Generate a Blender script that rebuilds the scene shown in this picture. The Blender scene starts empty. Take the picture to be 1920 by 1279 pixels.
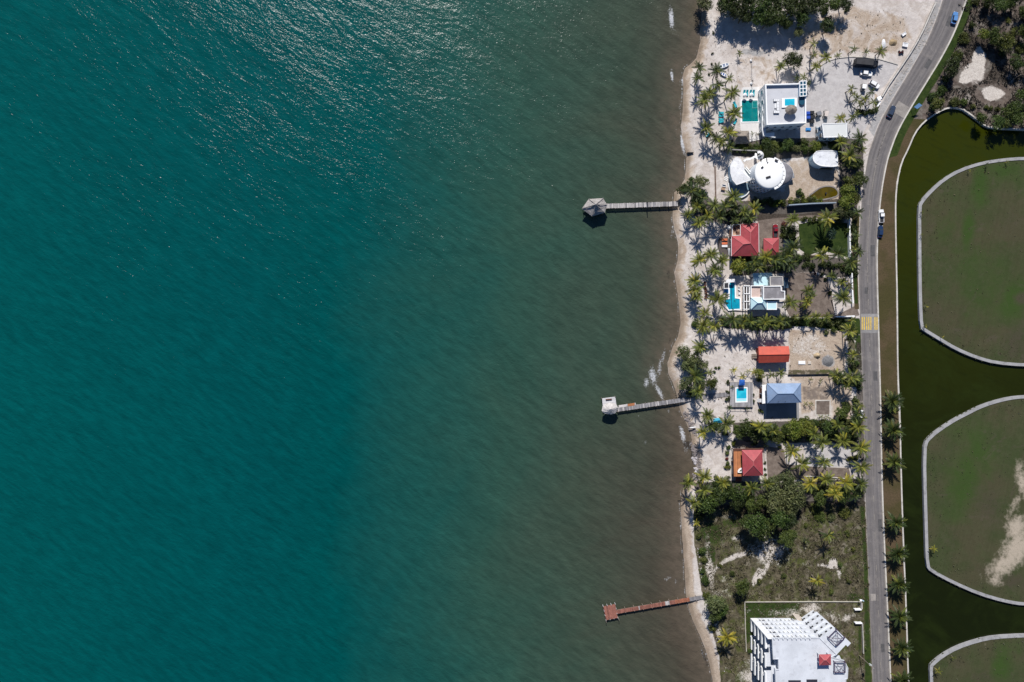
import bpy, math, random
import numpy as np
from mathutils import Vector

R = random.Random(7)
ZG = 1.0                    # level of the inland ground, metres above the sea
CAMZ = 257.0                # drone height; 1 photo pixel = 0.2 m on the ground
SC = bpy.context.scene
COL = SC.collection

# ------------------------------------------------------------------ camera, sky, sun, exposure
cam = bpy.data.cameras.new('drone_camera')
cam.lens = 24.0; cam.sensor_width = 36.0; cam.clip_start = 1.0; cam.clip_end = 6000.0
cam_o = bpy.data.objects.new('drone_camera', cam)
cam_o.location = (0, 0, CAMZ); COL.objects.link(cam_o)
SC.camera = cam_o

SUN_EL, SUN_AZ = 44.0, -8.5          # azimuth from north, negative = towards the west
sd = Vector((math.sin(math.radians(SUN_AZ)) * math.cos(math.radians(SUN_EL)),
             math.cos(math.radians(SUN_AZ)) * math.cos(math.radians(SUN_EL)),
             math.sin(math.radians(SUN_EL))))
w = bpy.data.worlds.new('World'); SC.world = w; w.use_nodes = True
nt = w.node_tree; bgn = nt.nodes['Background']
sky = nt.nodes.new('ShaderNodeTexSky'); sky.sky_type = 'NISHITA'; sky.sun_disc = False
sky.air_density = 1.0; sky.dust_density = 0.2; sky.ozone_density = 10.0; sky.sun_elevation = math.radians(SUN_EL); sky.sun_rotation = math.radians(SUN_AZ)
nt.links.new(sky.outputs[0], bgn.inputs[0]); bgn.inputs[1].default_value = 0.065
sl = bpy.data.lights.new('sun', 'SUN'); sl.energy = 5.0; sl.angle = math.radians(0.5); sl.color = (1.0, 0.965, 0.91)
so = bpy.data.objects.new('sun', sl); so.rotation_euler = sd.to_track_quat('Z', 'Y').to_euler(); so.location = (0, 60, 300); COL.objects.link(so)
SC.view_settings.view_transform = 'Standard'; SC.view_settings.look = 'None'
SC.view_settings.exposure = 0.15; SC.view_settings.gamma = 1.0; SC.view_settings.use_curve_mapping = False
SC.cycles.use_denoising = True; SC.cycles.denoiser = 'OPENIMAGEDENOISE'; SC.cycles.denoising_input_passes = 'RGB_ALBEDO_NORMAL'; SC.cycles.denoising_prefilter = 'NONE'
SC.cycles.max_bounces = 5; SC.cycles.diffuse_bounces = 2; SC.cycles.glossy_bounces = 2
SC.cycles.transparent_max_bounces = 6; SC.cycles.transmission_bounces = 2
SC.cycles.sample_clamp_direct = 1.3; SC.cycles.sample_clamp_indirect = 1.5

# ------------------------------------------------------------------ helpers
def P(px, py, z=ZG):
    """photo pixel + real height -> world point"""
    k = (CAMZ - z) / (CAMZ - ZG)
    return Vector(((px - 960) * .2 * k, (639.5 - py) * .2 * k, z))

def tag(o, label=None, cat=None, group=None, kind=None):
    if label: o['label'] = label
    if cat: o['category'] = cat
    if group: o['group'] = group
    if kind: o['kind'] = kind
    return o

def empty(name, loc, label=None, cat=None, group=None, rz=0.0):
    o = bpy.data.objects.new(name, None); o.empty_display_size = .3
    o.location = loc; o.rotation_euler = (0, 0, rz); COL.objects.link(o)
    return tag(o, label, cat, group)

def rootloc(o):
    while o.parent: o = o.parent
    return o.location if o.type == 'EMPTY' else Vector((0, 0, 0))

class MB:
    def __init__(s): s.v = []; s.f = []
    def add(s, vs, fs):
        n = len(s.v); s.v += [tuple(q) for q in vs]; s.f += [tuple(i + n for i in f) for f in fs]; return s
    def box(s, x0, x1, y0, y1, z0, z1):
        return s.add([(x0,y0,z0),(x1,y0,z0),(x1,y1,z0),(x0,y1,z0),(x0,y0,z1),(x1,y0,z1),(x1,y1,z1),(x0,y1,z1)],
                     [(0,3,2,1),(4,5,6,7),(0,1,5,4),(1,2,6,5),(2,3,7,6),(3,0,4,7)])
    def obox(s, c, sx, sy, z0, z1, a=0.0):
        ca, sa = math.cos(a), math.sin(a); p = []
        for z in (z0, z1):
            for (u, v) in ((-1,-1),(1,-1),(1,1),(-1,1)):
                p.append((c[0] + u*sx/2*ca - v*sy/2*sa, c[1] + u*sx/2*sa + v*sy/2*ca, z))
        return s.add(p, [(0,3,2,1),(4,5,6,7),(0,1,5,4),(1,2,6,5),(2,3,7,6),(3,0,4,7)])
    def beam(s, a, b, w, h, z0):
        a = Vector((a[0], a[1], 0)); b = Vector((b[0], b[1], 0)); d = b - a
        return s.obox((a + b) / 2, d.length, w, z0, z0 + h, math.atan2(d.y, d.x))
    def prism(s, poly, z0, z1, top=None):
        poly = ccw(poly); top = ccw(top) if top else poly; n = len(poly)
        vs = [(p[0], p[1], z0) for p in poly] + [(p[0], p[1], z1) for p in top]
        return s.add(vs, [tuple(range(n))[::-1], tuple(range(n, 2*n))] + [(i, (i+1) % n, n + (i+1) % n, n + i) for i in range(n)])
    def ring(s, poly, t, z0, z1):
        """a wall of thickness t standing just inside a closed outline"""
        poly = ccw(poly); inn = inset(poly, t); n = len(poly)
        vs = [(p[0],p[1],z) for z in (z0, z1) for p in poly] + [(p[0],p[1],z) for z in (z0, z1) for p in inn]
        fs = []
        for i in range(n):
            j = (i+1) % n
            fs += [(i, j, n+j, n+i), (2*n+j, 2*n+i, 3*n+i, 3*n+j), (n+i, n+j, 3*n+j, 3*n+i)]
        return s.add(vs, fs)
    def tube(s, pts, rad, n=6, cap=True):
        pts = [Vector(p) for p in pts]; rad = rad if isinstance(rad, (list, tuple)) else [rad]*len(pts)
        vs = []
        for i, p in enumerate(pts):
            d = (pts[min(i+1, len(pts)-1)] - pts[max(i-1, 0)]).normalized()
            u = d.cross(Vector((0,0,1)) if abs(d.z) < .95 else Vector((1,0,0))).normalized(); q = d.cross(u)
            for k in range(n):
                a = 2*math.pi*k/n; vs.append(p + (u*math.cos(a) + q*math.sin(a))*rad[i])
        fs = [(i*n+k, i*n+(k+1) % n, (i+1)*n+(k+1) % n, (i+1)*n+k) for i in range(len(pts)-1) for k in range(n)]
        if cap: fs += [tuple(range(n))[::-1], tuple(range((len(pts)-1)*n, len(pts)*n))]
        return s.add(vs, fs)
    def lathe(s, c, prof, n=16, jag=0.0, rnd=None, sx=1.0, sy=1.0, rot=0.0):
        vs = []; fs = []
        for (r, z) in prof:
            for k in range(n):
                a = 2*math.pi*k/n
                q = r*(1 + (rnd.uniform(-jag, jag) if rnd else 0))
                x, y = q*math.cos(a)*sx, q*math.sin(a)*sy
                vs.append((c[0] + x*math.cos(rot) - y*math.sin(rot), c[1] + x*math.sin(rot) + y*math.cos(rot), z + (rnd.uniform(-jag, jag)*.3 if rnd else 0)))
        m = len(prof)
        fs = [(i*n+k, i*n+(k+1) % n, (i+1)*n+(k+1) % n, (i+1)*n+k) for i in range(m-1) for k in range(n)]
        fs += [tuple(range(n))[::-1], tuple(range((m-1)*n, m*n))]
        return s.add(vs, fs)
    def build(s, name, mat, parent=None, smooth=False, local=False):
        me = bpy.data.meshes.new(name)
        off = Vector((0,0,0)) if (parent is None or local) else rootloc(parent)
        me.from_pydata([(x-off[0], y-off[1], z-off[2]) for x, y, z in s.v], [], s.f); me.update()
        if mat: me.materials.append(mat)
        if smooth: me.shade_smooth()
        o = bpy.data.objects.new(name, me); COL.objects.link(o)
        if parent: o.parent = parent
        return o

def ccw(poly):
    poly = [(p[0], p[1]) for p in poly]
    a = sum(poly[i][0]*poly[(i+1) % len(poly)][1] - poly[(i+1) % len(poly)][0]*poly[i][1] for i in range(len(poly)))
    return poly if a > 0 else poly[::-1]

def inset(poly, t):
    """offset a ccw outline inwards by t (negative = outwards)"""
    n = len(poly); out = []
    for i in range(n):
        a, b, c = Vector(poly[i-1]), Vector(poly[i]), Vector(poly[(i+1) % n])
        d1 = (b-a).normalized(); d2 = (c-b).normalized()
        n1 = Vector((-d1.y, d1.x)); n2 = Vector((-d2.y, d2.x)); m = n1 + n2
        m = m / max(.35, m.dot(n1)) if m.length > 1e-6 else n1
        q = b + m*t; out.append((q.x, q.y))
    return out

def PX(pts, z=ZG): return [tuple(P(x, y, z)[:2]) for x, y in pts]

def smoothpoly(pts, it=2, closed=True):
    for _ in range(it):
        o = []; n = len(pts)
        if not closed: o.append(pts[0])
        for i in range(n if closed else n-1):
            a, b = pts[i], pts[(i+1) % n]
            o += [(a[0]*.75+b[0]*.25, a[1]*.75+b[1]*.25), (a[0]*.25+b[0]*.75, a[1]*.25+b[1]*.75)]
        if not closed: o.append(pts[-1])
        pts = o
    return pts

# ------------------------------------------------------------------ node helper and materials
class NT:
    def __init__(s, name):
        s.m = bpy.data.materials.new(name); s.m.use_nodes = True; s.t = s.m.node_tree
        s.b = s.t.nodes['Principled BSDF']; s.out = s.t.nodes['Material Output']
    def n(s, typ, **kw):
        nd = s.t.nodes.new(typ)
        for k, v in kw.items(): setattr(nd, k, v)
        return nd
    def l(s, a, b): s.t.links.new(a, b)
    def val(s, inp, v):
        if isinstance(v, bpy.types.NodeSocket): s.l(v, inp)
        else: inp.default_value = v
    def math(s, op, a, b=0.0, c=None, clamp=False):
        nd = s.n('ShaderNodeMath', operation=op, use_clamp=clamp); s.val(nd.inputs[0], a); s.val(nd.inputs[1], b)
        if c is not None: s.val(nd.inputs[2], c)
        return nd.outputs[0]
    def mix(s, f, a, b, blend='MIX'):
        nd = s.n('ShaderNodeMix', data_type='RGBA', blend_type=blend); s.val(nd.inputs[0], f)
        for i, v in ((6, a), (7, b)): s.val(nd.inputs[i], v if isinstance(v, bpy.types.NodeSocket) else (*v[:3], 1))
        return nd.outputs[2]
    def noise(s, scale, detail=3.0, vec=None, rough=.55, dist=0.0):
        nd = s.n('ShaderNodeTexNoise'); nd.inputs['Scale'].default_value = scale; nd.inputs['Detail'].default_value = detail
        nd.inputs['Roughness'].default_value = rough; nd.inputs['Distortion'].default_value = dist
        s.l(vec if vec is not None else s.pos(), nd.inputs['Vector']); return nd.outputs[0]
    def pos(s):
        if not hasattr(s, '_p'): s._p = s.n('ShaderNodeNewGeometry').outputs['Position']
        return s._p
    def xyz(s, vec):
        return s.n('ShaderNodeSeparateXYZ') if vec is None else s._sx(vec)
    def _sx(s, vec):
        nd = s.n('ShaderNodeSeparateXYZ'); s.l(vec, nd.inputs[0]); return nd.outputs
    def mapping(s, vec, rot=(0,0,0), scale=(1,1,1)):
        r_ = s.n('ShaderNodeMapping'); r_.inputs['Rotation'].default_value = rot; s.l(vec, r_.inputs[0])      # turn first, then stretch
        nd = s.n('ShaderNodeMapping'); nd.inputs['Scale'].default_value = scale
        s.l(r_.outputs[0], nd.inputs[0]); return nd.outputs[0]
    def rng(s, v, a, b, c=0.0, d=1.0, smooth=True):
        nd = s.n('ShaderNodeMapRange', interpolation_type='SMOOTHSTEP' if smooth else 'LINEAR'); s.val(nd.inputs[0], v)
        for i, q in ((1,a),(2,b),(3,c),(4,d)): nd.inputs[i].default_value = q
        return nd.outputs[0]
    def bump(s, h, strength, dist):
        nd = s.n('ShaderNodeBump'); nd.inputs['Strength'].default_value = strength; nd.inputs['Distance'].default_value = dist
        s.val(nd.inputs['Height'], h); return nd.outputs[0]
    def attr(s, name):
        nd = s.n('ShaderNodeAttribute'); nd.attribute_name = name; return nd
    def ramp(s, v, stops):
        nd = s.n('ShaderNodeValToRGB'); e = nd.color_ramp.elements
        while len(e) < len(stops): e.new(.5)
        for q, (p, c) in zip(e, stops): q.position = p; q.color = (*c, 1)
        s.val(nd.inputs[0], v); return nd.outputs[0]

MATS = {}
def mat(name, col, rough=.75, var=.22, scale=.5, spec=.3, dirt=None, metal=0.0, fine=4.0, per_obj=0.0, bump=0.0):
    """painted / cast / sawn surface: blotches, fine grain and optional staining"""
    if name in MATS: return MATS[name]
    t = NT(name)
    big = t.noise(scale, 4); sm = t.noise(fine, 2)
    f = t.math('ADD', t.math('MULTIPLY', t.rng(big, .3, .7), .65), t.math('MULTIPLY', t.rng(sm, .3, .7), .35))
    c = t.mix(f, tuple(q*(1-var) for q in col), tuple(min(q*(1+var), .92) for q in col))
    if dirt: c = t.mix(t.math('MULTIPLY', t.rng(t.noise(scale*1.7, 6, rough=.7), .52, .68), .75), c, dirt)
    if per_obj:
        oi = t.n('ShaderNodeObjectInfo').outputs['Random']
        v = t.n('ShaderNodeHueSaturation'); t.val(v.inputs['Value'], t.rng(oi, 0, 1, 1-per_obj, 1+per_obj, False)); t.l(c, v.inputs['Color']); c = v.outputs[0]
    t.l(c, t.b.inputs['Base Color']); t.b.inputs['Roughness'].default_value = rough
    t.b.inputs['Specular IOR Level'].default_value = spec; t.b.inputs['Metallic'].default_value = metal
    if bump: t.l(t.bump(sm, .6, bump), t.b.inputs['Normal'])
    MATS[name] = t.m; return t.m

def glass(name, col, rough=.08):
    if name in MATS: return MATS[name]
    t = NT(name); t.b.inputs['Base Color'].default_value = (*col, 1); t.b.inputs['Roughness'].default_value = rough
    t.b.inputs['Specular IOR Level'].default_value = .6
    t.l(t.bump(t.noise(.7, 2), .15, .05), t.b.inputs['Normal']); MATS[name] = t.m; return t.m

def poolwater(name, col, deep):
    if name in MATS: return MATS[name]
    t = NT(name)
    c = t.mix(t.rng(t.noise(.5, 3, dist=.6), .35, .65), deep, col)
    t.l(c, t.b.inputs['Base Color']); t.b.inputs['Roughness'].default_value = .06
    t.l(t.bump(t.noise(2.2, 3), .25, .06), t.b.inputs['Normal']); MATS[name] = t.m; return t.m

def leafmat(name, col, tip, trans=.25, var=.3):
    if name in MATS: return MATS[name]
    t = NT(name)
    oi = t.n('ShaderNodeObjectInfo').outputs['Random']
    c = t.mix(t.rng(t.noise(.9, 3), .32, .68), col, tip)
    hs = t.n('ShaderNodeHueSaturation'); t.l(c, hs.inputs['Color'])
    t.val(hs.inputs['Value'], t.rng(oi, 0, 1, 1-var, 1+var, False))
    t.val(hs.inputs['Hue'], t.rng(t.math('FRACT', t.math('MULTIPLY', oi, 7.31)), 0, 1, .485, .515, False))
    t.l(hs.outputs[0], t.b.inputs['Base Color']); t.b.inputs['Roughness'].default_value = .55
    t.b.inputs['Specular IOR Level'].default_value = .35
    tr = t.n('ShaderNodeBsdfTranslucent'); t.l(hs.outputs[0], tr.inputs[0])
    mx = t.n('ShaderNodeMixShader'); mx.inputs[0].default_value = trans
    t.l(t.b.outputs[0], mx.inputs[1]); t.l(tr.outputs[0], mx.inputs[2]); t.l(mx.outputs[0], t.out.inputs[0])
    MATS[name] = t.m; return t.m

# ------------------------------------------------------------------ outlines measured from the photograph (pixels)
SHORE = [(1322,-140),(1320,-60),(1318,0),(1316,40),(1313,58),(1315,75),(1307,107),(1295,119),(1285,127),(1281,142),(1283,167),(1281,212),(1278,236),
 (1281,260),(1286,279),(1289,287),(1287.5,315),(1285,335),(1276,350),(1266,360),(1264,379),(1262,409),(1266,430),(1271,448),(1273.5,463),(1271.5,489),
 (1265.5,511),(1269,531),(1272.5,556),(1276,587),(1277.5,606),(1272.5,631),(1262,652),(1253,680),(1254,700),(1262.5,717),(1269,736),(1272,752),(1278,774),
 (1287.5,792),(1296,812),(1299,825),(1297,836),(1302.5,850),(1308,870),(1307,886),(1300,898),(1282,917),(1278,943),(1278.6,974),(1281,1016),(1285,1068),
 (1287,1110),(1293,1143),(1300.6,1166),(1314,1194),(1325,1222),(1332.5,1250),(1338,1279),(1346,1330),(1352,1420)]
CANALW = [(1712,1420),(1704,1279),(1700,1145),(1694.5,1020),(1690,880),(1688,773),(1684,700),(1683,560),(1681.5,500),(1680,420),(1680,375),(1683,340),(1691,305),(1703.6,280),
 (1716,250),(1732,230),(1752,216),(1769,206),(1785,202),(1804,205),(1813,211),(1833,225.5),(1848,238),(1872,242),(1901,243),(1960,246),(2120,252)]
ISL1 = [(1721,388),(1727,375),(1745,355),(1770,333),(1800,316),(1840,303),(1880,297),(1920,294),(2000,296),(2120,330),(2120,660),(2000,688),(1920,687.5),(1867,683),(1830,673),
 (1792,657),(1760,638),(1732,621),(1725,615),(1722.5,560),(1721.5,480)]
ISL2 = [(1731,860),(1732,830),(1745,815),(1765,800),(1790,784),(1812,773),(1833,762),(1860,752),(1892,744),(1920,741),(2000,738),(2120,760),(2120,1110),(2000,1138),(1920,1136),
 (1881,1129.5),(1834,1115.5),(1787,1095),(1743.5,1072),(1736,1061),(1734,1005),(1730.5,880)]
ISL3 = [(1744,1279),(1742.5,1250),(1747,1243),(1765,1228),(1793,1212),(1831,1199),(1865,1192),(1920,1189),(2000,1188),(2120,1200),(2120,1420),(1747,1420)]
ROAD = [(1822,-120,41),(1808,-60,41),(1789,0,41),(1770,54,39),(1747,100,37),(1718,148,36),(1686,200,36),(1664,240,36),(1649.5,280,36),(1644,300,35),(1635,350,34),(1630,400,33),(1627,450,33),(1626,500,33.5),
 (1628.5,590,33),(1631,660,32),(1634.5,773,31),(1636.5,900,31),(1642,1040,31),(1647,1147,32),(1652,1279,33),(1660,1420,33)]

def seg_dist(X, Y, pts, closed):
    """distance of every point to a polyline, and the nearest point on it"""
    d = np.full(X.shape, 1e9); NX = np.zeros_like(X); NY = np.zeros_like(Y); n = len(pts)
    for i in range(n if closed else n-1):
        ax, ay = pts[i][:2]; bx, by = pts[(i+1) % n][:2]; dx, dy = bx-ax, by-ay
        t = np.clip(((X-ax)*dx + (Y-ay)*dy) / (dx*dx+dy*dy+1e-9), 0, 1)
        qx, qy = ax+t*dx, ay+t*dy; q = np.hypot(X-qx, Y-qy); m = q < d
        d[m] = q[m]; NX[m] = qx[m]; NY[m] = qy[m]
    return d, NX, NY

def inside(X, Y, pts):
    r = np.zeros(X.shape, bool); n = len(pts)
    for i in range(n):
        ax, ay = pts[i][:2]; bx, by = pts[(i+1) % n][:2]
        if ay == by: continue
        c = ((ay > Y) != (by > Y)) & (X < (bx-ax)*(Y-ay)/(by-ay) + ax); r ^= c
    return r

def mask_poly(X, Y, pts, feather):
    """1 inside, 0 outside, soft over +-feather pixels"""
    out = np.zeros(X.shape)
    xs = [p[0] for p in pts]; ys = [p[1] for p in pts]; f = feather + 1
    b = (X > min(xs)-f) & (X < max(xs)+f) & (Y > min(ys)-f) & (Y < max(ys)+f)
    if not b.any(): return out
    x, y = X[b], Y[b]; d, _, _ = seg_dist(x, y, pts, True); s = np.where(inside(x, y, pts), d, -d)
    t = np.clip((s + feather) / (2*feather), 0, 1); out[b] = t*t*(3-2*t); return out

def blob(X, Y, cx, cy, rx, ry, a=0.0):
    a = math.radians(a); dx, dy = X-cx, Y-cy
    u = (dx*math.cos(a) + dy*math.sin(a))/rx; v = (-dx*math.sin(a) + dy*math.cos(a))/ry
    return np.clip(1.18 - np.hypot(u, v)*.68, 0, 1)

def grid_mesh(name, X, Y, Z, keep, attrs, mtl):
    """numpy grid (pixel coords) -> mesh of the kept quads, with colour attributes"""
    ny, nx = X.shape; idx = np.arange(nx*ny).reshape(ny, nx)
    q = np.stack([idx[:-1,:-1], idx[1:,:-1], idx[1:,1:], idx[:-1,1:]], -1)[keep]
    used = np.unique(q); rm = np.full(nx*ny, -1); rm[used] = np.arange(len(used)); q = rm[q]
    co = np.stack([(X.ravel()[used]-960)*.2, (639.5-Y.ravel()[used])*.2, Z.ravel()[used]], -1)
    me = bpy.data.meshes.new(name); me.vertices.add(len(co)); me.vertices.foreach_set('co', co.astype(np.float32).ravel())
    nq = len(q); me.loops.add(nq*4); me.loops.foreach_set('vertex_index', q.astype(np.int32).ravel())
    me.polygons.add(nq); me.polygons.foreach_set('loop_start', np.arange(0, nq*4, 4, dtype=np.int32))
    me.update(); me.validate()
    for an, chans in attrs.items():
        a = me.color_attributes.new(an, 'FLOAT_COLOR', 'POINT')
        arr = np.stack([c.ravel()[used] for c in chans], -1).astype(np.float32); a.data.foreach_set('color', arr.ravel())
    me.materials.append(mtl); me.shade_smooth()
    o = bpy.data.objects.new(name, me); COL.objects.link(o); return o

def vnoise(X, Y, s, seed):
    """cheap value noise for laying out patches"""
    rs = np.random.RandomState(seed); T = rs.rand(64, 64)
    x, y = X/s, Y/s; xi, yi = np.floor(x).astype(int), np.floor(y).astype(int); u, v = x-xi, y-yi
    u = u*u*(3-2*u); v = v*v*(3-2*v); g = lambda a, b: T[b % 64, a % 64]
    return (g(xi,yi)*(1-u)+g(xi+1,yi)*u)*(1-v) + (g(xi,yi+1)*(1-u)+g(xi+1,yi+1)*u)*v

# ================================================================== THE SETTING
# ---- sea
def sea_material():
    t = NT('sea_water')
    x, y, z = t._sx(t.pos())
    wob = t.math('MULTIPLY', t.math('SUBTRACT', t.noise(.011, 5, rough=.6, dist=.8), .5), 62.0)
    wob2 = t.math('MULTIPLY', y, -.05)
    u = t.rng(t.math('ADD', t.math('ADD', x, wob), wob2), -192.0, 66.0, 0, 1, False)
    c = t.ramp(u, [(0.0, SEA[0]), (.36, SEA[1]), (.50, SEA[2]), (.62, SEA[3]), (.74, SEA[4]), (.88, SEA[5]), (1.0, SEA[6])])
    # drifting turbidity, streaked with the wind
    st = t.mapping(t.pos(), rot=(0, 0, math.radians(38)), scale=(.35, 1.3, 1))
    c = t.mix(t.math('MULTIPLY', t.rng(t.noise(.05, 5, st), .35, .75), .30), c, (.55, .68, .70), 'MULTIPLY')
    wv = t.noise(.50, 3, t.mapping(t.pos(), rot=(0, 0, math.radians(34)), scale=(.30, 1.0, 1)), rough=.55, dist=.25)      # ripple light and shade painted into the water colour
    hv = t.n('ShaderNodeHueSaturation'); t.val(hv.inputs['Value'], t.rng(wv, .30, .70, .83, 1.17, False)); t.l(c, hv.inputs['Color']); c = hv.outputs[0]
    a = t.attr('shore'); s = t._sx(a.outputs['Color'])          # r foam, g weed, b shallow
    c = t.mix(t.math('MULTIPLY', s[2], t.rng(t.noise(.35, 4), .25, .75, .35, 1.0)), c, (.135, .105, .078))
    weed = t.rng(t.math('ADD', s[1], t.math('MULTIPLY', t.math('SUBTRACT', t.noise(.8, 5, rough=.7), .5), .9)), .40, .62)
    c = t.mix(t.math('MULTIPLY', weed, .8), c, (.030, .026, .022))
    fo = t.rng(t.math('ADD', s[0], t.math('MULTIPLY', t.math('SUBTRACT', t.noise(1.5, 6, rough=.75), .5), 1.7)), .42, .90)
    c = t.mix(t.math('MULTIPLY', fo, .68), c, (.62, .64, .68))
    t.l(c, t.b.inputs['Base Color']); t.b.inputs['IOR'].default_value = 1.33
    t.val(t.b.inputs['Roughness'], t.math('MULTIPLY_ADD', fo, .5, .145)); t.b.inputs['Specular IOR Level'].default_value = .5
    # wind waves: long swell, chop running down to the right, capillary ripple
    m1 = t.mapping(t.pos(), rot=(0, 0, math.radians(38)), scale=(.36, 1.0, 1))
    m2 = t.mapping(t.pos(), rot=(0, 0, math.radians(27)), scale=(.55, 1.0, 1))
    g = t.rng(t.noise(.05, 3, m1), .30, .72, .62, 1.0)                      # gusts
    h = t.math('MULTIPLY', t.noise(.16, 3, m1, rough=.5, dist=.4), .50)
    h = t.math('MULTIPLY_ADD', t.noise(.75, 3, m2, rough=.58, dist=.3), t.math('MULTIPLY', g, .255), h)
    h = t.math('MULTIPLY_ADD', t.noise(2.3, 2, m2), t.math('MULTIPLY', g, .10), h)
    calm = t.math('SUBTRACT', 1.0, t.math('MULTIPLY', s[2], .5))
    t.l(t.bump(t.math('MULTIPLY', h, calm), 1.0, 1.0), t.b.inputs['Normal'])
    return t.m
SEA = [(.000,.068,.066), (.000,.061,.062), (.000,.061,.059), (.010,.065,.054), (.024,.066,.048), (.042,.060,.041), (.062,.052,.037)]

def axis(parts):
    a = []
    for s0, s1, st in parts: a += list(np.arange(s0, s1, st))
    return np.array(a + [parts[-1][1]])
sx = axis([(-4000,-400,300), (-400,1150,25), (1150,1345,2.5)]); sy = axis([(-3000,-60,210), (-60,1340,3.0), (1340,4300,210)])
X, Y = np.meshgrid(sx, sy)
dS, _, _ = seg_dist(X, Y, SHORE, False)
landside = X > np.interp(Y, [p[1] for p in SHORE], [p[0] for p in SHORE])
dS = np.where(landside, -dS, dS)
foam = np.clip(1 - np.abs(dS-1.5-2*vnoise(X, Y, 17, 6))/2.6, 0, 1)*(.50 + .45*vnoise(X, Y, 22, 3)*vnoise(X, Y, 9, 4))
for (cx, cy, rx, ry, a, g) in [(1260,32,6,24,-6,.85),(1261,140,4,14,-8,.8),(1282,150,6,10,20,.75),(1281,268,3.5,22,-8,.95),(1284,230,3,22,4,.75),(1276,195,4,16,0,.5),
        (1225,705,9,20,-10,.78),(1213,718,6,12,0,.75),(1237,735,5,22,-28,.78),(1238,690,5,24,8,.66),(1245,668,4,18,10,.66),(1281,815,5,20,-14,.85),(1210,830,6,6,0,.5),
        (1285,930,4,16,10,.75),(1279,975,4,22,0,.6),(1288,1010,4,16,0,.5),(1253,1086,10,6,-40,.55),(1268,1092,6,6,0,.5),(1262,430,4,26,8,.55),(1198,781,3,2,0,.7),(1255,771,3,4,0,.7),(1296,1150,3,16,-20,.5),
        (1288,843,8,14,-10,.5),(1270,60,22,30,0,.32),(1268,250,12,40,0,.30),(1318,1225,4,22,-22,.5),(1240,560,30,40,0,.2)]:
    foam = np.maximum(foam, blob(X, Y, cx, cy, rx, ry, a)*g)
weed = np.zeros_like(X)
for (cx, cy, rx, ry, a, g) in [(1293,836,12,8,25,.9),(1301,858,5,22,-12,.7),(1282,950,3.5,44,2,.95),(1283,1030,3.0,50,-4,.75),(1287,1090,3,30,-4,.7),(1240,680,6,34,14,.45),(1255,515,6,24,-4,.5),
        (1266,455,4,30,-8,.35),(1270,900,8,10,0,.4),(1322,1235,4,30,-20,.6),(1257,640,6,18,20,.45),(1318,30,8,30,0,.5)]:
    weed = np.maximum(weed, blob(X, Y, cx, cy, rx, ry, a)*g)
shallow = np.clip(1 - dS/62.0, 0, 1)**1.4*.8
keep = (X[:-1,:-1] < 1345)
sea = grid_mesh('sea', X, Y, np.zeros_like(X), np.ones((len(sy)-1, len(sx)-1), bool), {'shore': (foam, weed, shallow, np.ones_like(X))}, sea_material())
tag(sea, 'teal sea turning murky brown towards the beach', kind='structure')
# the sea bed under the beach slope closes the gap behind the shoreline

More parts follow.
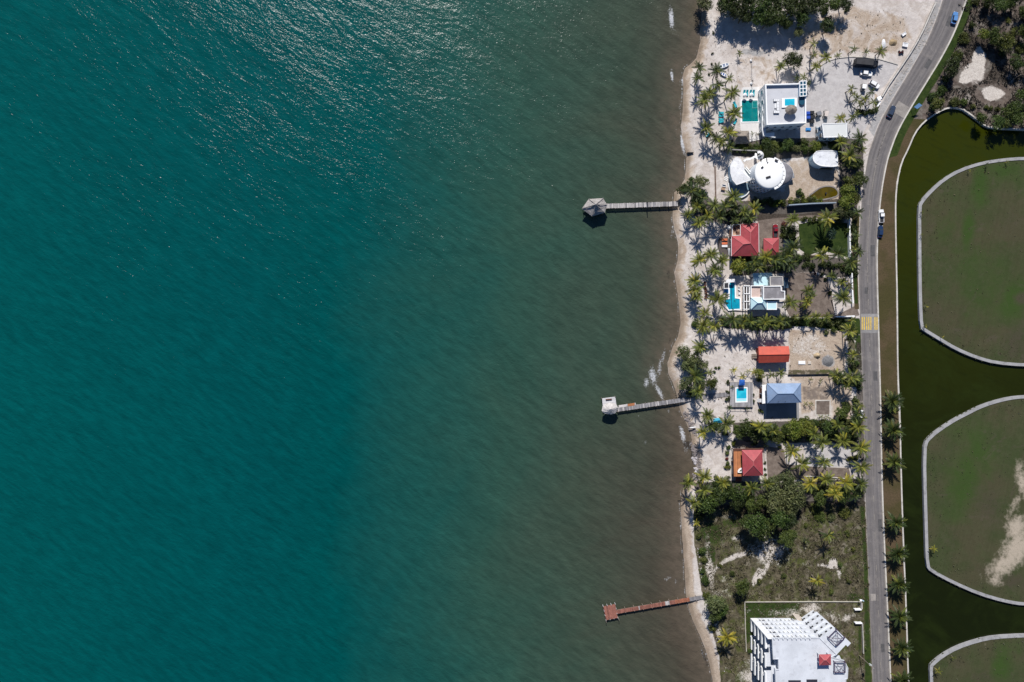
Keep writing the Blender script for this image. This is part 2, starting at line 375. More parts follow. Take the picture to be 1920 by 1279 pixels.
# ---- ground
def ground_material():
    t = NT('coastal_ground')
    A = t.attr('ma'); a = t._sx(A.outputs['Color']); aa = A.outputs['Alpha']
    B = t.attr('mb'); b = t._sx(B.outputs['Color']); ba = B.outputs['Alpha']
    Cc = t.attr('mc'); cc = t._sx(Cc.outputs['Color'])
    n1 = t.noise(.09, 5, rough=.6); n2 = t.noise(.55, 5, rough=.68); n3 = t.noise(2.4, 4, rough=.7); nf = t.noise(6.5, 3, rough=.7)
    def th(m, n, k=.75, lo=.42, hi=.60):
        return t.rng(t.math('ADD', m, t.math('MULTIPLY', t.math('SUBTRACT', n, .5), k)), lo, hi)
    n0 = t.noise(.20, 5, rough=.65, dist=1.2)
    sand = t.mix(t.rng(n2, .3, .7), (.46,.415,.385), (.61,.56,.525))
    sand = t.mix(t.math('MULTIPLY', t.rng(n1, .42, .7), .35), sand, (.40,.345,.315))
    sand = t.mix(t.math('MULTIPLY', t.rng(nf, .56, .74), .45), sand, (.27,.23,.21))
    sand = t.mix(t.math('MULTIPLY', t.rng(n0, .46, .66), .5), sand, (.345,.285,.24)); sand = t.mix(t.math('MULTIPLY', t.rng(t.noise(.32, 5, rough=.7, dist=2.0), .55, .68), .30), sand, (.68,.65,.635))
    trk = t.mapping(t.pos(), rot=(0, 0, math.radians(-38)), scale=(.10, 1.0, 1)); sand = t.mix(t.math('MULTIPLY', t.rng(t.noise(.9, 4, trk, rough=.65, dist=.5), .56, .68), t.math('MULTIPLY', t.rng(n1, .4, .6), .45)), sand, (.33,.28,.25))
    sand = t.mix(t.math('MULTIPLY', t.rng(t.noise(1.6, 4, rough=.8), .60, .68), .45), sand, (.24,.20,.175))
    c = sand
    tan = t.mix(t.rng(n3, .3, .7), (.30,.23,.17), (.46,.37,.285)); tan = t.mix(t.math('MULTIPLY', t.rng(n0, .5, .68), .6), tan, (.25,.18,.135))
    c = t.mix(t.math('MULTIPLY', th(b[2], n0, 1.1, .34, .70), .9), c, tan)
    pav = t.mix(t.rng(n2, .3, .72), (.40,.375,.37), (.50,.475,.465)); pav = t.mix(t.math('MULTIPLY', t.rng(nf, .5, .72), .3), pav, (.33,.31,.305))
    c = t.mix(th(aa, n3, .35), c, pav)
    dirt = t.mix(t.rng(n2, .3, .72), (.125,.098,.082), (.215,.175,.15)); dirt = t.mix(t.math('MULTIPLY', t.rng(nf, .5, .7), .5), dirt, (.09,.07,.06))
    c = t.mix(th(a[2], n2, .5), c, dirt)
    scr = t.mix(t.rng(n2, .32, .68), (.040,.035,.021), (.128,.108,.072)); scr = t.mix(t.rng(n0, .42, .64), scr, t.mix(t.rng(n2, .3, .7), (.036,.046,.010), (.078,.088,.022)))
    scr = t.mix(t.math('MULTIPLY', t.rng(nf, .55, .7), .6), scr, (.20,.175,.125))
    scr = t.mix(t.math('MULTIPLY', t.rng(t.noise(.35, 4, rough=.7), .56, .66), .45), scr, (.27,.235,.19))
    c = t.mix(th(a[1], n2), c, scr)
    br = t.mix(t.rng(n2, .3, .7), (.062,.047,.040), (.165,.132,.112)); br = t.mix(t.math('MULTIPLY', t.rng(n0, .46, .62), .8), br, (.185,.165,.145)); br = t.mix(t.math('MULTIPLY', t.rng(n3, .52, .7), .6), br, (.028,.026,.016))
    c = t.mix(th(Cc.outputs['Alpha'], n2, .5), c, br)
    ver = t.mix(t.rng(n1, .35, .65), (.098,.068,.040), (.060,.052,.020)); ver = t.mix(t.math('MULTIPLY', t.rng(n3, .42, .7), .5), ver, (.035,.032,.014))
    c = t.mix(th(cc[0], n3, .4), c, ver)
    gr = t.mix(t.rng(n2, .3, .7), (.014,.029,.006), (.036,.055,.012)); gr = t.mix(t.math('MULTIPLY', t.rng(nf, .5, .7), .5), gr, (.058,.072,.022))
    c = t.mix(th(a[0], n2, .7), c, gr)
    lit = t.mix(t.rng(n3, .35, .65), (.022,.018,.014), (.065,.052,.042))  # dark ground litter, also the tone of the painted roadside shade
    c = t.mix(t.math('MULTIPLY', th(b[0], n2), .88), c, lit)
    ws = t.mix(t.rng(n3, .35, .7), (.42,.375,.335), (.62,.57,.52))
    wn = t.math('MULTIPLY_ADD', n0, .6, t.math('MULTIPLY', n3, .4))
    c = t.mix(th(b[1], wn, 2.3, .30, .80), c, ws)
    grey = t.mix(t.rng(n2, .35, .65), (.19,.19,.195), (.34,.335,.335))
    c = t.mix(t.math('MULTIPLY', th(cc[1], n2, .9), .8), c, grey)
    wet = t.mix(t.rng(n2, .3, .7), (.17,.128,.092), (.25,.195,.145))
    c = t.mix(t.math('MULTIPLY', t.rng(t.math('ADD', ba, t.math('MULTIPLY', t.math('SUBTRACT', n2, .5), .35)), .3, .75), .85), c, wet)
    wrack = t.rng(t.math('ADD', cc[2], t.math('MULTIPLY', t.math('SUBTRACT', n3, .5), 1.5)), .55, .75)
    c = t.mix(t.math('MULTIPLY', wrack, .7), c, (.055,.042,.035))
    t.l(c, t.b.inputs['Base Color']); t.b.inputs['Roughness'].default_value = .95; t.b.inputs['Specular IOR Level'].default_value = .12
    h = t.math('MULTIPLY_ADD', n2, .9, t.math('MULTIPLY', nf, .22))
    t.l(t.bump(h, .55, .35), t.b.inputs['Normal'])
    return t.m
GROUND = ground_material()

def offset_line(pts, d):
    """strip edge: a polyline moved sideways by d pixels"""
    o = []
    for i in range(len(pts)):
        a = Vector(pts[max(i-1, 0)][:2]); b = Vector(pts[min(i+1, len(pts)-1)][:2]); t_ = (b-a).normalized()
        dd = d(pts[i]) if callable(d) else d
        o.append((pts[i][0] - t_.y*dd, pts[i][1] + t_.x*dd))
    return o
RW = [p for p in ROAD]
def road_smooth():
    pts = [(p[0], p[1], p[2]) for p in ROAD]
    for _ in range(2):
        o = [pts[0]]
        for i in range(len(pts)-1):
            a, b = pts[i], pts[i+1]; o += [tuple(a[k]*.75+b[k]*.25 for k in range(3)), tuple(a[k]*.25+b[k]*.75 for k in range(3))]
        pts = o + [pts[-1]]
    return pts
RS = road_smooth()
edgeE = offset_line(RS, lambda p: -p[2]/2); edgeW = offset_line(RS, lambda p: p[2]/2)      # east / west edge of the asphalt
def band(a, b): return a + b[::-1]

step = 2.5
gx = np.arange(1236, 2125, step); gy = np.arange(-130, 1416, step)
X, Y = np.meshgrid(gx, gy)
SHC = SHORE + [(2300,1420),(2300,-140)]
CAN = CANALW + [(2300,252),(2300,1420)]
# snap the vertices near the canal edge onto it, drop the quads in the water
d, nx_, ny_ = seg_dist(X, Y, CANALW, False); m = d < step*.52
X = np.where(m, nx_, X); Y = np.where(m, ny_, Y)
cxm = (X[:-1,:-1]+X[1:,1:]+X[1:,:-1]+X[:-1,1:])/4; cym = (Y[:-1,:-1]+Y[1:,1:]+Y[1:,:-1]+Y[:-1,1:])/4
keep = ~inside(cxm, cym, CAN)
dS, _, _ = seg_dist(X, Y, SHORE, False); ins = X > np.interp(Y, [p[1] for p in SHORE], [p[0] for p in SHORE]); dS = np.where(ins, dS, -dS)
sm = np.clip((dS+4)/30, 0, 1); Z = np.where(dS < 0, dS*.06, ZG*(sm*sm*(3-2*sm))*.96 + .002*np.clip(dS, 0, 20))
Z = np.minimum(Z, ZG); Z = np.where(dS > 30, ZG, Z)
Z = Z + (vnoise(X, Y, 14, 11)-.5)*.05*np.clip(dS/12, 0, 1) * (dS < 60)
mk = {k: np.zeros_like(X) for k in ('green','scrub','dirt','pave','litter_shade','white','tan','wet','verge','grey','wrack','brush')}
def lay(k, poly, f=3.0, v=1.0): mk[k] = np.maximum(mk[k], mask_poly(X, Y, poly, f)*v)
def spot(k, *bl):
    for (cx, cy, rx, ry, a, g) in bl: mk[k] = np.maximum(mk[k], blob(X, Y, cx, cy, rx, ry, a)*g)
mk['wet'] = np.clip(1 - (dS-3)/13.0, 0, 1)*np.clip(.72+.5*(vnoise(X, Y, 30, 5)-.5), 0, 1)
mk['wrack'] = np.clip(1-np.abs(dS-13-6*vnoise(X, Y, 60, 9))/2.0, 0, 1)*.72
# plots and yards, north to south
lay('tan', [(1500,40),(1600,8),(1700,30),(1716,70),(1680,105),(1580,100),(1530,112),(1500,90)], 10, .62)
spot('grey', (1412,98,34,8,5,.75), (1700,20,40,60,30,.35), (1530,24,16,8,0,.7),(1600,15,40,14,10,.35))
lay('tan', [(1378,106),(1448,106),(1456,150),(1380,160)], 5, .50)
lay('pave', [(1520,160),(1532,128),(1552,114),(1580,108),(1620,108),(1660,114),(1686,122),(1660,160),(1640,176),(1640,205),(1628,232),(1612,262),(1590,262),(1540,262),(1512,256),(1512,170)], 2.5)
lay('tan', [(1590,172),(1600,163),(1625,165),(1646,178),(1648,200),(1630,210),(1606,206),(1592,190)], 3, .9); spot('litter_shade', (1620,190,22,16,10,.55))
lay('verge', band(edgeE, offset_line(RS, -40)), 3, .0)
lay('litter_shade', [(1366,262),(1540,258),(1540,292),(1450,300),(1372,292)], 4, .95)
lay('litter_shade', [(1560,255),(1618,262),(1620,320),(1606,400),(1570,400),(1574,330),(1572,290)], 5, .9)
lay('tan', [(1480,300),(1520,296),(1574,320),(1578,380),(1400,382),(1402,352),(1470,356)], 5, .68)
lay('litter_shade', [(1366,376),(1570,372),(1600,396),(1590,412),(1520,404),(1440,412),(1370,424),(1300,408),(1292,360),(1318,352),(1340,384)], 5, .78)
lay('dirt', [(1420,400),(1500,402),(1566,392),(1566,404),(1498,414),(1470,424),(1468,482),(1424,482)], 3, .95)
lay('green', [(1497,420),(1530,414),(1590,418),(1592,484),(1568,476),(1540,470),(1515,480),(1500,468)], 3, .95)
spot('tan', (1538,464,18,8,20,.55))
lay('litter_shade', [(1372,480),(1470,478),(1520,478),(1592,486),(1600,520),(1560,520),(1530,510),(1490,512),(1374,518)], 4, .95)
lay('dirt', [(1470,512),(1520,510),(1552,522),(1560,555),(1566,592),(1606,572),(1612,592),(1566,596),(1480,594),(1474,580)], 3, .95)
spot('tan', (1508,556,7,22,8,.95), (1580,530,14,30,0,.5))
lay('litter_shade', [(1350,594),(1480,590),(1490,616),(1440,622),(1352,616)], 5, .75); lay('green', [(1478,596),(1612,596),(1612,608),(1580,622),(1530,614),(1478,612)], 4, .85)
lay('tan', [(1478,618),(1580,618),(1588,640),(1586,700),(1556,704),(1478,702)], 6, .78); lay('white', [(1482,630),(1530,618),(1560,660),(1520,676),(1484,664)], 10, .52)
spot('grey', (1552.5,677.5,11,10,0,1.3)); lay('scrub', [(1476,692),(1584,690),(1560,706),(1476,706)], 4, .6)
lay('green', [(1600,600),(1616,600),(1620,700),(1604,692)], 4, .65); lay('scrub', [(1586,620),(1606,640),(1610,700),(1588,700)], 5, .6)
lay('tan', [(1468,700),(1560,700),(1562,760),(1500,780),(1500,720)], 5, .7); lay('dirt', [(1502,722),(1550,722),(1556,752),(1504,752)], 4, .55)
lay('dirt', [(1530.6,752),(1555.6,752),(1555.6,777.5),(1530.6,777.5)], .9, 1); lay('tan', [(1556,700),(1600,720),(1596,800),(1560,790)], 6, .7)
lay('litter_shade', [(1372,792),(1530,788),(1620,784),(1622,850),(1560,830),(1470,832),(1440,826),(1400,830),(1376,815)], 5, .85)
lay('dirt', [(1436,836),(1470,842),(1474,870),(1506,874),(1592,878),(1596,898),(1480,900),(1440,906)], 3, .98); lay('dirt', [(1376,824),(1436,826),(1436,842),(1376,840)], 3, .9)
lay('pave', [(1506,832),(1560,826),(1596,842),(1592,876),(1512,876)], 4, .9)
lay('litter_shade', [(1300,905),(1372,900),(1440,906),(1622,896),(1622,950),(1520,944),(1480,1000),(1400,990),(1390,950),(1310,960)], 6, .9)
lay('scrub', [(1300,950),(1390,944),(1520,940),(1622,940),(1632,1130),(1640,1290),(1620,1420),(1360,1420),(1348,1230),(1316,1110),(1302,1020)], 6, 1.0)
def crop(pts, x0, y0, k): return [(x0+a/k, y0+b/k) for a, b in pts]
for pl in (crop([(500,430),(530,490),(555,520),(550,600),(545,680),(525,780),(440,770),(380,800),(300,795),(312,720),(370,620),(425,600),(420,545),(450,480)], 1740, 0, 5.117), crop([(545,840),(620,828),(720,860),(752,900),(700,945),(600,972),(540,950),(508,880)], 1740, 0, 5.117)): lay('white', pl, 4.0, 1.0)
for pl in (crop([(780,735),(770,775),(680,805),(590,835),(520,885),(480,935),(455,1020),(435,1000),(455,930),(500,855),(600,785),(680,745)], 1240, 880, 4.79), crop([(870,880),(920,900),(950,820),(980,795),(975,870),(925,960),(875,1010),(820,1055),(812,980),(845,930)], 1240, 880, 4.79),
           crop([(1400,845),(1500,848),(1535,785),(1570,800),(1592,890),(1612,930),(1605,1010),(1572,905),(1490,885),(1400,870)], 1240, 880, 4.79)): lay('white', pl, 4.5, .85)
spot('white', (1440,1034,36,26,0,.72),(1400,1030,20,16,0,.5),(1362,968,16,6,-10,.55),(1345,1112,32,10,15,.48),(1360,1096,16,20,0,.35),
     (1385,1010,12,8,0,.55),(1510,1060,12,4,0,.4),(1590,1158,18,8,-20,.6),(1330,1060,7,60,-6,.8),(1410,1270,26,16,30,.65),(1405,1240,16,10,60,.45),(1345,1180,8,40,-14,.55),(1326,1150,8,40,-8,.65),(1470,1148,60,9,0,.55),(1520,1140,22,14,0,.7),(1446,1150,16,10,0,.5),(1560,1160,26,16,20,.5),
     (1510,1020,10,16,0,.35),(1400,1110,14,6,30,.35))
spot('dirt', (1360,1020,26,22,0,.6),(1560,980,40,26,10,.50))
lay('green', [(1398,1131),(1500,1131),(1496,1150),(1432,1160),(1420,1180),(1400,1210)], 4, .9); spot('green', (1335,1000,34,30,0,.68),(1350,985,40,20,0,.5),(1330,1040,14,24,0,.8),(1600,1120,26,14,0,.6),(1500,1090,80,30,0,.38),(1612,1200,6,50,0,.6),(1380,980,40,14,0,.6))
lay('green', [(1608,915),(1620,915),(1628,1060),(1636,1290),(1650,1420),(1640,1420),(1620,1290),(1618,1060)], 4, .62)
lay('verge', band(offset_line(RS, lambda p: -p[2]/2), CANALW[::-1][10:][::-1]), 2, 0)
ver = [(1668,260),(1690,300),(1681,340),(1678,380),(1680,500),(1682,700),(1689,880),(1699,1145),(1705,1290),(1710,1420),(1660,1420),(1650,1279),(1645,1147),(1636,900),(1631,660),(1627,500),(1633,380),(1650,290)]
lay('verge', ver, 2.5, 1.0); lay('verge', [(1662,264),(1694,222),(1738,224),(1718,250),(1706,281),(1693,306),(1656,304)], 2.5, 1.0)
lay('verge', [(1597,400),(1612,402),(1610,450),(1608,505),(1611,580),(1602,580),(1598,505)], 2, .95); lay('litter_shade', [(1604,640),(1616,640),(1622,720),(1626,900),(1618,905),(1606,830),(1604,720)], 4, .62); lay('green', [(1600,510),(1607,510),(1609,570),(1602,570)], 1.5, .8)  # the long dark strip paints shaded sand beside the road
mk['tan'] = np.maximum(mk['tan'], np.clip(1-(dS-10)/15, 0, 1)*(dS > 0)*(.62+.25*(Y > 930)))
# rough ground north-east of the road
ne = band(offset_line(RS, lambda p: -p[2]/2)[:26], []) + [(1690,250),(1716,250),(1752,216),(1785,200),(1813,211),(1850,240),(1960,248),(2125,255),(2125,-140),(1830,-140)]
ne = [(1840,-140)] + [p for p in offset_line(RS, lambda p: -p[2]/2) if p[1] < 262] + [(1690,280),(1716,250),(1752,216),(1785,202),(1813,211),(1850,240),(1960,248),(2125,255),(2125,-140)]
lay('brush', ne, 2, 1.0)
gstrip = [p for p in offset_line(RS, lambda p: -p[2]/2-1) if p[1] < 300]; gs2 = [p for p in offset_line(RS, lambda p: -p[2]/2-17) if p[1] < 296]
lay('green', band(gstrip, gs2), 2.5, .88)
spot('litter_shade', (1835,90,44,28,30,.75),(1870,140,36,32,0,.62),(1810,160,40,22,20,.5)); spot('white', (1832,150,20,10,0,.6),(1815,190,16,12,0,.45),(1900,160,26,22,0,.32))
spot('grey', (1850,45,60,22,10,.35),(1900,150,30,24,0,.5)); spot('tan', (1790,172,14,22,30,.6),(1745,215,10,16,30,.6),(1822,195,12,14,0,.5))
spot('tan', (1722,235,14,18,0,.5),(1706,262,8,14,0,.4))
# worn shoulders of the road
for e, s in ((edgeW, 1),):
    sh = band(offset_line(RS, lambda p: p[2]/2-1), offset_line(RS, lambda p: p[2]/2+7)); sh = [p for p in sh if -130 < p[1] < 330 or 560 < p[1] < 820]
    lay('grey', band([p for p in offset_line(RS, lambda p: p[2]/2-1) if p[1] < 260], [p for p in offset_line(RS, lambda p: p[2]/2+16) if p[1] < 250]), 4, .62)
hard = ('green','scrub','dirt','pave','litter_shade','tan','verge')
ground = grid_mesh('ground', X, Y, Z, keep, {'ma': (mk['green'], mk['scrub'], mk['dirt'], mk['pave']), 'mb': (mk['litter_shade'], mk['white'], mk['tan'], mk['wet']), 'mc': (mk['verge'], mk['grey'], mk['wrack'], mk['brush'])}, GROUND)
tag(ground, 'sandy coastal ground with yards, scrub and beach', kind='structure')
GM = dict(mk=mk, X=X, Y=Y)

far = MB()
for (x0, x1, y0, y1) in ((79, 2500, -2500, -155.3), (72.4, 2500, 153.9, 2500), (231.5, 2500, -155.3, 153.9)): far.add([(x0,y0,.96),(x1,y0,.96),(x1,y1,.96),(x0,y1,.96)], [(0,1,2,3)])
tag(far.build('far_terrain', mat('far_scrub', (.075,.072,.038), .95, .45, .05, .1, dirt=(.16,.135,.10), fine=.9)), 'scrubby land beyond the plots', kind='structure')

# ---- canal
def canal_material():
    t = NT('canal_water')
    x, y, z = t._sx(t.pos())
    c = t.mix(t.rng(t.math('ADD', y, t.math('MULTIPLY', t.noise(.02, 3), 40)), -60, 120), (.0078,.0108,.0020), (.026,.031,.0014))
    c = t.mix(t.math('MULTIPLY', t.rng(t.noise(.05, 6, rough=.65, dist=1.2), .42, .72), .45), c, (.020,.030,.005)); c = t.mix(t.math('MULTIPLY', t.rng(t.noise(.5, 4, t.mapping(t.pos(), rot=(0,0,.4), scale=(.3,1,1))), .5, .75), .25), c, (.006,.009,.002))
    t.l(c, t.b.inputs['Base Color']); t.b.inputs['Roughness'].default_value = .05; t.b.inputs['IOR'].default_value = 1.33; t.b.inputs['Specular IOR Level'].default_value = .35
    t.l(t.bump(t.noise(1.2, 4, t.mapping(t.pos(), rot=(0,0,.5), scale=(.5,1,1))), .35, .12), t.b.inputs['Normal']); return t.m
cw = MB(); zc = .1
pts = [(1676,1440),(1676,190),(2140,190),(2140,1440)]
cw.add([((x-960)*.2, (639.5-y)*.2, zc) for x, y in pts], [(0,1,2,3)])
tag(cw.build('canal_water', canal_material()), 'still olive green water of the canal', kind='structure')

def island_material():
    t = NT('island_grass')
    A = t.attr('ma'); a = t._sx(A.outputs['Color'])
    n1 = t.noise(.06, 5, rough=.62); n2 = t.noise(.6, 5, rough=.7); nf = t.noise(5.0, 3, rough=.7)
    # mown in faint stripes
    st = t.mapping(t.pos(), rot=(0, 0, math.radians(12)), scale=(1.0, .04, 1)); ns = t.noise(.9, 2, st)
    c = t.mix(t.rng(n1, .36, .66), (.060,.054,.030), (.040,.054,.020))
    c = t.mix(t.math('MULTIPLY', t.rng(n2, .3, .72), .45), c, (.070,.074,.038))
    c = t.mix(t.math('MULTIPLY', t.rng(ns, .35, .7), .22), c, (.036,.036,.018))
    c = t.mix(t.rng(t.math('ADD', a[0], t.math('MULTIPLY', t.math('SUBTRACT', t.noise(.13, 6, rough=.7), .5), 1.3)), .10, .98, 0, .9), c, (.034,.064,.014))
    c = t.mix(t.math('MULTIPLY', t.rng(t.noise(.16, 6, rough=.75), .5, .66), .4), c, (.036,.050,.018)); c = t.mix(t.math('MULTIPLY', t.rng(t.noise(.11, 6, rough=.7, dist=1.0), .56, .70), .5), c, (.080,.066,.048))
    c = t.mix(t.rng(t.math('ADD', a[1], t.math('MULTIPLY', t.math('SUBTRACT', n2, .5), .7)), .3, .85, 0, .75), c, (.062,.050,.036))
    c = t.mix(t.rng(t.math('ADD', a[2], t.math('MULTIPLY', t.math('SUBTRACT', n2, .5), 1.1)), .30, .90, 0, .95), c, (.40,.34,.27))
    c = t.mix(t.math('MULTIPLY', t.rng(nf, .54, .72), .45), c, (.026,.026,.012))
    t.l(c, t.b.inputs['Base Color']); t.b.inputs['Roughness'].default_value = .95; t.b.inputs['Specular IOR Level'].default_value = .1
    t.l(t.bump(t.math('MULTIPLY_ADD', n2, .5, t.math('MULTIPLY', nf, .3)), .5, .3), t.b.inputs['Normal']); return t.m
IM = island_material(); SEAWALL = mat('seawall_concrete', (.30,.295,.30), .85, .18, .35, dirt=(.17,.165,.165)); KERBM = mat('pale_concrete', (.50,.47,.43), .85, .2, .5, dirt=(.30,.27,.24))

def island(name, outline, spots, label):
    pl = smoothpoly(outline, 1); st_ = 4.0
    xs = np.arange(min(p[0] for p in pl)-8, max(p[0] for p in pl)+8, st_); ys = np.arange(min(p[1] for p in pl)-8, max(p[1] for p in pl)+8, st_)
    X, Y = np.meshgrid(xs, ys); d, qx, qy = seg_dist(X, Y, pl, True); m = d < st_*.52; X = np.where(m, qx, X); Y = np.where(m, qy, Y)
    cx = (X[:-1,:-1]+X[1:,1:]+X[1:,:-1]+X[:-1,1:])/4; cy = (Y[:-1,:-1]+Y[1:,1:]+Y[1:,:-1]+Y[:-1,1:])/4
    ch = [np.zeros_like(X) for _ in range(3)]
    for (k, px, py, rx, ry, a, g) in spots: ch[k] = np.maximum(ch[k], blob(X, Y, px, py, rx, ry, a)*g)
    dd, _, _ = seg_dist(X, Y, pl, True); Z = ZG-.12 + np.clip(dd/60, 0, 1)*.25 + (vnoise(X, Y, 30, 8)-.5)*.1*np.clip(dd/20, 0, 1)
    o = grid_mesh(name, X, Y, Z, inside(cx, cy, pl), {'ma': (ch[0], ch[1], ch[2], np.ones_like(X))}, IM)
    tag(o, label, kind='structure'); return pl
def seawall(pl, width, zt, zb, label, closed, mtl, seg=6):
    """cap of a sea wall cast in separate lengths"""
    wp = PX(pl); n = len(wp); root = empty('seawall', (wp[0][0], wp[0][1], zb), label, 'sea wall')
    inn = []
    for i in range(n):
        a = Vector(wp[i-1] if (closed or i) else wp[i]); b = Vector(wp[(i+1) % n] if (closed or i < n-1) else wp[i])
        t_ = (b-a).normalized(); inn.append((wp[i][0] - t_.y*width, wp[i][1] + t_.x*width))
    m = n if closed else n-1; i = 0; area = sum(wp[k][0]*wp[(k+1) % n][1]-wp[(k+1) % n][0]*wp[k][1] for k in range(n))
    if closed and area < 0: inn = [(2*wp[k][0]-inn[k][0], 2*wp[k][1]-inn[k][1]) for k in range(n)]
    while i < m:
        idx = [k % n for k in range(i, min(i+seg, m)+1)]
        pb = [wp[k] for k in idx] + [inn[k] for k in idx][::-1]
        q = MB().prism(pb, zb, zt + R.uniform(-.012, .012)); q.build('wall_segment', mtl, root); i += seg
    return root
p1 = island('island_lawn', ISL1, [(0,1838,350,17,46,10,1.0),(0,1815,430,12,40,5,1.0),(0,1880,330,60,26,0,.5),(0,1830,480,60,60,0,.42),(0,1900,560,24,44,10,1.0),(0,1880,320,40,16,0,.8),(0,1770,420,30,60,0,.45),(0,1850,540,70,80,0,.5),(0,1790,470,14,10,0,.6),(1,1905,640,30,50,14,.7),(1,1915,560,16,14,0,.9),(1,1750,590,26,30,0,.5),(1,1890,420,40,40,0,.45),(1,1770,350,30,20,0,.4)],
            'larger walled lawn island in the canal right of the black truck road')
p2 = island('island_lawn', ISL2, [(0,1810,900,34,60,0,.95),(0,1840,850,30,30,0,.8),(0,1830,820,60,46,0,.5),(0,1845,880,30,26,0,.55),(0,1800,960,40,26,0,.45),(1,1850,950,40,60,-30,.6),(1,1780,1010,30,40,0,.45),(1,1895,1090,40,20,10,.7),(2,1915,900,12,40,-8,.75),(2,1905,990,22,26,10,.9),(2,1880,1060,20,40,55,.85),(2,1868,1090,16,10,20,.8),(2,1905,1030,26,40,30,.95),(2,1900,950,10,40,30,.6),(1,1840,1070,30,16,20,.5)],
            'walled lawn island with a bare sandy patch')
p3 = island('island_lawn', ISL3, [(0,1880,1240,18,40,10,.9),(0,1905,1220,20,20,0,.4),(1,1800,1240,30,14,0,.5),(1,1840,1270,30,20,0,.6),(2,1848,1207,4,6,0,.45)], 'corner of a third lawn island at the bottom')
for o, l in zip([o for o in COL.objects if o.name.startswith('island_lawn')], ('grassy island with bright green streaks, upper of the three', 'grassy island with a bare sandy patch on its right', 'grassy island cut off by the lower right corner')): o['label'] = l
seawall(p1, 1.15, ZG+.12, -.9, 'grey concrete sea wall around the upper grassy island', True, SEAWALL, 3)
seawall(p2, 1.15, ZG+.12, -.9, 'grey concrete sea wall around the island with the sandy patch', True, SEAWALL, 3)
seawall(p3, 1.15, ZG+.12, -.9, 'grey concrete sea wall around the lowest grassy island', True, SEAWALL, 3)
cwl = smoothpoly(CANALW, 1, False); cwl = offset_line(cwl, .3)
seawall(cwl, .52, ZG+.14, -.9, 'thin pale canal wall along the grass verge beside the road', False, KERBM, 3)

# ---- road
def road_material():
    t = NT('worn_asphalt')
    a = t._sx(t.attr('across').outputs['Color'])
    st = t.n('ShaderNodeCombineXYZ'); t.val(st.inputs[0], t.math('MULTIPLY', a[0], 9.0)); t.val(st.inputs[1], t.math('MULTIPLY', a[1], .9)); t.val(st.inputs[2], 0.0)
    ns = t.noise(1.0, 4, st.outputs[0], rough=.6); n2 = t.noise(.35, 5); nf = t.noise(6, 3)
    c = t.mix(t.rng(ns, .3, .7), (.118,.108,.108), (.190,.175,.172))
    c = t.mix(t.math('MULTIPLY', t.rng(n2, .45, .72), .5), c, (.215,.195,.185))
    c = t.mix(t.math('MULTIPLY', t.rng(nf, .52, .7), .35), c, (.085,.08,.082))
    c = t.mix(t.math('MULTIPLY', t.rng(t.noise(.22, 6, rough=.75, dist=.6), .56, .64), .4), c, (.24,.215,.20)); c = t.mix(t.math('MULTIPLY', t.rng(t.math('ABSOLUTE', t.math('SUBTRACT', t.noise(.45, 6, rough=.7, dist=1.0), .5)), .0, .012, 1, 0), .5), c, (.06,.058,.06))
    # rubbered wheel tracks and sandy edges
    for pos_, k in ((.27, .35), (.73, .45)):
        w_ = t.rng(t.math('ABSOLUTE', t.math('SUBTRACT', a[0], pos_)), .0, .09, 1, 0); c = t.mix(t.math('MULTIPLY', t.math('MULTIPLY', w_, k), t.rng(ns, .3, .6, .4, 1)), c, (.085,.082,.09))
    e_ = t.rng(t.math('ADD', t.math('ABSOLUTE', t.math('SUBTRACT', a[0], .5)), t.math('MULTIPLY', t.math('SUBTRACT', n2, .5), .14)), .43, .52)
    c = t.mix(t.math('MULTIPLY', e_, .55), c, (.34,.30,.26))
    t.l(c, t.b.inputs['Base Color']); t.b.inputs['Roughness'].default_value = .9; t.b.inputs['Specular IOR Level'].default_value = .2
    t.l(t.bump(nf, .3, .06), t.b.inputs['Normal']); return t.m
def strip_mesh(name, left, right, z, mtl, attr=True, nsub=8):
    v = []; f = []; at = []; L = 0.0
    for i in range(len(left)):
        if i: L += (Vector(left[i])-Vector(left[i-1])).length*.2
        for k in range(nsub+1):
            u = k/nsub; x = left[i][0]*(1-u)+right[i][0]*u; y = left[i][1]*(1-u)+right[i][1]*u
            v.append(((x-960)*.2, (639.5-y)*.2, z + .05*(1-(2*u-1)**2))); at.append((u, L*.05, 0, 1))
    n = nsub+1
    for i in range(len(left)-1):
        for k in range(nsub): f.append((i*n+k, (i+1)*n+k, (i+1)*n+k+1, i*n+k+1))
    me = bpy.data.meshes.new(name); me.from_pydata(v, [], f); me.update(); ca = me.color_attributes.new('across', 'FLOAT_COLOR', 'POINT')
    ca.data.foreach_set('color', np.array(at, np.float32).ravel()); me.materials.append(mtl); me.shade_smooth()
    o = bpy.data.objects.new(name, me); COL.objects.link(o); return o
road = tag(strip_mesh('road', edgeW, edgeE, ZG+.03, road_material()), 'grey two lane coastal road', kind='structure')
kt = [p for p in RS]; ke = offset_line(kt, lambda p: -p[2]/2 - .1); ke2 = offset_line(kt, lambda p: -p[2]/2 - 2.6)
kr = empty('kerb', P(1646, 640), 'pale concrete kerb along the canal side of the road'); tag(kr, kind='structure')
i = 0
while i < len(ke)-1:
    idx = range(i, min(i+2, len(ke)-1)+1); MB().prism(PX([ke[k] for k in idx] + [ke2[k] for k in idx][::-1]), ZG-.05, ZG+.12).build('kerb_stone', KERBM, kr); i += 2
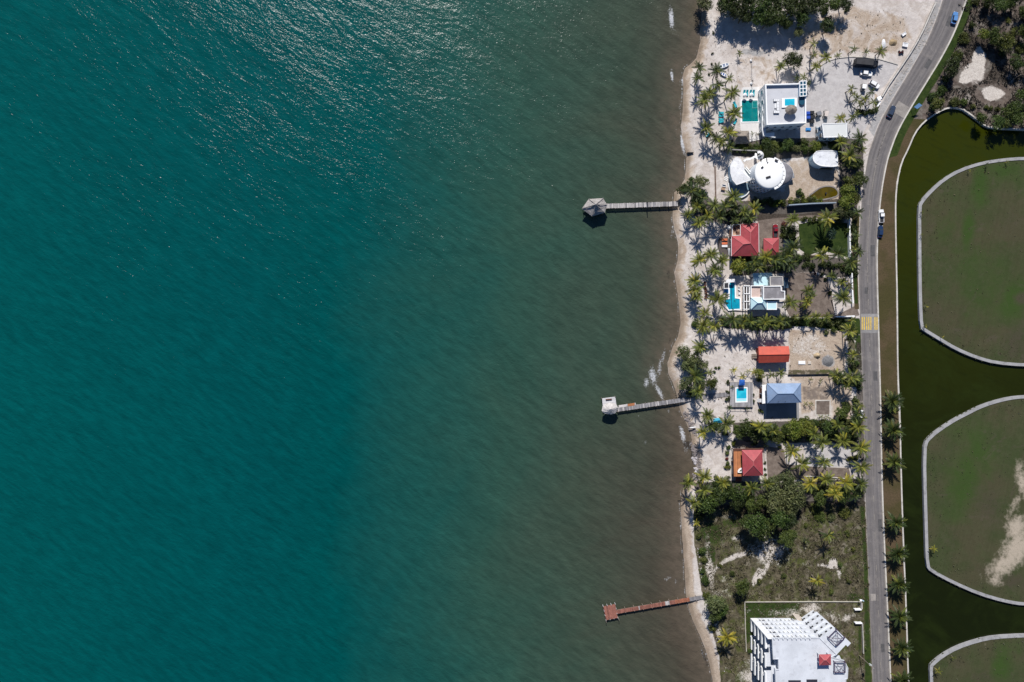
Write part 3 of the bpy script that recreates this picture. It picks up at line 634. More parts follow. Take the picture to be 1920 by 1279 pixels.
# faint centre dashes, hump with yellow bars
mk_root = road
DASH = mat('worn_white_paint', (.26,.235,.20), .8, .4, 1.2, dirt=(.18,.16,.15)); YEL = mat('yellow_road_paint', (.62,.42,.06), .7, .3, .9, dirt=(.25,.20,.14)); HUMP = mat('hump_concrete', (.24,.23,.225), .9, .2, .6)
acc = 0
for i in range(1, len(RS)):
    a, b = Vector(RS[i-1][:2]), Vector(RS[i][:2]); L = (b-a).length; nseg = max(1, int(L/24))
    for k in range(nseg):
        q = a.lerp(b, (k+.5)/nseg); dr = (b-a).normalized()
        if not -40 < q.y < 1320 or 575 < q.y < 640 or q.y < 250: continue
        MB().beam(P(q.x-dr.x*6, q.y-dr.y*6), P(q.x+dr.x*6, q.y+dr.y*6), .14, .004, ZG+.084).build('centre_dash', DASH, road, local=True)
PATCH = mat('asphalt_patch', (.085,.082,.084), .9, .25, .8); PATCHL = mat('sandy_patch', (.27,.245,.225), .95, .25, .6, dirt=(.20,.18,.17))
for (x, y, sx_, sy_, a, mt) in [(1690,206,5.2,4.6,32,PATCHL),(1622,330+15,1.4,3.0,12,PATCH),(1636,470,1.6,4.2,0,PATCH),(1624,545,1.3,2.4,2,PATCH),(1641,705,1.5,3.4,-2,PATCH),(1628,860,1.8,2.2,-2,PATCH),(1650,985,1.4,4.6,-3,PATCH),(1637,1120,2.0,2.6,-3,PATCHL),(1655,1215,1.3,3.2,-3,PATCH),(1740,120,1.6,3.6,30,PATCH),(1779,40,1.5,4.0,20,PATCH)]:
    q = P(x, y); MB().obox(q, sx_, sy_, ZG+.02, ZG+.088, -math.radians(a)).build('repair_patch', mt, road, local=True)
hump = MB()
ya = [(588.5,0), (594,.10), (619,.10), (624.5,0)]
hv = []; hf = []
for (y_, h_) in ya: hv += [P(1613.5+(y_-590)*.03, y_) + Vector((0,0,.05+h_)), P(1630+(y_-590)*.03, y_)+Vector((0,0,.09+h_)), P(1645.5+(y_-590)*.03, y_) + Vector((0,0,.05+h_))]
hump.add(hv, [(3*i+k, 3*i+3+k, 3*i+4+k, 3*i+1+k) for i in range(3) for k in range(2)])
ho = hump.build('speed_hump', HUMP); tag(ho, 'raised speed hump across the road with yellow stripes', 'speed hump')
for k in range(8):
    x0 = 1615.2 + k*3.85 + (.8 if k > 1 else 0); 
    if k == 5: continue
    q0, q1 = P(x0, 594.5), P(x0+1.9, 618.5); MB().box(q0.x, q1.x, q1.y, q0.y, ZG+.146, ZG+.202).build('yellow_bar', YEL, ho)

# ================================================================== VEGETATION
BARK = mat('palm_bark', (.20,.165,.13), .9, .25, 1.5); WOODB = mat('tree_bark', (.12,.095,.07), .9, .3, 1.2)
FM = {'d': leafmat('frond_dark', (.024,.042,.010), (.060,.084,.022)), 'm': leafmat('frond_mid', (.076,.098,.015), (.165,.182,.036)),
      'y': leafmat('frond_yellowing', (.135,.150,.017), (.265,.258,.042)), 'Y': leafmat('frond_yellow', (.25,.22,.018), (.40,.34,.040)), 'b': leafmat('frond_dead', (.10,.07,.04), (.16,.12,.07))}
def frond_mesh(key, droop, seed):
    """one feather leaf 3 m long: rachis and two rows of leaflets"""
    rr = random.Random(seed); v = []; f = []; N = 9
    sp = [Vector((3*t_, 0, -droop*t_*t_*1.5 + .25*t_)) for t_ in [k/N for k in range(N+1)]]
    for k in range(N+1):
        wd = .05*(1-.7*k/N); v += [sp[k]+Vector((0,-wd,.01)), sp[k]+Vector((0,wd,.01))]
    for k in range(N): f.append((2*k, 2*k+2, 2*k+3, 2*k+1))
    for k in range(1, N):
        for s in (-1, 1):
            L = .62*math.sin(math.pi*min(1, (k/N)**.75*.93+.09))**.7*rr.uniform(.85, 1.1); a = sp[k]; b = sp[min(k+1, N)]
            tip = a.lerp(b, .8) + Vector((.42*L, s*L*.86, -L*(.16+.24*droop*k/N)))
            n = len(v); v += [a, a.lerp(b, .96), tip+Vector((.08,0,0)), tip-Vector((.04,0,0))]; f.append((n, n+1, n+2, n+3) if s < 0 else (n, n+3, n+2, n+1))
    n = len(v); v += [sp[N-1]+Vector((0,-.14,0)), sp[N-1]+Vector((0,.14,0)), sp[N]+Vector((.25,0,-.12))]; f.append((n, n+2, n+1))
    me = bpy.data.meshes.new('frond'); me.from_pydata([tuple(q) for q in v], [], f); me.update(); me.materials.append(FM[key]); return me
FR = {k: [frond_mesh(k, dr, i) for i, dr in enumerate((.25, .6, 1.05, .8))] for k in FM}
PAL = {'g': 'dddddddddm', 'm': 'mmmmmdddyy', 'y': 'yyyymmmmdY', 'Y': 'YYYYYyyyym', 'b': 'bbbbmmdddd'}
ITEMS = []           # every plant: [object, px, py, description, kind of plant]
def palm(px, py, r, tp='m', h=None, nf=None, name='coconut_palm'):
    rr = random.Random(int(px*13+py*7)); Rm = r*.2
    if h is None: h = (7.0 if r >= 13 else 6.2 if r >= 11 else 4.4 if r >= 8 else 2.6 if r >= 6 else 1.5)*rr.uniform(.85, 1.15)
    c = P(px, py, ZG+h); ln = min(1.3, h*.16)*rr.uniform(.2, 1); la = rr.uniform(0, 6.28)
    base = Vector((c.x+ln*math.cos(la), c.y+ln*math.sin(la), ZG-.1))
    root = empty(name, base)
    pts = [base.lerp(Vector((c.x, c.y, ZG+h)), k/5) + Vector((math.cos(la), math.sin(la), 0))*(-.18*ln*math.sin(math.pi*k/5)) for k in range(6)]
    rd = .17 if r > 7 else .09
    MB().tube(pts, [rd*1.35, rd*1.05, rd, rd*.95, rd*.9, rd*.8], 6).build('trunk', BARK, root)
    dead = rr.choice((0, 0, .3, .7)); tlt = rr.uniform(0, 6.28); gap = rr.uniform(0, 6.28)
    nf = nf or (27 if r >= 12 else 23 if r >= 9 else 14 if r >= 6 else 8); a0 = rr.uniform(0, 6.28)
    for k in range(nf):
        t_ = k/(nf-1); el = 58 - 80*t_ + rr.uniform(-9, 9); az = a0 + k*2.39996 + rr.uniform(-.2, .2)
        el += 9*math.cos(az-tlt)
        if r >= 8 and t_ > .3 and math.cos(az-gap) > .93 and name != 'date_palm': continue
        if name == 'date_palm': el += 14
        key = rr.choice(PAL[tp]); key = 'm' if (key == 'd' and t_ < .12) else key
        if t_ > .85 and rr.random() < dead: key = 'b'; el -= 25
        me = FR[key][0 if t_ < .3 else (1 if t_ < .6 else rr.choice((1, 2, 3)))]
        o = bpy.data.objects.new('frond', me); COL.objects.link(o); o.parent = root
        o.location = (c.x-base.x, c.y-base.y, ZG+h-base.z + .05); sl_ = Rm/2.6*rr.uniform(.74, 1.15)*(.8+.3*min(1, t_*2))
        o.scale = (sl_, sl_*rr.uniform(.85, 1.1), sl_); o.rotation_euler = (rr.uniform(-.35, .35), -math.radians(el), az)
    tone = {'g': 'dark green', 'm': 'mid green', 'y': 'yellow green', 'Y': 'bright yellow', 'b': 'greyish'}[tp]
    ITEMS.append([root, px, py, ('tall ' if r >= 11 else 'low ' if r >= 7 else 'tiny ') + tone + (' palm' if name == 'coconut_palm' else ' bushy palm'), 'palm', r])
    return root

CM = {'dark': leafmat('leaf_dark', (.022,.036,.009), (.065,.088,.020), .2), 'mid': leafmat('leaf_mid', (.030,.054,.010), (.088,.122,.024), .2),
      'lime': leafmat('leaf_lime', (.085,.118,.012), (.215,.230,.036), .25), 'grey': leafmat('leaf_grey_green', (.056,.074,.024), (.170,.185,.072), .2),
      'olive': leafmat('leaf_olive', (.042,.058,.011), (.125,.138,.028), .2), 'blue': leafmat('leaf_blue_green', (.016,.040,.026), (.045,.085,.052), .2),
      'red': leafmat('leaf_red', (.10,.022,.022), (.17,.05,.03), .2)}
def crown_mesh(key, seed, nclump, nleaf, leaf, flat=.62, form='tree'):
    """unit crown (radius 1) of leaf clumps with gaps between them"""
    rs = np.random.RandomState(seed); V = []; 
    lobes = [(rs.uniform(-.55,.55), rs.uniform(-.55,.55), rs.uniform(.05,.45), rs.uniform(.32,.55)) for _ in range(9 if form == 'tree' else 5)] + [(0,0,.25,.62)]
    for i in range(nclump):
        lx, ly, lz, lr = lobes[rs.randint(len(lobes))]
        d = rs.normal(size=3); d[2] = abs(d[2])*.9 - .25; d /= np.linalg.norm(d); rad = lr*rs.uniform(.72, 1.05)
        cc = np.array([lx, ly, lz]) + d*rad; cc[2] *= flat*1.2
        if math.hypot(cc[0], cc[1]) > 1.05: continue
        cr = rs.uniform(.10, .19)
        p = rs.normal(size=(nleaf, 3))*cr*.62 + cc
        nrm = d + rs.normal(size=(nleaf, 3))*.75 + np.array([0,0,.35]); nrm /= np.linalg.norm(nrm, axis=1)[:, None]
        t1 = np.cross(nrm, rs.normal(size=(nleaf, 3))); t1 /= np.linalg.norm(t1, axis=1)[:, None]; t2 = np.cross(nrm, t1)
        s = leaf*rs.uniform(.6, 1.35, size=(nleaf, 1))
        V.append(np.stack([p-t1*s*.9, p-t2*s*.45, p+t1*s*.9, p+t2*s*.45], 1).reshape(-1, 3))
    V = np.concatenate(V); nq = len(V)//4
    me = bpy.data.meshes.new('crown'); me.from_pydata(V.tolist(), [], np.arange(nq*4).reshape(-1, 4).tolist()); me.update(); me.materials.append(CM[key]); return me
CR = {k: [crown_mesh(k, 31*i+len(k), 175, 18, .074) for i in range(3)] for k in CM if k != 'red'}
SH = {k: [crown_mesh(k, 17*i+7+len(k), 80, 16, .105, .8, 'shrub') for i in range(3)] for k in CM}
def tree(px, py, r, key='mid', h=None, name='broadleaf_tree'):
    rr = random.Random(int(px*17+py*5)); Rm = r*.2; big = r >= 11
    ht = h if h is not None else (Rm+5.2 if (big and 960 < py < 1020 and 1390 < px < 1490) else Rm+3.0 if (big and (py < 60 or py > 890) and px < 1620) else Rm*1.0+1.6 if big else Rm*.55)
    c = P(px, py, ZG+ht); root = empty(name if big else 'shrub', (c.x, c.y, ZG-.05))
    me = (CR if key in CR and r >= 9 else SH)[key][rr.randrange(3)]
    o = bpy.data.objects.new('crown' if big else 'foliage', me); COL.objects.link(o); o.parent = root
    o.location = (0, 0, ht-Rm*.35); q = Rm*rr.uniform(1.0, 1.15); o.scale = (q, q*rr.uniform(.9, 1.08), q*rr.uniform(.9, 1.2)); o.rotation_euler = (0, 0, rr.uniform(0, 6.28))
    t_ = MB(); z0 = ZG-.05; b = Vector((c.x, c.y, z0)); top = Vector((c.x+rr.uniform(-.2,.2)*Rm, c.y+rr.uniform(-.2,.2)*Rm, ZG+ht*.75)); rd = max(.04, Rm*.065)
    t_.tube([b, b.lerp(top, .5), top], [rd*1.3, rd, rd*.6], 6)
    for k in range(4 if big else 3):
        a = k*1.57+rr.uniform(0, 1.2); s = b.lerp(top, .45+.12*k); e = s + Vector((math.cos(a)*Rm*.6, math.sin(a)*Rm*.6, Rm*.35)); t_.tube([s, e], [rd*.5, rd*.2], 5)
    t_.build('trunk' if big else 'stem', WOODB, root)
    tone = {'dark': 'dark green', 'mid': 'mid green', 'lime': 'lime green', 'grey': 'grey green', 'olive': 'olive green', 'blue': 'blue green', 'red': 'reddish'}[key]
    sz = 'large ' if r >= 17 else '' if r >= 11 else 'small ' if r >= 6 else 'tiny '
    ITEMS.append([root, px, py, sz + tone + (' leafy tree' if big else ' shrub'), 'tree' if big else 'shrub', r]); return root

PALMS = """1386 100 6 m;1310 127 11 g;1308.5 147 11 g;1344.5 132 12 g;1367.5 147 8 y;1347 158 11 g;1373 173 13 m;1330 176 12 m;1322 187.5 13 y;1376 212 14 m;1464 125 10 m;1526 82 8 m;1525 103 8 m;1529 125 9 y;1549 108 10 y
1494 147 7 g;1507.5 145 8 m;1516 155 6 g;1571 104 6 m;1600.5 93 8 m;1624 97.5 7 g;1651 96 10 m;1597 166 8 m;1634 172 8 g;1622 186 8 m;1637 192 8 m;1606 185 8 m;1614 196 7 m;1642 203 6 g;1600 176 7 y;1577 222 9 y;1598 221 8 m;1606 214 6 m
1324 239 12 m;1365 249 13 y;1342.5 259 11 g;1330 254 8 g;1354 266 11 m;1369 274 11 g;1411 251 5 b;1420 252 5 b;1575 267 12 y;1613 260 13 g;1601 273 11 g;1594 292 14 y;1590 307 12 g;1614 281 9 m
1297.5 357 14 g;1306 365 13 g;1318 370 11 g;1307.5 387 12 y;1290.5 403 10 m;1327.5 405 12 y;1340 385 12 m;1360 386 13 g;1375 369 15 m;1376 391 12 g;1395 397 12 m;1414 392 13 y;1350 406 12 g;1407 408 11 g;1311 417 13 y;1390 404 10 g;1378 414 9 g;1609 399 10 g
1487 412 12 m;1552 409 16 y;1487.5 465 17 g;1476 478 14 g;1468 488 13 g;1481 493 14 g;1540 479 14 y;1571 476 14 g;1596 492 15 g;1560 518 9 g;1605 440 8 g;1611 471 9 g;1602 466 7 y;1579 529 10 m;1592 536 7 y;1437 482 13 y;1416 491 13 g;1422 500 12 m;1453 487 13 g;1453 497 12 g;1403 503 9 g
1333 477 13 m;1311 488 13 y;1355 488 13 m;1340 506 13 m;1302.5 527 12 y;1304 543 12 y;1307.5 556 11 m;1346 562 15 m;1362 555 7 g;1321 587 11 y;1319 612 13 y;1340 611 13 y;1326 601 9 g;1314 651 13 m;1375 599 15 g;1392 606 15 m;1408 603 13 g;1420 608 13 g;1435 604 14 m;1448 607 12 g;1461 604 13 m;1473 602 11 g;1354 600 9 g
1515 545 11 m;1520 555 11 m;1513 568 11 y;1482.5 566 13 m;1580 559 15 m;1492 595 7 y;1514 594 8 m;1530 594 9 m;1550 593 9 m;1597 600 8 y;1595 621 13 y;1596 633 9 g;1600 665 9 m;1596 676 9 g
1304 706 16 g;1307.5 735 13 m;1330 700 8 m;1327 779 13 m;1376 694 6 Y;1392 706 7 y;1403 696 5 y;1414 697 7 Y;1447 704 8 m;1463 700 9 m;1520 711 4 m;1539 713 5 m;1511 758 5 m;1521 757.5 5 m;1539 782 5 m;1551 782 5 m;1367 765 6 g;1400 766 5 g;1374 725 4 m
1568 704 12 m;1578 708 11 g;1597 706 13 m;1610 710 10 g;1586 720 11 m;1612 760 8 m;1605 770 7 g;1602 788 9 g;1332 799 9 g;1317.5 811 11 y;1361 796 15 m;1426 801 14 y;1436 835 5 m;1450 808 12 m;1527 814 12 m;1542 830 14 m;1572 797 12 m;1581 827 15 y;1609 801 14 y;1614 839 15 y;1615 875 14 y;1485 846 14 y;1504 870 14 y;1545 866 12 m
1520 906 13 Y;1549 900 14 y;1564 917 12 Y;1585 905 14 Y;1614 907 14 g;1566 926 13 Y;1604 930 12 g;1321 895 14 y;1291 906 12 m;1321 919 14 m;1356 906 13 y;1409 915 12 m;1436 907 12 m;1300.5 943 12 m;1305 980 7 Y;1553 1003 11 m;1511 1014 6 g;1532 1089 11 Y;1364 1195 15 Y;1488 1051 4 m
1751 1029 6 Y;1788 1233 4 y;1759 1258 6 y;1736 575 4 y;1735 612 4 y;1767 632 3 y;1851 308 5 g;1890 303 4 y;1818 320 3 y;1729 398 3 m;1729 440 3 m"""
for it in PALMS.replace('\n', ';').split(';'):
    a, b, c_, d_ = it.split(); palm(float(a), float(b), float(c_), d_)
for (a, b, r_) in [(1673,752,19),(1674,807,19),(1676,866,18),(1680,980,17),(1683,1038,18),(1685,1095,18),(1687,1156,17),(1691,1215,17),(1692.5,1275,18)]:
    palm(a, b, r_*.86, 'g', h=4.2, nf=46, name='date_palm')

TREES = """1362 4 20 dark;1380 16 17 dark;1405 8 20 dark;1394 30 14 dark;1430 20 20 mid;1455 27 20 mid;1440 40 14 dark;1462 4 20 dark;1488 10 20 dark;1474 38 13 mid;1511 8 18 dark;1507 33 14 mid;1536 6 16 dark;1561 3 15 mid;1585 4 13 dark;1545 18 9 mid;1497 62 11 grey;1555 51 13 dark;1589 17 6 dark
1368 -18 20 dark;1405 -18 20 dark;1440 -16 20 dark;1485 -18 20 dark;1530 -16 18 dark;1322 6 14 grey;1318 -14 14 mid;1486 110 16 dark;1553 36 7 dark
1406 275 9 olive;1392 277 9 lime;1420 277 9 mid;1441 270 13 mid;1452 276 11 olive;1465 275 9 mid;1476 270 11 mid;1430 280 9 lime;1492 276 10 grey;1507 269 10 mid;1526 272 12 lime;1540 272 8 dark;1560 270 9 dark;1444 286 11 dark;1612 309 11 dark;1384 268 7 dark
1296 337 8 mid;1317 341 12 grey;1281 357 11 mid;1289 350 9 mid;1590 340 14 olive;1614 336 13 mid;1596 360 16 lime;1590 376 16 lime;1604 372 11 olive;1577 398 13 grey;1590 404 11 dark;1497.5 361 7 mid;1505.5 366 5 olive;1420 376 9 mid;1432 378 8 olive;1444 379 9 mid;1457 381 8 lime;1470 379 8 olive;1483 377 8 lime;1495 376 8 mid;1507 375 8 lime;1519 374 8 olive;1529 374 7 lime;1540 376 5 lime
1485 432 13 mid;1475 440 9 dark;1469 442 6 olive;1471 420 6 red;1477 427 8 mid;1561 435 12 blue;1512 482 9 mid;1508 410 6 olive;1517 412 6 mid;1526 411 6 olive;1535 412 6 mid;1578 412 10 dark;1588 432 7 mid;1601 428 8 dark;1603 455 7 dark;1389 495 16 lime;1404 490 9 mid;1520 507 4 olive;1529 512 3 red;1542 515 4 mid;1548 523 4 dark;1556 549 5 olive;1596 508 10 dark;1580 501 7 dark;1546 497 7 dark
1306 606 9 mid;1466 603 9 mid;1486 601 8 dark;1478 607 9 mid;1500 604 7 olive;1524 606 7 grey;1540 608 8 olive;1556 606 8 grey;1570 604 8 olive;1580 612 8 grey;1602 612 7 mid;1550 622 6 grey;1562 620 7 mid;1606 622 6 mid;1435 517 4 mid;1378 565 3 dark
1282 663 13 grey;1305 673 16 grey;1290 684 13 grey;1317 684 11 grey;1285 721 13 grey;1296 738 10 grey;1336 716 13 olive;1342.5 689 3 mid;1347.5 689 3 mid;1339 698 3 mid;1365 717 4 dark;1365 735 4 dark;1365 749 5 dark;1429 703 12 lime;1424 711 7 mid;1413 741 4 mid;1413 752 4 mid;1587 761 9 mid;1578 777 13 mid;1600 690 7 olive;1606 680 6 mid;1427 771 5 dark;1610 722 8 dark;1602 716 9 dark;1572 716 9 dark;1582 790 9 dark
1340 804 11 mid;1360 812 6 dark;1345 796 8 mid;1400 804 17 mid;1388 812 12 mid;1414 812 13 dark;1437 817 12 mid;1447 806 12 mid;1457 818 13 olive;1475 806 12 mid;1490 807 16 lime;1509 804 14 lime;1520 796 10 olive;1497 818 10 mid;1547 795 10 olive;1556 805 15 mid;1569 811 12 mid;1470 820 10 dark;1590 812 12 dark;1600 822 10 dark;1415 832 6 dark;1462 838 4 lime;1375.5 831 6 lime;1367 840 5 mid;1364 849 5 mid;1364 876 6 lime;1363 868 5 mid;1363 859 4 red;1344 895 6 mid;1366 895 4 grey;1435 868 3 mid;1434 880 3 mid;1435 889 3 mid;1594 860 6 lime;1606 858 8 dark
1350 922 18 mid;1323 949 18 mid;1380 926 17 mid;1340 940 15 mid;1365 915 13 dark;1407 925 13 mid;1470 901 19 grey;1449 920 20 grey;1487 928 23 grey;1461 943 22 grey;1500 934 17 grey;1432 940 17 olive;1421 980 23 mid;1437 997 18 mid;1403 978 14 mid;1477 1009 16 mid;1460 974 20 mid;1386 942 13 dark;1412 948 14 mid;1452 905 14 grey;1484 954 16 grey;1540 934 13 mid;1585 930 12 mid;1532 918 10 dark;1598 914 9 mid;1480 980 15 dark;1312 966 9 dark
1538 970 9 mid;1530 955 9 olive;1562 968 9 grey;1585 962 10 olive;1321 1089 9 mid;1394.5 1101 14 mid;1576 1059 5 mid;1316 1030 8 mid;1321 1050 8 olive;1318 1072 6 mid;1310 1005 8 olive;1344 1132 17 grey;1356 1145 11 mid;1340 1155 11 mid;1335 1178 8 olive;1325 1115 9 olive;1350 1060 5 olive;1425 1090 6 olive;1470 1080 6 olive;1560 1110 6 olive;1592 1090 6 olive;1600 1030 5 olive;1375 1075 6 mid;1512 985 5 olive;1590 1000 6 olive;1412 1205 5 lime;1405 1222 5 mid;1622 1218 4 mid
1786 125 16 dark;1808 72 10 olive;1796 104 10 olive;1822 49 7 mid;1843 62 12 lime;1865 66 12 mid;1878 76 12 mid;1892 84 17 olive;1890 38 6 lime;1910 113 15 mid;1765 168 9 mid;1752 182 10 mid;1761 191 14 olive;1809 190 8 mid;1791 191 9 olive;1843 221 11 mid;1871 229 14 mid;1893 211 14 mid;1906 199 14 mid;1908 221 14 mid;1886 230 11 olive;1849 200 5 olive;1857 203 5 olive;1870 204 5 olive;1877 4 15 mid;1861 0 13 mid;1898 2 12 mid;1830 2 8 olive;1850 12 7 olive;1920 180 14 mid;1925 60 14 olive;1930 20 14 mid;1940 130 16 mid;1940 220 16 mid;1900 60 8 olive;1772 150 7 olive;1748 200 7 mid;1825 200 6 olive;1880 100 8 mid;1915 90 9 olive"""
for it in TREES.replace('\n', ';').split(';'):
    a, b, c_, d_ = it.split(); tree(float(a), float(b), float(c_), d_)
def hedge(a, b, n, r0, r1, keys, jit=2.5):
    rr = random.Random(int(a[0]+b[1]))
    for k in range(n): t_ = (k+.5)/n; tree(a[0]+(b[0]-a[0])*t_+rr.uniform(-jit, jit), a[1]+(b[1]-a[1])*t_+rr.uniform(-jit, jit), rr.uniform(r0, r1), rr.choice(keys))
hedge((1374,282), (1530,281), 11, 6, 8.5, ('mid','dark','olive')); hedge((1556,266), (1606,316), 5, 7, 9, ('mid','dark')); hedge((1352,396), (1410,414), 6, 6.5, 9, ('mid','dark')); hedge((1296,372), (1330,396), 4, 7, 9, ('mid','dark'))
hedge((1386,488), (1500,484), 8, 7, 10, ('mid','dark','olive')); hedge((1380,506), (1470,502), 6, 6, 8, ('mid','dark')); hedge((1504,494), (1592,500), 6, 6, 9, ('mid','dark')); hedge((1358,606), (1476,612), 10, 6.5, 9, ('mid','dark')); hedge((1486,600), (1560,604), 5, 6, 8, ('mid','olive'))
hedge((1380,800), (1480,822), 8, 8, 10.5, ('mid','dark')); hedge((1486,792), (1610,796), 8, 7.5, 10.5, ('mid','dark','olive')); hedge((1512,822), (1606,816), 6, 7, 9.5, ('dark','mid')); hedge((1330,930), (1420,936), 6, 8, 10.5, ('dark','mid')); hedge((1508,916), (1616,922), 8, 7.5, 10.5, ('dark','mid')); hedge((1586,500), (1604,520), 2, 7, 9, ('dark','mid'))
hedge((1470,430), (1492,452), 3, 7, 9, ('dark','mid')); hedge((1602,410), (1606,480), 6, 5, 7, ('dark','mid')); hedge((1566,712), (1612,716), 4, 7, 9, ('dark','mid')); hedge((1600,744), (1612,792), 4, 6, 8, ('dark','mid')); hedge((1292,676), (1318,730), 4, 8, 10, ('grey','mid'))
# clipped hedge behind the planting bed
for k in range(7): tree(1610+k*5.6, 211.5-abs(k-2)*1.1, 5.2, 'dark')
for (a, b) in [(1338,62),(1336,100),(1329,139),(1335,120)]: tree(a, b, 2.6, 'dark')

# rough grass and herbs: nobody could count them
def tufts(name, poly, n, key, seed, size, label, avoid=None):
    rs = np.random.RandomState(seed); xs = [p[0] for p in poly]; ys = [p[1] for p in poly]
    x = rs.uniform(min(xs), max(xs), n*2); y = rs.uniform(min(ys), max(ys), n*2); ok = inside(x, y, poly) & (vnoise(x, y, 9, seed) + .35*rs.rand(n*2) > .55)
    wm = np.zeros_like(x)
    for (cx, cy, rx, ry, a, g) in (avoid or []): wm = np.maximum(wm, blob(x, y, cx, cy, rx, ry, a)*g)
    ok &= wm < .45; x, y = x[ok][:n], y[ok][:n]; m_ = len(x); V = np.zeros((m_, 3, 3, 3))
    wx, wy = (x-960)*.2, (639.5-y)*.2; s = size*rs.uniform(.5, 1.5, m_)*(1+1.2*(rs.rand(m_) > .93))
    for b in range(3):
        a = rs.uniform(0, 6.28, m_); l = s*rs.uniform(.6, 1.2, m_)
        V[:,b,0] = np.stack([wx-np.sin(a)*s*.35, wy+np.cos(a)*s*.35, np.full(m_, ZG-.02)], -1); V[:,b,1] = np.stack([wx+np.sin(a)*s*.35, wy-np.cos(a)*s*.35, np.full(m_, ZG-.02)], -1)
        V[:,b,2] = np.stack([wx+np.cos(a)*l*.7, wy+np.sin(a)*l*.7, ZG+l*.8], -1)
    V = V.reshape(-1, 3); me = bpy.data.meshes.new(name); me.from_pydata(V.tolist(), [], np.arange(len(V)).reshape(-1, 3).tolist()); me.update(); me.materials.append(key)
    o = bpy.data.objects.new(name, me); COL.objects.link(o); tag(o, label, kind='stuff'); return o
TI = leafmat('island_tuft', (.034,.036,.014), (.090,.084,.042), .1)
TG = leafmat('dry_grass', (.045,.040,.020), (.125,.105,.060), .2); TB = leafmat('brush', (.050,.040,.032), (.130,.108,.085), .2)
tufts('rough_grass', [(1302,955),(1390,950),(1622,945),(1630,1126),(1400,1126),(1396,1279),(1350,1240),(1322,1110)], 13000, TG, 5, .36, 'rough dry grass and herbs on the vacant plot',
      [(1376,1046,32,7,-22,.85),(1416,1060,30,9,-62,.85),(1566,1056,20,7,20,.75)])
tufts('brushwood', [(1790,0),(1822,0),(1960,-10),(1960,240),(1850,236),(1813,208),(1785,199),(1752,212),(1735,215),(1762,160),(1790,90),(1815,30)], 10000, TB, 9, .40, 'low brown brushwood between the road bend and the canal',
      [(1838,120,18,28,14,1.3),(1816,146,26,14,-25,1.3),(1862,176,29,17,4,1.3)])
for pl_i, sd_, lb in ((ISL1, 41, 'sparse dry tufts on the upper grassy island'), (ISL2, 42, 'sparse dry tufts on the island with the sandy patch'), (ISL3, 43, 'sparse dry tufts on the lowest grassy island')):
    cx_, cy_ = sum(p[0] for p in pl_i)/len(pl_i), sum(p[1] for p in pl_i)/len(pl_i); tufts('island_tufts', [(cx_+(p[0]-cx_)*.95, cy_+(p[1]-cy_)*.95) for p in pl_i], 5200, TI, sd_, .20, lb)
DEB = leafmat('dry_debris', (.10,.075,.055), (.22,.18,.14), .1)
tufts('beach_debris', [(1325,20),(1345,70),(1380,100),(1450,100),(1500,70),(1600,20),(1700,20),(1705,80),(1650,105),(1530,115),(1440,160),(1380,165),(1350,260),(1300,240),(1300,140)], 1500, DEB, 21, .20, 'dry leaves and debris on the upper sand plots')
tufts('beach_debris', [(1290,440),(1340,470),(1350,580),(1340,640),(1480,630),(1590,640),(1590,700),(1480,770),(1430,790),(1330,800),(1310,880),(1360,890),(1300,890),(1320,760),(1280,690),(1290,600)], 1500, DEB, 22, .20, 'dry leaves and debris on the lower sand plots')
tufts('rough_grass', [(1398,1131),(1616,1131),(1622,1279),(1590,1279),(1590,1200),(1540,1150),(1420,1162),(1404,1225)], 3500, TG, 15, .25, 'grass inside the white walled building site')

# ================================================================== BUILDINGS
WHITE = mat('white_render', (.80,.80,.80), .7, .05, .25, dirt=None); WHITEC = mat('weathered_white', (.70,.70,.71), .8, .12, .35, dirt=(.46,.46,.47), fine=2)
PARAPET = mat('white_parapet', (.84,.84,.84), .6, .03, .3); ROOFGREY = mat('pale_roof_screed', (.49,.495,.525), .85, .09, .3, dirt=(.42,.42,.45))
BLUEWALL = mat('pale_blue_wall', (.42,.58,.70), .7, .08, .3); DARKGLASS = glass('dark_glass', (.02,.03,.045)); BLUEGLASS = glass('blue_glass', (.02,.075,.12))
FRAME = mat('window_frame', (.75,.76,.77), .5, .05, 1); REDROOF = mat('rose_red_metal_roof', (.36,.062,.072), .55, .16, .45, .4, dirt=(.29,.075,.075), fine=1.6); REDCAP = mat('rose_ridge_cap', (.46,.14,.14), .5, .08, 1)
ORROOF = mat('orange_red_metal_roof', (.46,.075,.045), .55, .14, .45, .4, dirt=(.36,.075,.055), fine=1.6); BLUEROOF = mat('steel_blue_metal_roof', (.21,.29,.43), .42, .12, .4, .5, dirt=(.24,.30,.40), fine=1.6); BLUECAP = mat('blue_ridge_cap', (.17,.24,.36), .45, .05, 1)
AQUA = mat('aqua_roof', (.48,.67,.72), .6, .08, .3, dirt=(.41,.60,.65)); CONC = mat('grey_concrete_roof', (.20,.19,.20), .9, .25, .3, dirt=(.32,.31,.32)); CONCW = mat('raw_white_concrete', (.56,.58,.62), .85, .12, .22, dirt=(.42,.43,.46))
TILE = mat('pink_terrace_tile', (.52,.40,.36), .7, .1, .6); DECKW = mat('grey_deck_boards', (.30,.29,.30), .85, .15, .7, per_obj=.22); DECKO = mat('orange_deck_boards', (.42,.165,.07), .75, .15, .7, per_obj=.18); DECKD = mat('dark_deck', (.085,.07,.065), .8, .2, .8)
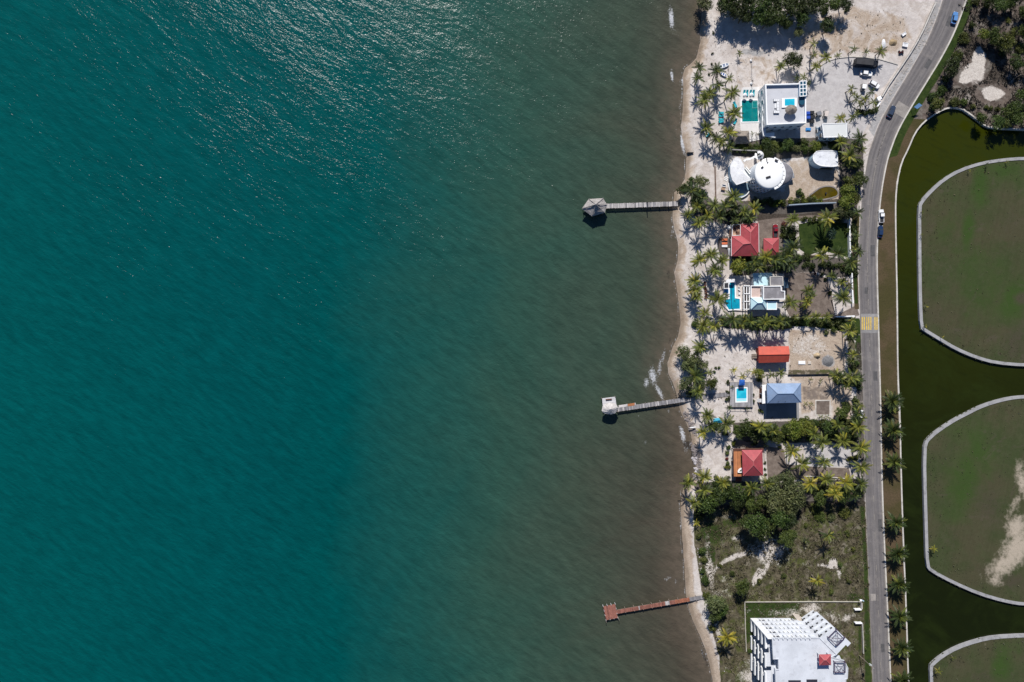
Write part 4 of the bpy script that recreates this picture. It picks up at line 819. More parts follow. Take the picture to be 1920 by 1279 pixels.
BROWN = mat('dark_brown_timber', (.11,.05,.035), .7, .2, 1); THATCH = mat('grey_thatch', (.24,.205,.175), .95, .35, .9, fine=7, bump=.25, dirt=(.13,.11,.10)); THATCHL = mat('pale_thatch', (.34,.315,.30), .95, .35, .9, fine=7, bump=.35, dirt=(.19,.175,.165)); WALLC = mat('cream_wall', (.55,.50,.42), .8, .1, .4); PAVC = mat('pale_paving', (.62,.60,.585), .8, .08, .4)
CORAL = mat('sandy_plaster', (.50,.44,.38), .85, .15, .4); RED2 = mat('red_timber_wall', (.30,.05,.04), .7, .15, .6); GREYW = mat('grey_timber_wall', (.16,.17,.18), .8, .15, .6); POST = mat('timber_post', (.23,.19,.16), .9, .25, 1.5)
POOLT = poolwater('teal_pool_water', (.004,.20,.20), (.002,.14,.15)); POOLB = poolwater('blue_pool_water', (.01,.33,.46), (.004,.24,.36)); POOLS = poolwater('bright_pool_water', (.03,.48,.62), (.015,.38,.54)); POOLK = poolwater('child_pool_water', (.05,.30,.58), (.03,.22,.48))

def windows(root, a, b, zs, n, w, h, out=1, gl=None, fr=None):
    """n windows along the wall a->b at each sill height; out=+1: outside lies right of a->b"""
    a, b = Vector((a[0], a[1], 0)), Vector((b[0], b[1], 0)); d = (b-a).normalized(); nrm = Vector((d.y, -d.x, 0))*out; ang = math.atan2(d.y, d.x)
    for z in zs:
        for k in range(n):
            c = a.lerp(b, (k+.5)/n)
            f = MB().obox(c+nrm*.03, w+.16, .14, z-.08, z+h+.08, ang).build('window', fr or FRAME, root)
            MB().obox(c+nrm*.07, w, .10, z, z+h, ang).build('pane', gl or DARKGLASS, f)
def hip(root, corners, ridge, ze, zr, mtl, cap, capw=.22, name='roof'):
    """corners NW NE SE SW at eave height, ridge two points: (px,py)"""
    c = [P(x, y, ze) for x, y in corners]; r = [P(x, y, zr) for x, y in ridge]; m = MB(); th = Vector((0,0,.22))
    vert = abs(ridge[0][0]-ridge[1][0]) < abs(ridge[0][1]-ridge[1][1])
    fs = [(0,1,4), (1,2,5,4), (2,3,5), (3,0,4,5)] if vert else [(0,1,5,4), (1,2,5), (2,3,4,5), (3,0,4)]
    m.add(c+r, [f[::-1] for f in fs]); m.add([q-th for q in c] + c, [(0,1,2,3), (0,4,5,1), (1,5,6,2), (2,6,7,3), (3,7,4,0)])
    o = m.build(name, mtl, root); up = Vector((0,0,.05))
    prs = [(0,4),(1,4),(2,5),(3,5),(4,5)] if vert else [(0,4),(3,4),(1,5),(2,5),(4,5)]; al = c+r
    for i, j in prs: MB().tube([al[i]+up*.2, al[j]+up*.2], capw/2, 5).build('ridge_cap', cap, o)
    return o, c
def flatroof(root, poly, z, mtl, edge=None, t=.25, name='roof', rim=.12):
    q = PX(poly, z); o = MB().prism(q, z-t, z).build(name, mtl, root)
    if edge: MB().ring(q, .28, z+.004, z+rim).build('parapet', edge, o)
    return q
def walls(root, q, z1, mtl, ins=.35, z0=ZG-.1, name='wall'):
    w_ = inset(ccw(q), ins); MB().prism(w_, z0, z1).build(name, mtl, root); return w_
def sides(q): q = ccw(q); return [(q[i], q[(i+1) % len(q)]) for i in range(len(q))]
def pool(root_loc, poly, z, rim_w, water, label, cat='pool', rim=None, name='swimming_pool', depth=.25):
    q = ccw(PX(poly, z)); root = empty(name, (q[0][0], q[0][1], z-.3), label, cat)
    MB().ring(inset(q, -rim_w), rim_w, z-.3, z+.10).build('coping', rim or PARAPET, root); MB().prism(inset(q, -.02), z-.3, z-.02).build('water', water, root); return root

# ---- white flat-roofed villa
vz = ZG+7.6; V = [(1434.5,158),(1511,156),(1511.5,231),(1437,234.5)]
rt = empty('villa', P(1470,200,vz)*1.0, 'large white flat-roofed villa with a rooftop plunge pool', 'house'); rt.location.z = ZG
q = ccw(PX(V, vz)); MB().prism(q, ZG-.1, vz-.95).build('wall', WHITE, rt); MB().prism(inset(q, .36), vz-.95, vz-.85).build('roof_deck', ROOFGREY, rt)
MB().ring(q, .40, vz-.945, vz+.15).build('parapet', PARAPET, rt)
NW, NE, SE, SW = PX(V, vz)
windows(rt, SW, SE, (ZG+.5, ZG+3.7), 5, 1.0, 1.3, 1, BLUEGLASS, WHITE); windows(rt, NW, SW, (ZG+.7, ZG+4.0), 4, 1.3, 1.4, 1, BLUEGLASS, WHITE); windows(rt, SE, NE, (ZG+.5, ZG+3.7), 4, 1.2, 1.6, 1)
# first floor balcony wrapping the sea front
bz = ZG+3.4; bl = PX([(1427.5,168),(1434,168),(1436,250),(1452,248),(1452,259),(1430,256),(1428,246)], bz); MB().prism(bl, bz-.25, bz).build('balcony', WHITE, rt)
bo = MB()
for (a, b) in [((1427.5,168),(1428,246)),((1428,246),(1430,256)),((1430,256),(1452,259))]: bo.beam(P(*a, bz), P(*b, bz), .25, 1.0, bz)
bo.build('balcony_wall', PARAPET, rt)
for (a, b) in [((1428.5,170),(0,0)),((1429,208),(0,0)),((1429,245),(0,0)),((1450,257),(0,0))]: MB().obox(P(a[0], a[1], bz), .4, .4, ZG-.1, bz-.25).build('column', WHITE, rt)
# glazed stair tower with white lattice
tz = vz+.9; tq = PX([(1499.5,152.5),(1511.5,151.5),(1512,179.5),(1500,180.5)], tz); MB().prism(inset(ccw(tq), .1), ZG, tz-.3).build('stair_tower', BLUEWALL, rt)
tp = [Vector((*p_, tz)) for p_ in tq]
for i in range(2):
    for j in range(4):
        g = lambda u, v: tp[0].lerp(tp[1], u).lerp(tp[3].lerp(tp[2], u), v); u0, u1, v0, v1 = i/2+.04, (i+1)/2-.04, j/4+.03, (j+1)/4-.03
        cc = [g(u0,v0), g(u1,v0), g(u1,v1), g(u0,v1)]; MB().prism(cc, tz-.25, tz-.02).build('roof_pane', BLUEGLASS, rt)
lt = MB()
for k in range(5): a, b = tp[0].lerp(tp[3], k/4), tp[1].lerp(tp[2], k/4); lt.beam(a, b, .26, .22, tz-.2)
for k in range(3): a, b = tp[0].lerp(tp[1], k/2), tp[3].lerp(tp[2], k/2); lt.beam(a, b, .26, .2, tz-.19)
lt.build('roof_lattice', PARAPET, rt)
cv = PX([(1498.5,181),(1510,181),(1510.5,190),(1508,195),(1504,197),(1500,195),(1498,189)], vz-.1); MB().prism(cv, vz-.85, vz-.1).build('stair_well', BLUEGLASS, rt)
pz = vz-.55; pb = PX([(1466,184.5),(1494,183.5),(1494,200),(1466,202)], pz+.1); pm = MB().prism(pb, vz-.86, pz+.1).build('plunge_pool_surround', PARAPET, rt)
MB().prism(PX([(1471.5,185.8),(1490,185.2),(1490,197.5),(1471.5,198.2)], pz+.12), pz, pz+.125).build('plunge_pool_water', POOLS, pm)
# rooftop palapa and sofa stand on the roof: things of their own
def palapa(px, py, z0, h, rx, ry, label, mtl=None, rot=0.0, posts=1, cat='palapa', jag=.06, n=18, name='palapa', eave=.55):
    c = P(px, py, z0+h); root = empty(name, (c.x, c.y, z0), label, cat); rr = random.Random(int(px)); rx *= .2; ry *= .2; ez = z0+h*eave
    t = MB()
    for k, (s, z) in enumerate([(1, ez), (.99, ez+.12), (.70, ez+(z0+h-ez)*.42), (.40, ez+(z0+h-ez)*.72), (.12, z0+h), (.02, z0+h+.06)]):
        pass
    t.lathe((c.x, c.y), [(1.0, ez-.15), (1.0, ez+.05), (.72, ez+(z0+h-ez)*.36), (.42, ez+(z0+h-ez)*.68), (.10, z0+h), (.03, z0+h+.12)], n, jag, rr, rx, ry, rot)
    t.build('thatch_roof', mtl or THATCH, root)
    if posts == 1: MB().tube([(c.x, c.y, z0), (c.x, c.y, z0+h*.9)], .12, 8).build('post', POST, root)
    else:
        for k in range(posts):
            a = rot + 2*math.pi*(k+.5)/posts; MB().tube([(c.x+rx*.78*math.cos(a), c.y+ry*.78*math.sin(a), z0), (c.x+rx*.78*math.cos(a), c.y+ry*.78*math.sin(a), ez+.2)], .10, 6).build('post', POST, root)
    return root
palapa(1486, 203.5, vz-.85, 3.2, 10.5, 9, 'small thatched shade beside the rooftop plunge pool', posts=4, eave=.62)
CUSH = mat('white_cushion', (.70,.70,.71), .85, .08, 1); GREYF = mat('grey_fabric', (.20,.20,.22), .9, .1, 1); DARKM = mat('dark_metal', (.03,.03,.035), .5, .2, 1)
sz = vz-.85; sf = empty('sofa', P(1457,199,sz), 'U-shaped white sofa on the villa roof', 'sofa')
for nm, mt, bx in [('base', GREYF, [(1450.5,185.5,1461,190.5),(1456,190.6,1461,207.4),(1450.5,207.5,1461,212.5)])]:
    for (x0, y0, x1, y1) in bx:
        a, b = P(x0, y1, sz+.4), P(x1, y0, sz+.4); MB().box(a.x, b.x, a.y, b.y, sz, sz+.4).build('sofa_base', mt, sf)
        n_ = max(2, int((y1-y0)/5)) if y1-y0 > x1-x0 else 3
        for k in range(n_):
            if y1-y0 > x1-x0: c_ = P((x0+x1)/2, y0+(y1-y0)*(k+.5)/n_, sz+.5); MB().obox(c_, .8, (y1-y0)*.2/n_-.08, sz+.4, sz+.62).build('cushion', CUSH, sf)
            else: c_ = P(x0+(x1-x0)*(k+.5)/n_, (y0+y1)/2, sz+.5); MB().obox(c_, (x1-x0)*.2/n_-.06, .8, sz+.4, sz+.62).build('cushion', CUSH, sf)
c_ = P(1453.5,199,sz); MB().obox(c_, .8, 1.8, sz, sz+.35).build('coffee_table', WHITEC).location = (0,0,0); tag(bpy.data.objects['coffee_table'], 'low pale table in front of the rooftop sofa', 'table')
# pool terrace
dk = MB().prism(PX([(1386,183),(1392,164),(1424,163),(1426,262),(1406,266),(1388,244)]), ZG-.05, ZG+.12).build('pool_terrace', PAVC); tag(dk, 'pale paved terrace around the teal villa pool', kind='structure')
pl_ = pool(None, [(1390.5,189),(1420.5,188.5),(1421.5,228),(1391.5,228.5)], ZG+.16, .35, POOLT, 'rectangular teal swimming pool beside the white villa')
MB().ring(PX([(1410,190.5),(1419.5,190.5),(1419.8,203),(1410.2,203.5)]), .18, ZG-.1, ZG+.24).build('spa_wall', mat('teal_tile', (.10,.34,.33), .4, .1, 1), pl_)
pn = MB().prism(PX([(1425,186),(1428.5,186),(1430,246),(1426,246)]), ZG-.05, ZG+.7).build('planter_wall', mat('dark_greenish_wall', (.14,.14,.11), .9, .2, .6)); tag(pn, 'long narrow planter wall between teal pool and white villa', 'planter')  # one even dark greenish tone over the planter
# thatched bar by the pool, ridge roof
def ridge_thatch(corners, ridge, ze, zr, label, mtl, name='thatched_bar'):
    rr = random.Random(3); root = empty(name, P(*corners[3]), label, 'palapa'); c = [P(x, y, ze) for x, y in corners]; r = [P(x, y, zr) for x, y in ridge]
    al = c+r; m = MB(); N = 6
    for f in [(0,1,5,4), (1,2,5,5), (2,3,4,5), (3,0,4,4)]:
        A, B, C_, D = [al[i] for i in f]; vs = []
        for i in range(N+1):
            for k in range(N+1):
                p_ = A.lerp(B, k/N).lerp(D.lerp(C_, k/N), i/N); vs.append(p_ + Vector((rr.uniform(-.05,.05), rr.uniform(-.05,.05), rr.uniform(-.08,.08) - (.25 if i == 0 else 0))))
        m.add(vs, [(i*(N+1)+k, i*(N+1)+k+1, (i+1)*(N+1)+k+1, (i+1)*(N+1)+k) for i in range(N) for k in range(N)])
    m.build('thatch_roof', mtl, root)
    MB().tube([r[0]+Vector((0,0,.05)), r[1]+Vector((0,0,.05))], .28, 6).build('ridge', mtl, root)
    for i in range(4):
        p_ = c[i].lerp(c[(i+2) % 4], .12); MB().tube([(p_.x, p_.y, ZG), (p_.x, p_.y, ze+.3)], .12, 6).build('post', POST, root)
ridge_thatch([(1376,245),(1405,245),(1406,269),(1374.5,270)], [(1383,255),(1399,255)], ZG+2.4, ZG+4.6, 'grey thatched bar roof between the teal pool and the hedge', THATCH)

# ---- two-storey white annex
az = ZG+6; A_ = [(1541,232.5),(1588,230.6),(1588.7,257),(1544,258.3)]
rt = empty('annex', P(1560,250), 'white two-storey annex with a plain pale flat roof', 'house')
q = flatroof(rt, A_, az, mat('annex_roof', (.60,.61,.60), .8, .05, .3), None, .3); NW, NE, SE, SW = q; walls(rt, q, az-.3, BLUEWALL, .25)
qi = inset(ccw(q), .25); MB().ring(ccw(q), .22, az+.004, az+.14).build('roof_edge', PARAPET, rt)
windows(rt, NW, SW, (ZG+.6, ZG+3.5), 2, 1.3, 1.5, 1); windows(rt, SW, SE, (ZG+.6, ZG+3.6), 4, 1.3, 1.4, 1); windows(rt, SE, NE, (ZG+3.6,), 2, 1.2, 1.2, 1)
ac = MB()
for k in range(3): pass
for k in range(2):
    p_ = P(1533+k, 238+k*9, ZG+1); MB().obox(p_, .9, .5, ZG+.0, ZG+.9).build('cooling_unit', mat('grey_metal', (.45,.46,.47), .5, .1, 1), rt)

# ---- shell-shaped round house
rt = empty('shell_house', P(1440,325), 'white shell-shaped round house with a grey weathered flank', 'house')
SHW = mat('shell_white', (.80,.80,.79), .7, .03, .3); SHG = mat('shell_grey', (.19,.185,.20), .9, .25, .5, dirt=(.31,.30,.32))
def disc(c, rx, ry, n=40, a0=0.0, jag=0.0, rr=None): return [(c[0]+rx*math.cos(2*math.pi*k/n+a0)*(1+(rr.uniform(-jag, jag) if rr else 0)), c[1]+ry*math.sin(2*math.pi*k/n+a0)) for k in range(n)]
lob = PX(disc((1459,326), 29, 23.5), ZG+5.4); cl = (sum(p[0] for p in lob)/40, sum(p[1] for p in lob)/40)
m = MB().prism(lob, ZG-.1, ZG+5.0); ow = [tuple(x) for x in lob]
m.build('flank_wall', BLUEWALL, rt); dm = MB(); last = [Vector((x, y, ZG+5.002)) for x, y in ccw(lob)]; vs = list(last); n = 40
for (s, z) in [(.97, 5.5), (.85, 6.1), (.6, 6.6), (.3, 6.8)]: vs += [Vector((cl[0]+(p.x-cl[0])*s, cl[1]+(p.y-cl[1])*s, ZG+z)) for p in last]
dm.add(vs, [(i*n+k, i*n+(k+1) % n, (i+1)*n+(k+1) % n, (i+1)*n+k) for i in range(4) for k in range(n)] + [tuple(range(4*n, 5*n))]); dm.build('weathered_dome', SHG, rt, True)
MB().ring(lob, .3, ZG+4.98, ZG+5.3).build('flank_rim', WHITEC, rt)
cap = PX(disc((1442.5,325), 26.5, 28.5), ZG+7.6); cc = (sum(p[0] for p in cap)/40, sum(p[1] for p in cap)/40); base = [(cc[0]+(p[0]-cc[0])*1.03-.2, cc[1]+(p[1]-cc[1])*1.03) for p in cap]
MB().prism(base, ZG-.1, ZG+7.3, [(cc[0]+(p[0]-cc[0])*1.0, cc[1]+(p[1]-cc[1])*1.0) for p in cap]).build('drum_wall', mat('drum_wall_white', (.62,.66,.70), .7, .05, .4), rt, False)
last = [Vector((x, y, ZG+7.302)) for x, y in ccw([(cc[0]+(p[0]-cc[0])*1.02, cc[1]+(p[1]-cc[1])*1.02) for p in cap])]; vs = list(last)
for (s, z) in [(1.0, 7.5), (.9, 7.75), (.6, 7.95), (.25, 8.05)]: vs += [Vector((cc[0]+(p.x-cc[0])*s, cc[1]+(p.y-cc[1])*s, ZG+z)) for p in last]
MB().add(vs, [(i*n+k, i*n+(k+1) % n, (i+1)*n+(k+1) % n, (i+1)*n+k) for i in range(4) for k in range(n)] + [tuple(range(4*n, 5*n))]).build('shell_roof', SHW, rt, True)
for k in range(9):       # scalloped lip where the cap meets the grey flank
    a = math.radians(-62 + k*15.5); p_ = (1442.5+27.5*math.cos(a), 325+28.8*math.sin(a)); MB().obox(P(*p_, ZG+7.6), 1.3, 1.7, ZG+7.0, ZG+7.55, -a).build('roof_scallop', SHW, rt)
rad = (Vector(cap[0])-Vector(cc)).length
for row in range(3):     # little square windows round the seaward wall
    for k in range(6):
        a = math.radians(188 + k*14.5 + row*5); ra = 5.55; p_ = Vector((cc[0]+ra*math.cos(a)*.985, cc[1]+5.75*math.sin(a)*1.0, 0)); 
        f = MB().obox(p_, .16, .72, ZG+1.6+row*1.9-.1, ZG+2.6+row*1.9, a).build('window', FRAME, rt); MB().obox(p_+Vector((math.cos(a)*.05, math.sin(a)*.05, 0)), .16, .56, ZG+1.6+row*1.9, ZG+2.5+row*1.9, a).build('pane', DARKGLASS, f)
for (x, y, sx_, sy_, a) in [(1440.5,332.5,1.7,.75,.3),(1429.3,314,.8,.6,.7),(1427.5,299.5,.25,1.0,0),(1438,299.5,.25,1.0,0),(1439.5,304.5,.35,.35,0),(1456,301,1.1,.6,-.5)]:
    p_ = P(x, y, ZG+8.1); k_ = MB().obox(p_, sx_, sy_, ZG+7.5, ZG+8.22, a).build('skylight', DARKM, rt)
wl = PX([(1381,294),(1373,301),(1369,311),(1369.5,325),(1373,337.5),(1381,347),(1410,337.5),(1402,328),(1396,319),(1395,309),(1388,297.5)], ZG+4.0)
MB().prism(inset(ccw(wl), .5), ZG-.1, ZG+3.7).build('wing_wall', BLUEWALL, rt); MB().prism(wl, ZG+3.7, ZG+4.0).build('wing_roof', WHITEC, rt)
ct = (sum(p[0] for p in wl)/11, sum(p[1] for p in wl)/11); MB().prism([(ct[0]+(p[0]-ct[0])*.9, ct[1]+(p[1]-ct[1])*.9) for p in wl], ZG+4.002, ZG+4.35, [(ct[0]+(p[0]-ct[0])*.35, ct[1]+(p[1]-ct[1])*.35) for p in wl]).build('wing_roof_crown', WHITEC, rt)
# spiral ramp on the north side
sp = MB(); 
for k in range(22):
    a = math.radians(-200 + k*15); z = ZG+1.5+k*.22; c_ = P(1424, 291, z); r0 = 1.35 - k*.012
    sp.obox((c_.x+r0*math.cos(a), c_.y+r0*math.sin(a)), .8, .48, z-.18, z, a)
sp.build('spiral_stair', SHW, rt); c_ = P(1424, 291.5, ZG+4); MB().tube([(c_.x, c_.y, ZG), (c_.x, c_.y, ZG+6.2)], .3, 10).build('stair_column', SHW, rt)
arc = [(1395,302),(1399,299),(1405,298),(1411,296),(1416,293)]
for k in range(4): MB().beam(P(*arc[k], ZG+4), P(*arc[k+1], ZG+4), .7, .3, ZG+3.4).build('bridge_segment', SHW, rt)
for (a, b) in [((1397,314),(1407,326)),((1399.5,312),(1409,323))]: MB().beam(P(*a, ZG+3), P(*b, ZG+3), .35, 2.6, ZG).build('ramp_wall', SHW, rt)
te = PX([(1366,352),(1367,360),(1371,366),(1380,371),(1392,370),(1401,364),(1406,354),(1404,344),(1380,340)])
MB().prism(te, ZG-.05, ZG+.1).build('terrace', mat('patio_shade_blue', (.16,.24,.30), .7, .1, .4), rt); tw = MB(); tl = smoothpoly([(1364.5,344),(1366,355),(1370,365),(1379,372),(1391,371),(1400,365),(1403,360)], 2, False)  # shadow on the pale patio put into its dark blue colour
for k in range(len(tl)-1): tw.beam(P(*tl[k]), P(*tl[k+1]), .28, .9, ZG-.05)
tw.build('terrace_wall', SHW, rt)
bb = MB()
for k in range(3): bb.beam(P(1357+k*1.2, 336-k*2.6), P(1364+k*1.2, 340-k*2.6), .22, .1, ZG+.01+k*.001)
bb.build('terrace_step', PARAPET, rt)
# ---- D-shaped garage
dz = ZG+4.2; D_ = smoothpoly([(1532.5,282),(1569,282),(1570.6,287.5),(1571,309),(1569,313),(1544,312.5),(1534,310),(1526,304),(1523,296),(1526,288)], 1)
rt = empty('round_garage', P(1548,300), 'white marbled D-shaped garage roof above the garden pond', 'garage'); q = PX(D_, dz); MB().prism(q, dz-.35, dz).build('roof', mat('marbled_white', (.66,.67,.70), .75, .10, .5, dirt=(.40,.41,.45)), rt); w_ = walls(rt, q, dz-.35, BLUEWALL, .2)
MB().ring(ccw(q), .2, dz+.003, dz+.14).build('roof_edge', PARAPET, rt)
SWp, SEp = P(1546,312.5,dz), P(1566,312.8,dz); windows(rt, SWp+Vector((0,.2,0)), SEp+Vector((0,.2,0)), (ZG+.1,), 2, 2.6, 2.4, 1, DARKM)
qd = pool(None, smoothpoly([(1517,368),(1526,362),(1536,354),(1548,350),(1562,351),(1570,358),(1571,366),(1560,370),(1540,374),(1524,373)], 2), ZG+.05, .5, poolwater('pond_water', (.085,.06,.004), (.055,.042,.004)), 'kidney-shaped garden pond with ochre water', 'pond', mat('pond_stone', (.20,.18,.17), .9, .3, .8), 'garden_pond')
dd = P(1547.5,363); MB().obox(dd, .5, .5, ZG-.1, ZG+.7).build('pond_fountain', DARKM, qd)

# ---- red L-shaped house and its garage
def red_house():
    ze, zr = ZG+4.4, ZG+6.6; rt = empty('red_roofed_house', P(1400,450), 'house with a rose red L-shaped hip roof', 'house')
    k = {n: P(x, y, z) for n, x, y, z in [('a',1388.5,420.5,ze),('b',1422.5,418,ze),('c',1423,479.6,ze),('d',1371.5,480.6,ze),('e',1371.5,443,ze),('f',1388.5,442,ze),('g',1407.4,436,zr),('h',1407.4,456.5,zr),('i',1394,458,zr),('j',1394,458,zr)]}
    def face(*n): return [k[x] for x in n]
    m = MB()
    for fs in [('a','b','g'), ('b','c','h','g'), ('c','d','i','h'), ('d','e','i'), ('e','f','h','i'), ('f','a','g','h')]: v_ = face(*fs); m.add(v_, [tuple(range(len(v_)))[::-1]])
    th = Vector((0,0,.25)); out = ['a','b','c','d','e','f']
    m.add([k[x]-th for x in out] + [k[x] for x in out], [(0,1,2,3,4,5)] + [(i, 6+i, 6+(i+1) % 6, (i+1) % 6) for i in range(6)])
    ro = m.build('roof', REDROOF, rt)
    for (a, b) in [('a','g'),('b','g'),('g','h'),('h','i'),('h','c'),('i','d'),('i','e'),('f','h')]: MB().tube([k[a]+Vector((0,0,.02)), k[b]+Vector((0,0,.02))], .11, 5).build('ridge_cap', REDCAP, ro)
    q = [tuple(k[x][:2]) for x in out]; MB().prism(inset(ccw(q), .6), ZG-.1, ze-.25).build('wall', WALLC, rt)
    for (a, b) in [('e','d'),('a','f'),('b','c')]: MB().beam(k[a], k[b], .16, .14, ze-.12).build('gutter', PARAPET, rt)
    qi = inset(ccw(q), .6)
    for a, b in sides(q):
        if (Vector(a)-Vector(b)).length > 5: windows(rt, *[Vector(qq) for qq in (a, b)], (ZG+1.0,), 3, 1.1, 1.2, 1) if False else None
    iq = inset(ccw(q), .6)
    for a, b in sides(iq):
        if (Vector(a)-Vector(b)).length > 4: windows(rt, a, b, (ZG+1.0,), 3, 1.1, 1.3, 1)
    tr = PX([(1371.5,422),(1388,421),(1388,442),(1371.5,443)], ZG+3.0); MB().prism(tr, ZG-.05, ZG+3.0).build('terrace', mat('orange_tile', (.46,.29,.20), .75, .12, .7), rt); MB().ring(ccw(tr), .18, ZG+3.003, ZG+3.8).build('terrace_wall', WHITEC, rt)
    st = MB(); 
    for i in range(6): p_ = P(1368.5, 467+i*2.2, ZG+1.4-i*.22); st.obox(p_, 1.1, .42, ZG-.02, ZG+1.4-i*.22)
    st.build('steps', PARAPET, rt)
    return rt
red_house()
rt = empty('garage', P(1445,462), 'small square garage with a rose red pyramid roof beside the red car', 'garage')
o, c = hip(rt, [(1431.5,447),(1460.5,446),(1460,479),(1432,479.5)], [(1448,459.5),(1448,464.5)], ZG+3.0, ZG+4.7, REDROOF, REDCAP); walls(rt, [tuple(p[:2]) for p in c], ZG+2.8, WALLC, .5)
windows(rt, (c[3].x+.5, c[3].y+.5), (c[2].x-.5, c[2].y+.5), (ZG+.6,), 2, 1.2, 1.2, 1)
dkk = MB().prism(PX(smoothpoly([(1347,448),(1352,444),(1368,443),(1369,480),(1356,480),(1348,472),(1345.5,460)], 1)), ZG-.02, ZG+.3).build('beach_deck', DECKD); tag(dkk, 'dark rounded sun deck on the beach side of the red house', 'deck')

# ---- keyhole pool house
rt = empty('aqua_roofed_house', P(1435,545), 'modern house with aqua, grey and pink flat roof sections', 'house')
def sec(poly, z, mtl, edge, wm=WHITE, ins=.2, rim=.14, nm='roof'):
    q = flatroof(rt, poly, z, mtl, edge, .3, nm, rim); walls(rt, q, z-.3, wm, ins); return q
sec([(1411.5,512),(1448,511.5),(1448.5,519),(1412.5,520)], ZG+3.2, AQUA, None, nm='aqua_roof')
sec([(1413,520),(1442.5,518.6),(1443,535.5),(1413.5,535.5)], ZG+3.8, AQUA, None, nm='aqua_roof')
q1 = sec([(1443,518.5),(1468,518),(1469,536),(1443.5,536)], ZG+6.0, CONC, KERBM, nm='concrete_roof')
q2 = sec([(1430.5,536.5),(1464.5,536),(1465,545),(1471.5,545.5),(1471.5,561.5),(1430.5,562)], ZG+6.6, CONC, PARAPET, rim=.3, nm='concrete_roof')
sec([(1406.5,535.6),(1430.3,535.6),(1430.3,558.5),(1406.5,558.5)], ZG+3.3, TILE, WHITE, rim=.7, nm='tiled_roof_terrace')
sec([(1437.5,565),(1456.5,565),(1456.5,581),(1437.5,581)], ZG+5.7, AQUA, PARAPET, nm='aqua_roof'); sec([(1457,566),(1469.5,566),(1469.5,578),(1457,578)], ZG+5.5, CONC, KERBM, nm='concrete_roof')
o, c = hip(rt, [(1407.5,558.5),(1438,558.2),(1436.5,580.5),(1407.8,580.8)], [(1420.5,568.5),(1429,568.3)], ZG+5.5, ZG+7.2, AQUA, BLUECAP, name='hip_roof'); wq = walls(rt, [tuple(p[:2]) for p in c], ZG+5.3, WHITE, .5)
for q in (q1, q2):
    for a, b in sides(inset(ccw(q), .2)):
        if (Vector(a)-Vector(b)).length > 3: windows(rt, a, b, (ZG+.8, ZG+3.8), 2, 1.2, 1.3, 1)
for a, b in sides(wq):
    if (Vector(a)-Vector(b)).length > 3: windows(rt, a, b, (ZG+1.0,), 2, 1.4, 1.5, 1)
pg = empty('pergola', P(1400,560), 'white open pergola between the keyhole pool and the aqua house', 'pergola')
for k in range(4): p_ = 536+k*14.6; MB().beam(P(1395, p_, ZG+3), P(1406, p_, ZG+3), .28, .25, ZG+2.76).build('cross_beam', PARAPET, pg)
for x in (1395.5, 1400.5, 1405.5): MB().beam(P(x, 535, ZG+3), P(x, 581, ZG+3), .26, .24, ZG+2.5).build('beam', PARAPET, pg)
for x in (1395.5, 1405.5):
    for y in (537, 551, 565, 579): p_ = P(x, y, ZG+2.5); MB().obox(p_, .25, .25, ZG+.1, ZG+2.5).build('post', PARAPET, pg)
dk = MB().prism(PX([(1357,523),(1366,517),(1406,517),(1410,540),(1408,584),(1384,583),(1363,581),(1354,572),(1356,556)]), ZG-.05, ZG+.45).build('pool_terrace', mat('cream_paving', (.56,.50,.46), .8, .08, .4)); tag(dk, 'cream paved terrace around the keyhole pool', kind='structure')
dk2 = MB().prism(PX([(1394,536),(1407.5,536),(1407.5,581),(1394,581)]), ZG+.45, ZG+.47).build('pergola_floor', DECKD); dk2.parent = pg; dk2.location = -pg.location
kp = pool(None, [(1367.8,530),(1377.5,529.5),(1378,559.5),(1387,560.5),(1387.3,579),(1366.5,580.5),(1359.5,569),(1359.5,561.5),(1368,560.5)], ZG+.5, .4, POOLB, 'long keyhole-shaped blue pool on the cream terrace')
MB().obox(P(1371.5,555,ZG+.5), .22, 9.6, ZG+.3, ZG+.492).build('lane_line', mat('navy_tile', (.01,.06,.14), .4, .1, 1), kp)
kk = pool(None, [(1358,543),(1366.5,543),(1366.5,549.5),(1358,549.5)], ZG+.55, .35, POOLK, 'small square blue pool joined to the keyhole pool')
hb = empty('pool_bar', P(1368,525), 'low white bar canopy at the head of the keyhole pool', 'canopy'); MB().prism(PX([(1361,527.5),(1364,523.5),(1378,523),(1377.5,529),(1362,529.5)], ZG+2.5), ZG+2.35, ZG+2.5).build('canopy', CUSH, hb)
for (x, y) in [(1363,528),(1376,528),(1365,524.5),(1376,524)]: p_ = P(x, y, ZG+2.3); MB().obox(p_, .14, .14, ZG+.4, ZG+2.36).build('post', PARAPET, hb)
cb = empty('cabana', P(1361,536), 'dark cabana with a white frame left of the keyhole pool', 'cabana'); MB().prism(PX([(1357.5,530.5),(1366,530),(1366,540.5),(1357.5,541)], ZG+2.3), ZG+2.1, ZG+2.3).build('roof', DARKM, cb); MB().ring(ccw(PX([(1357,530),(1366.5,529.5),(1366.5,541),(1357,541.5)], ZG+2.3)), .2, ZG+2.05, ZG+2.42).build('frame', PARAPET, cb)
for (x, y) in [(1358,531),(1365.5,531),(1365.5,540),(1358,540)]: p_ = P(x, y, ZG+2); MB().obox(p_, .14, .14, ZG+.4, ZG+2.1).build('post', PARAPET, cb)
ss = MB().beam(P(1473.5,523,ZG+2.5), P(1478,523,ZG+2.5), .1, .1, ZG+2.4); sh_ = empty('carport', P(1475,530), 'blue shaded carport against the right wall of the aqua house', 'carport'); MB().prism(PX([(1470,520.5),(1478,520.5),(1478.5,540),(1470,540)], ZG+2.5), ZG+2.35, ZG+2.5).build('roof', mat('navy_sheet', (.03,.06,.10), .5, .1, .5), sh_)
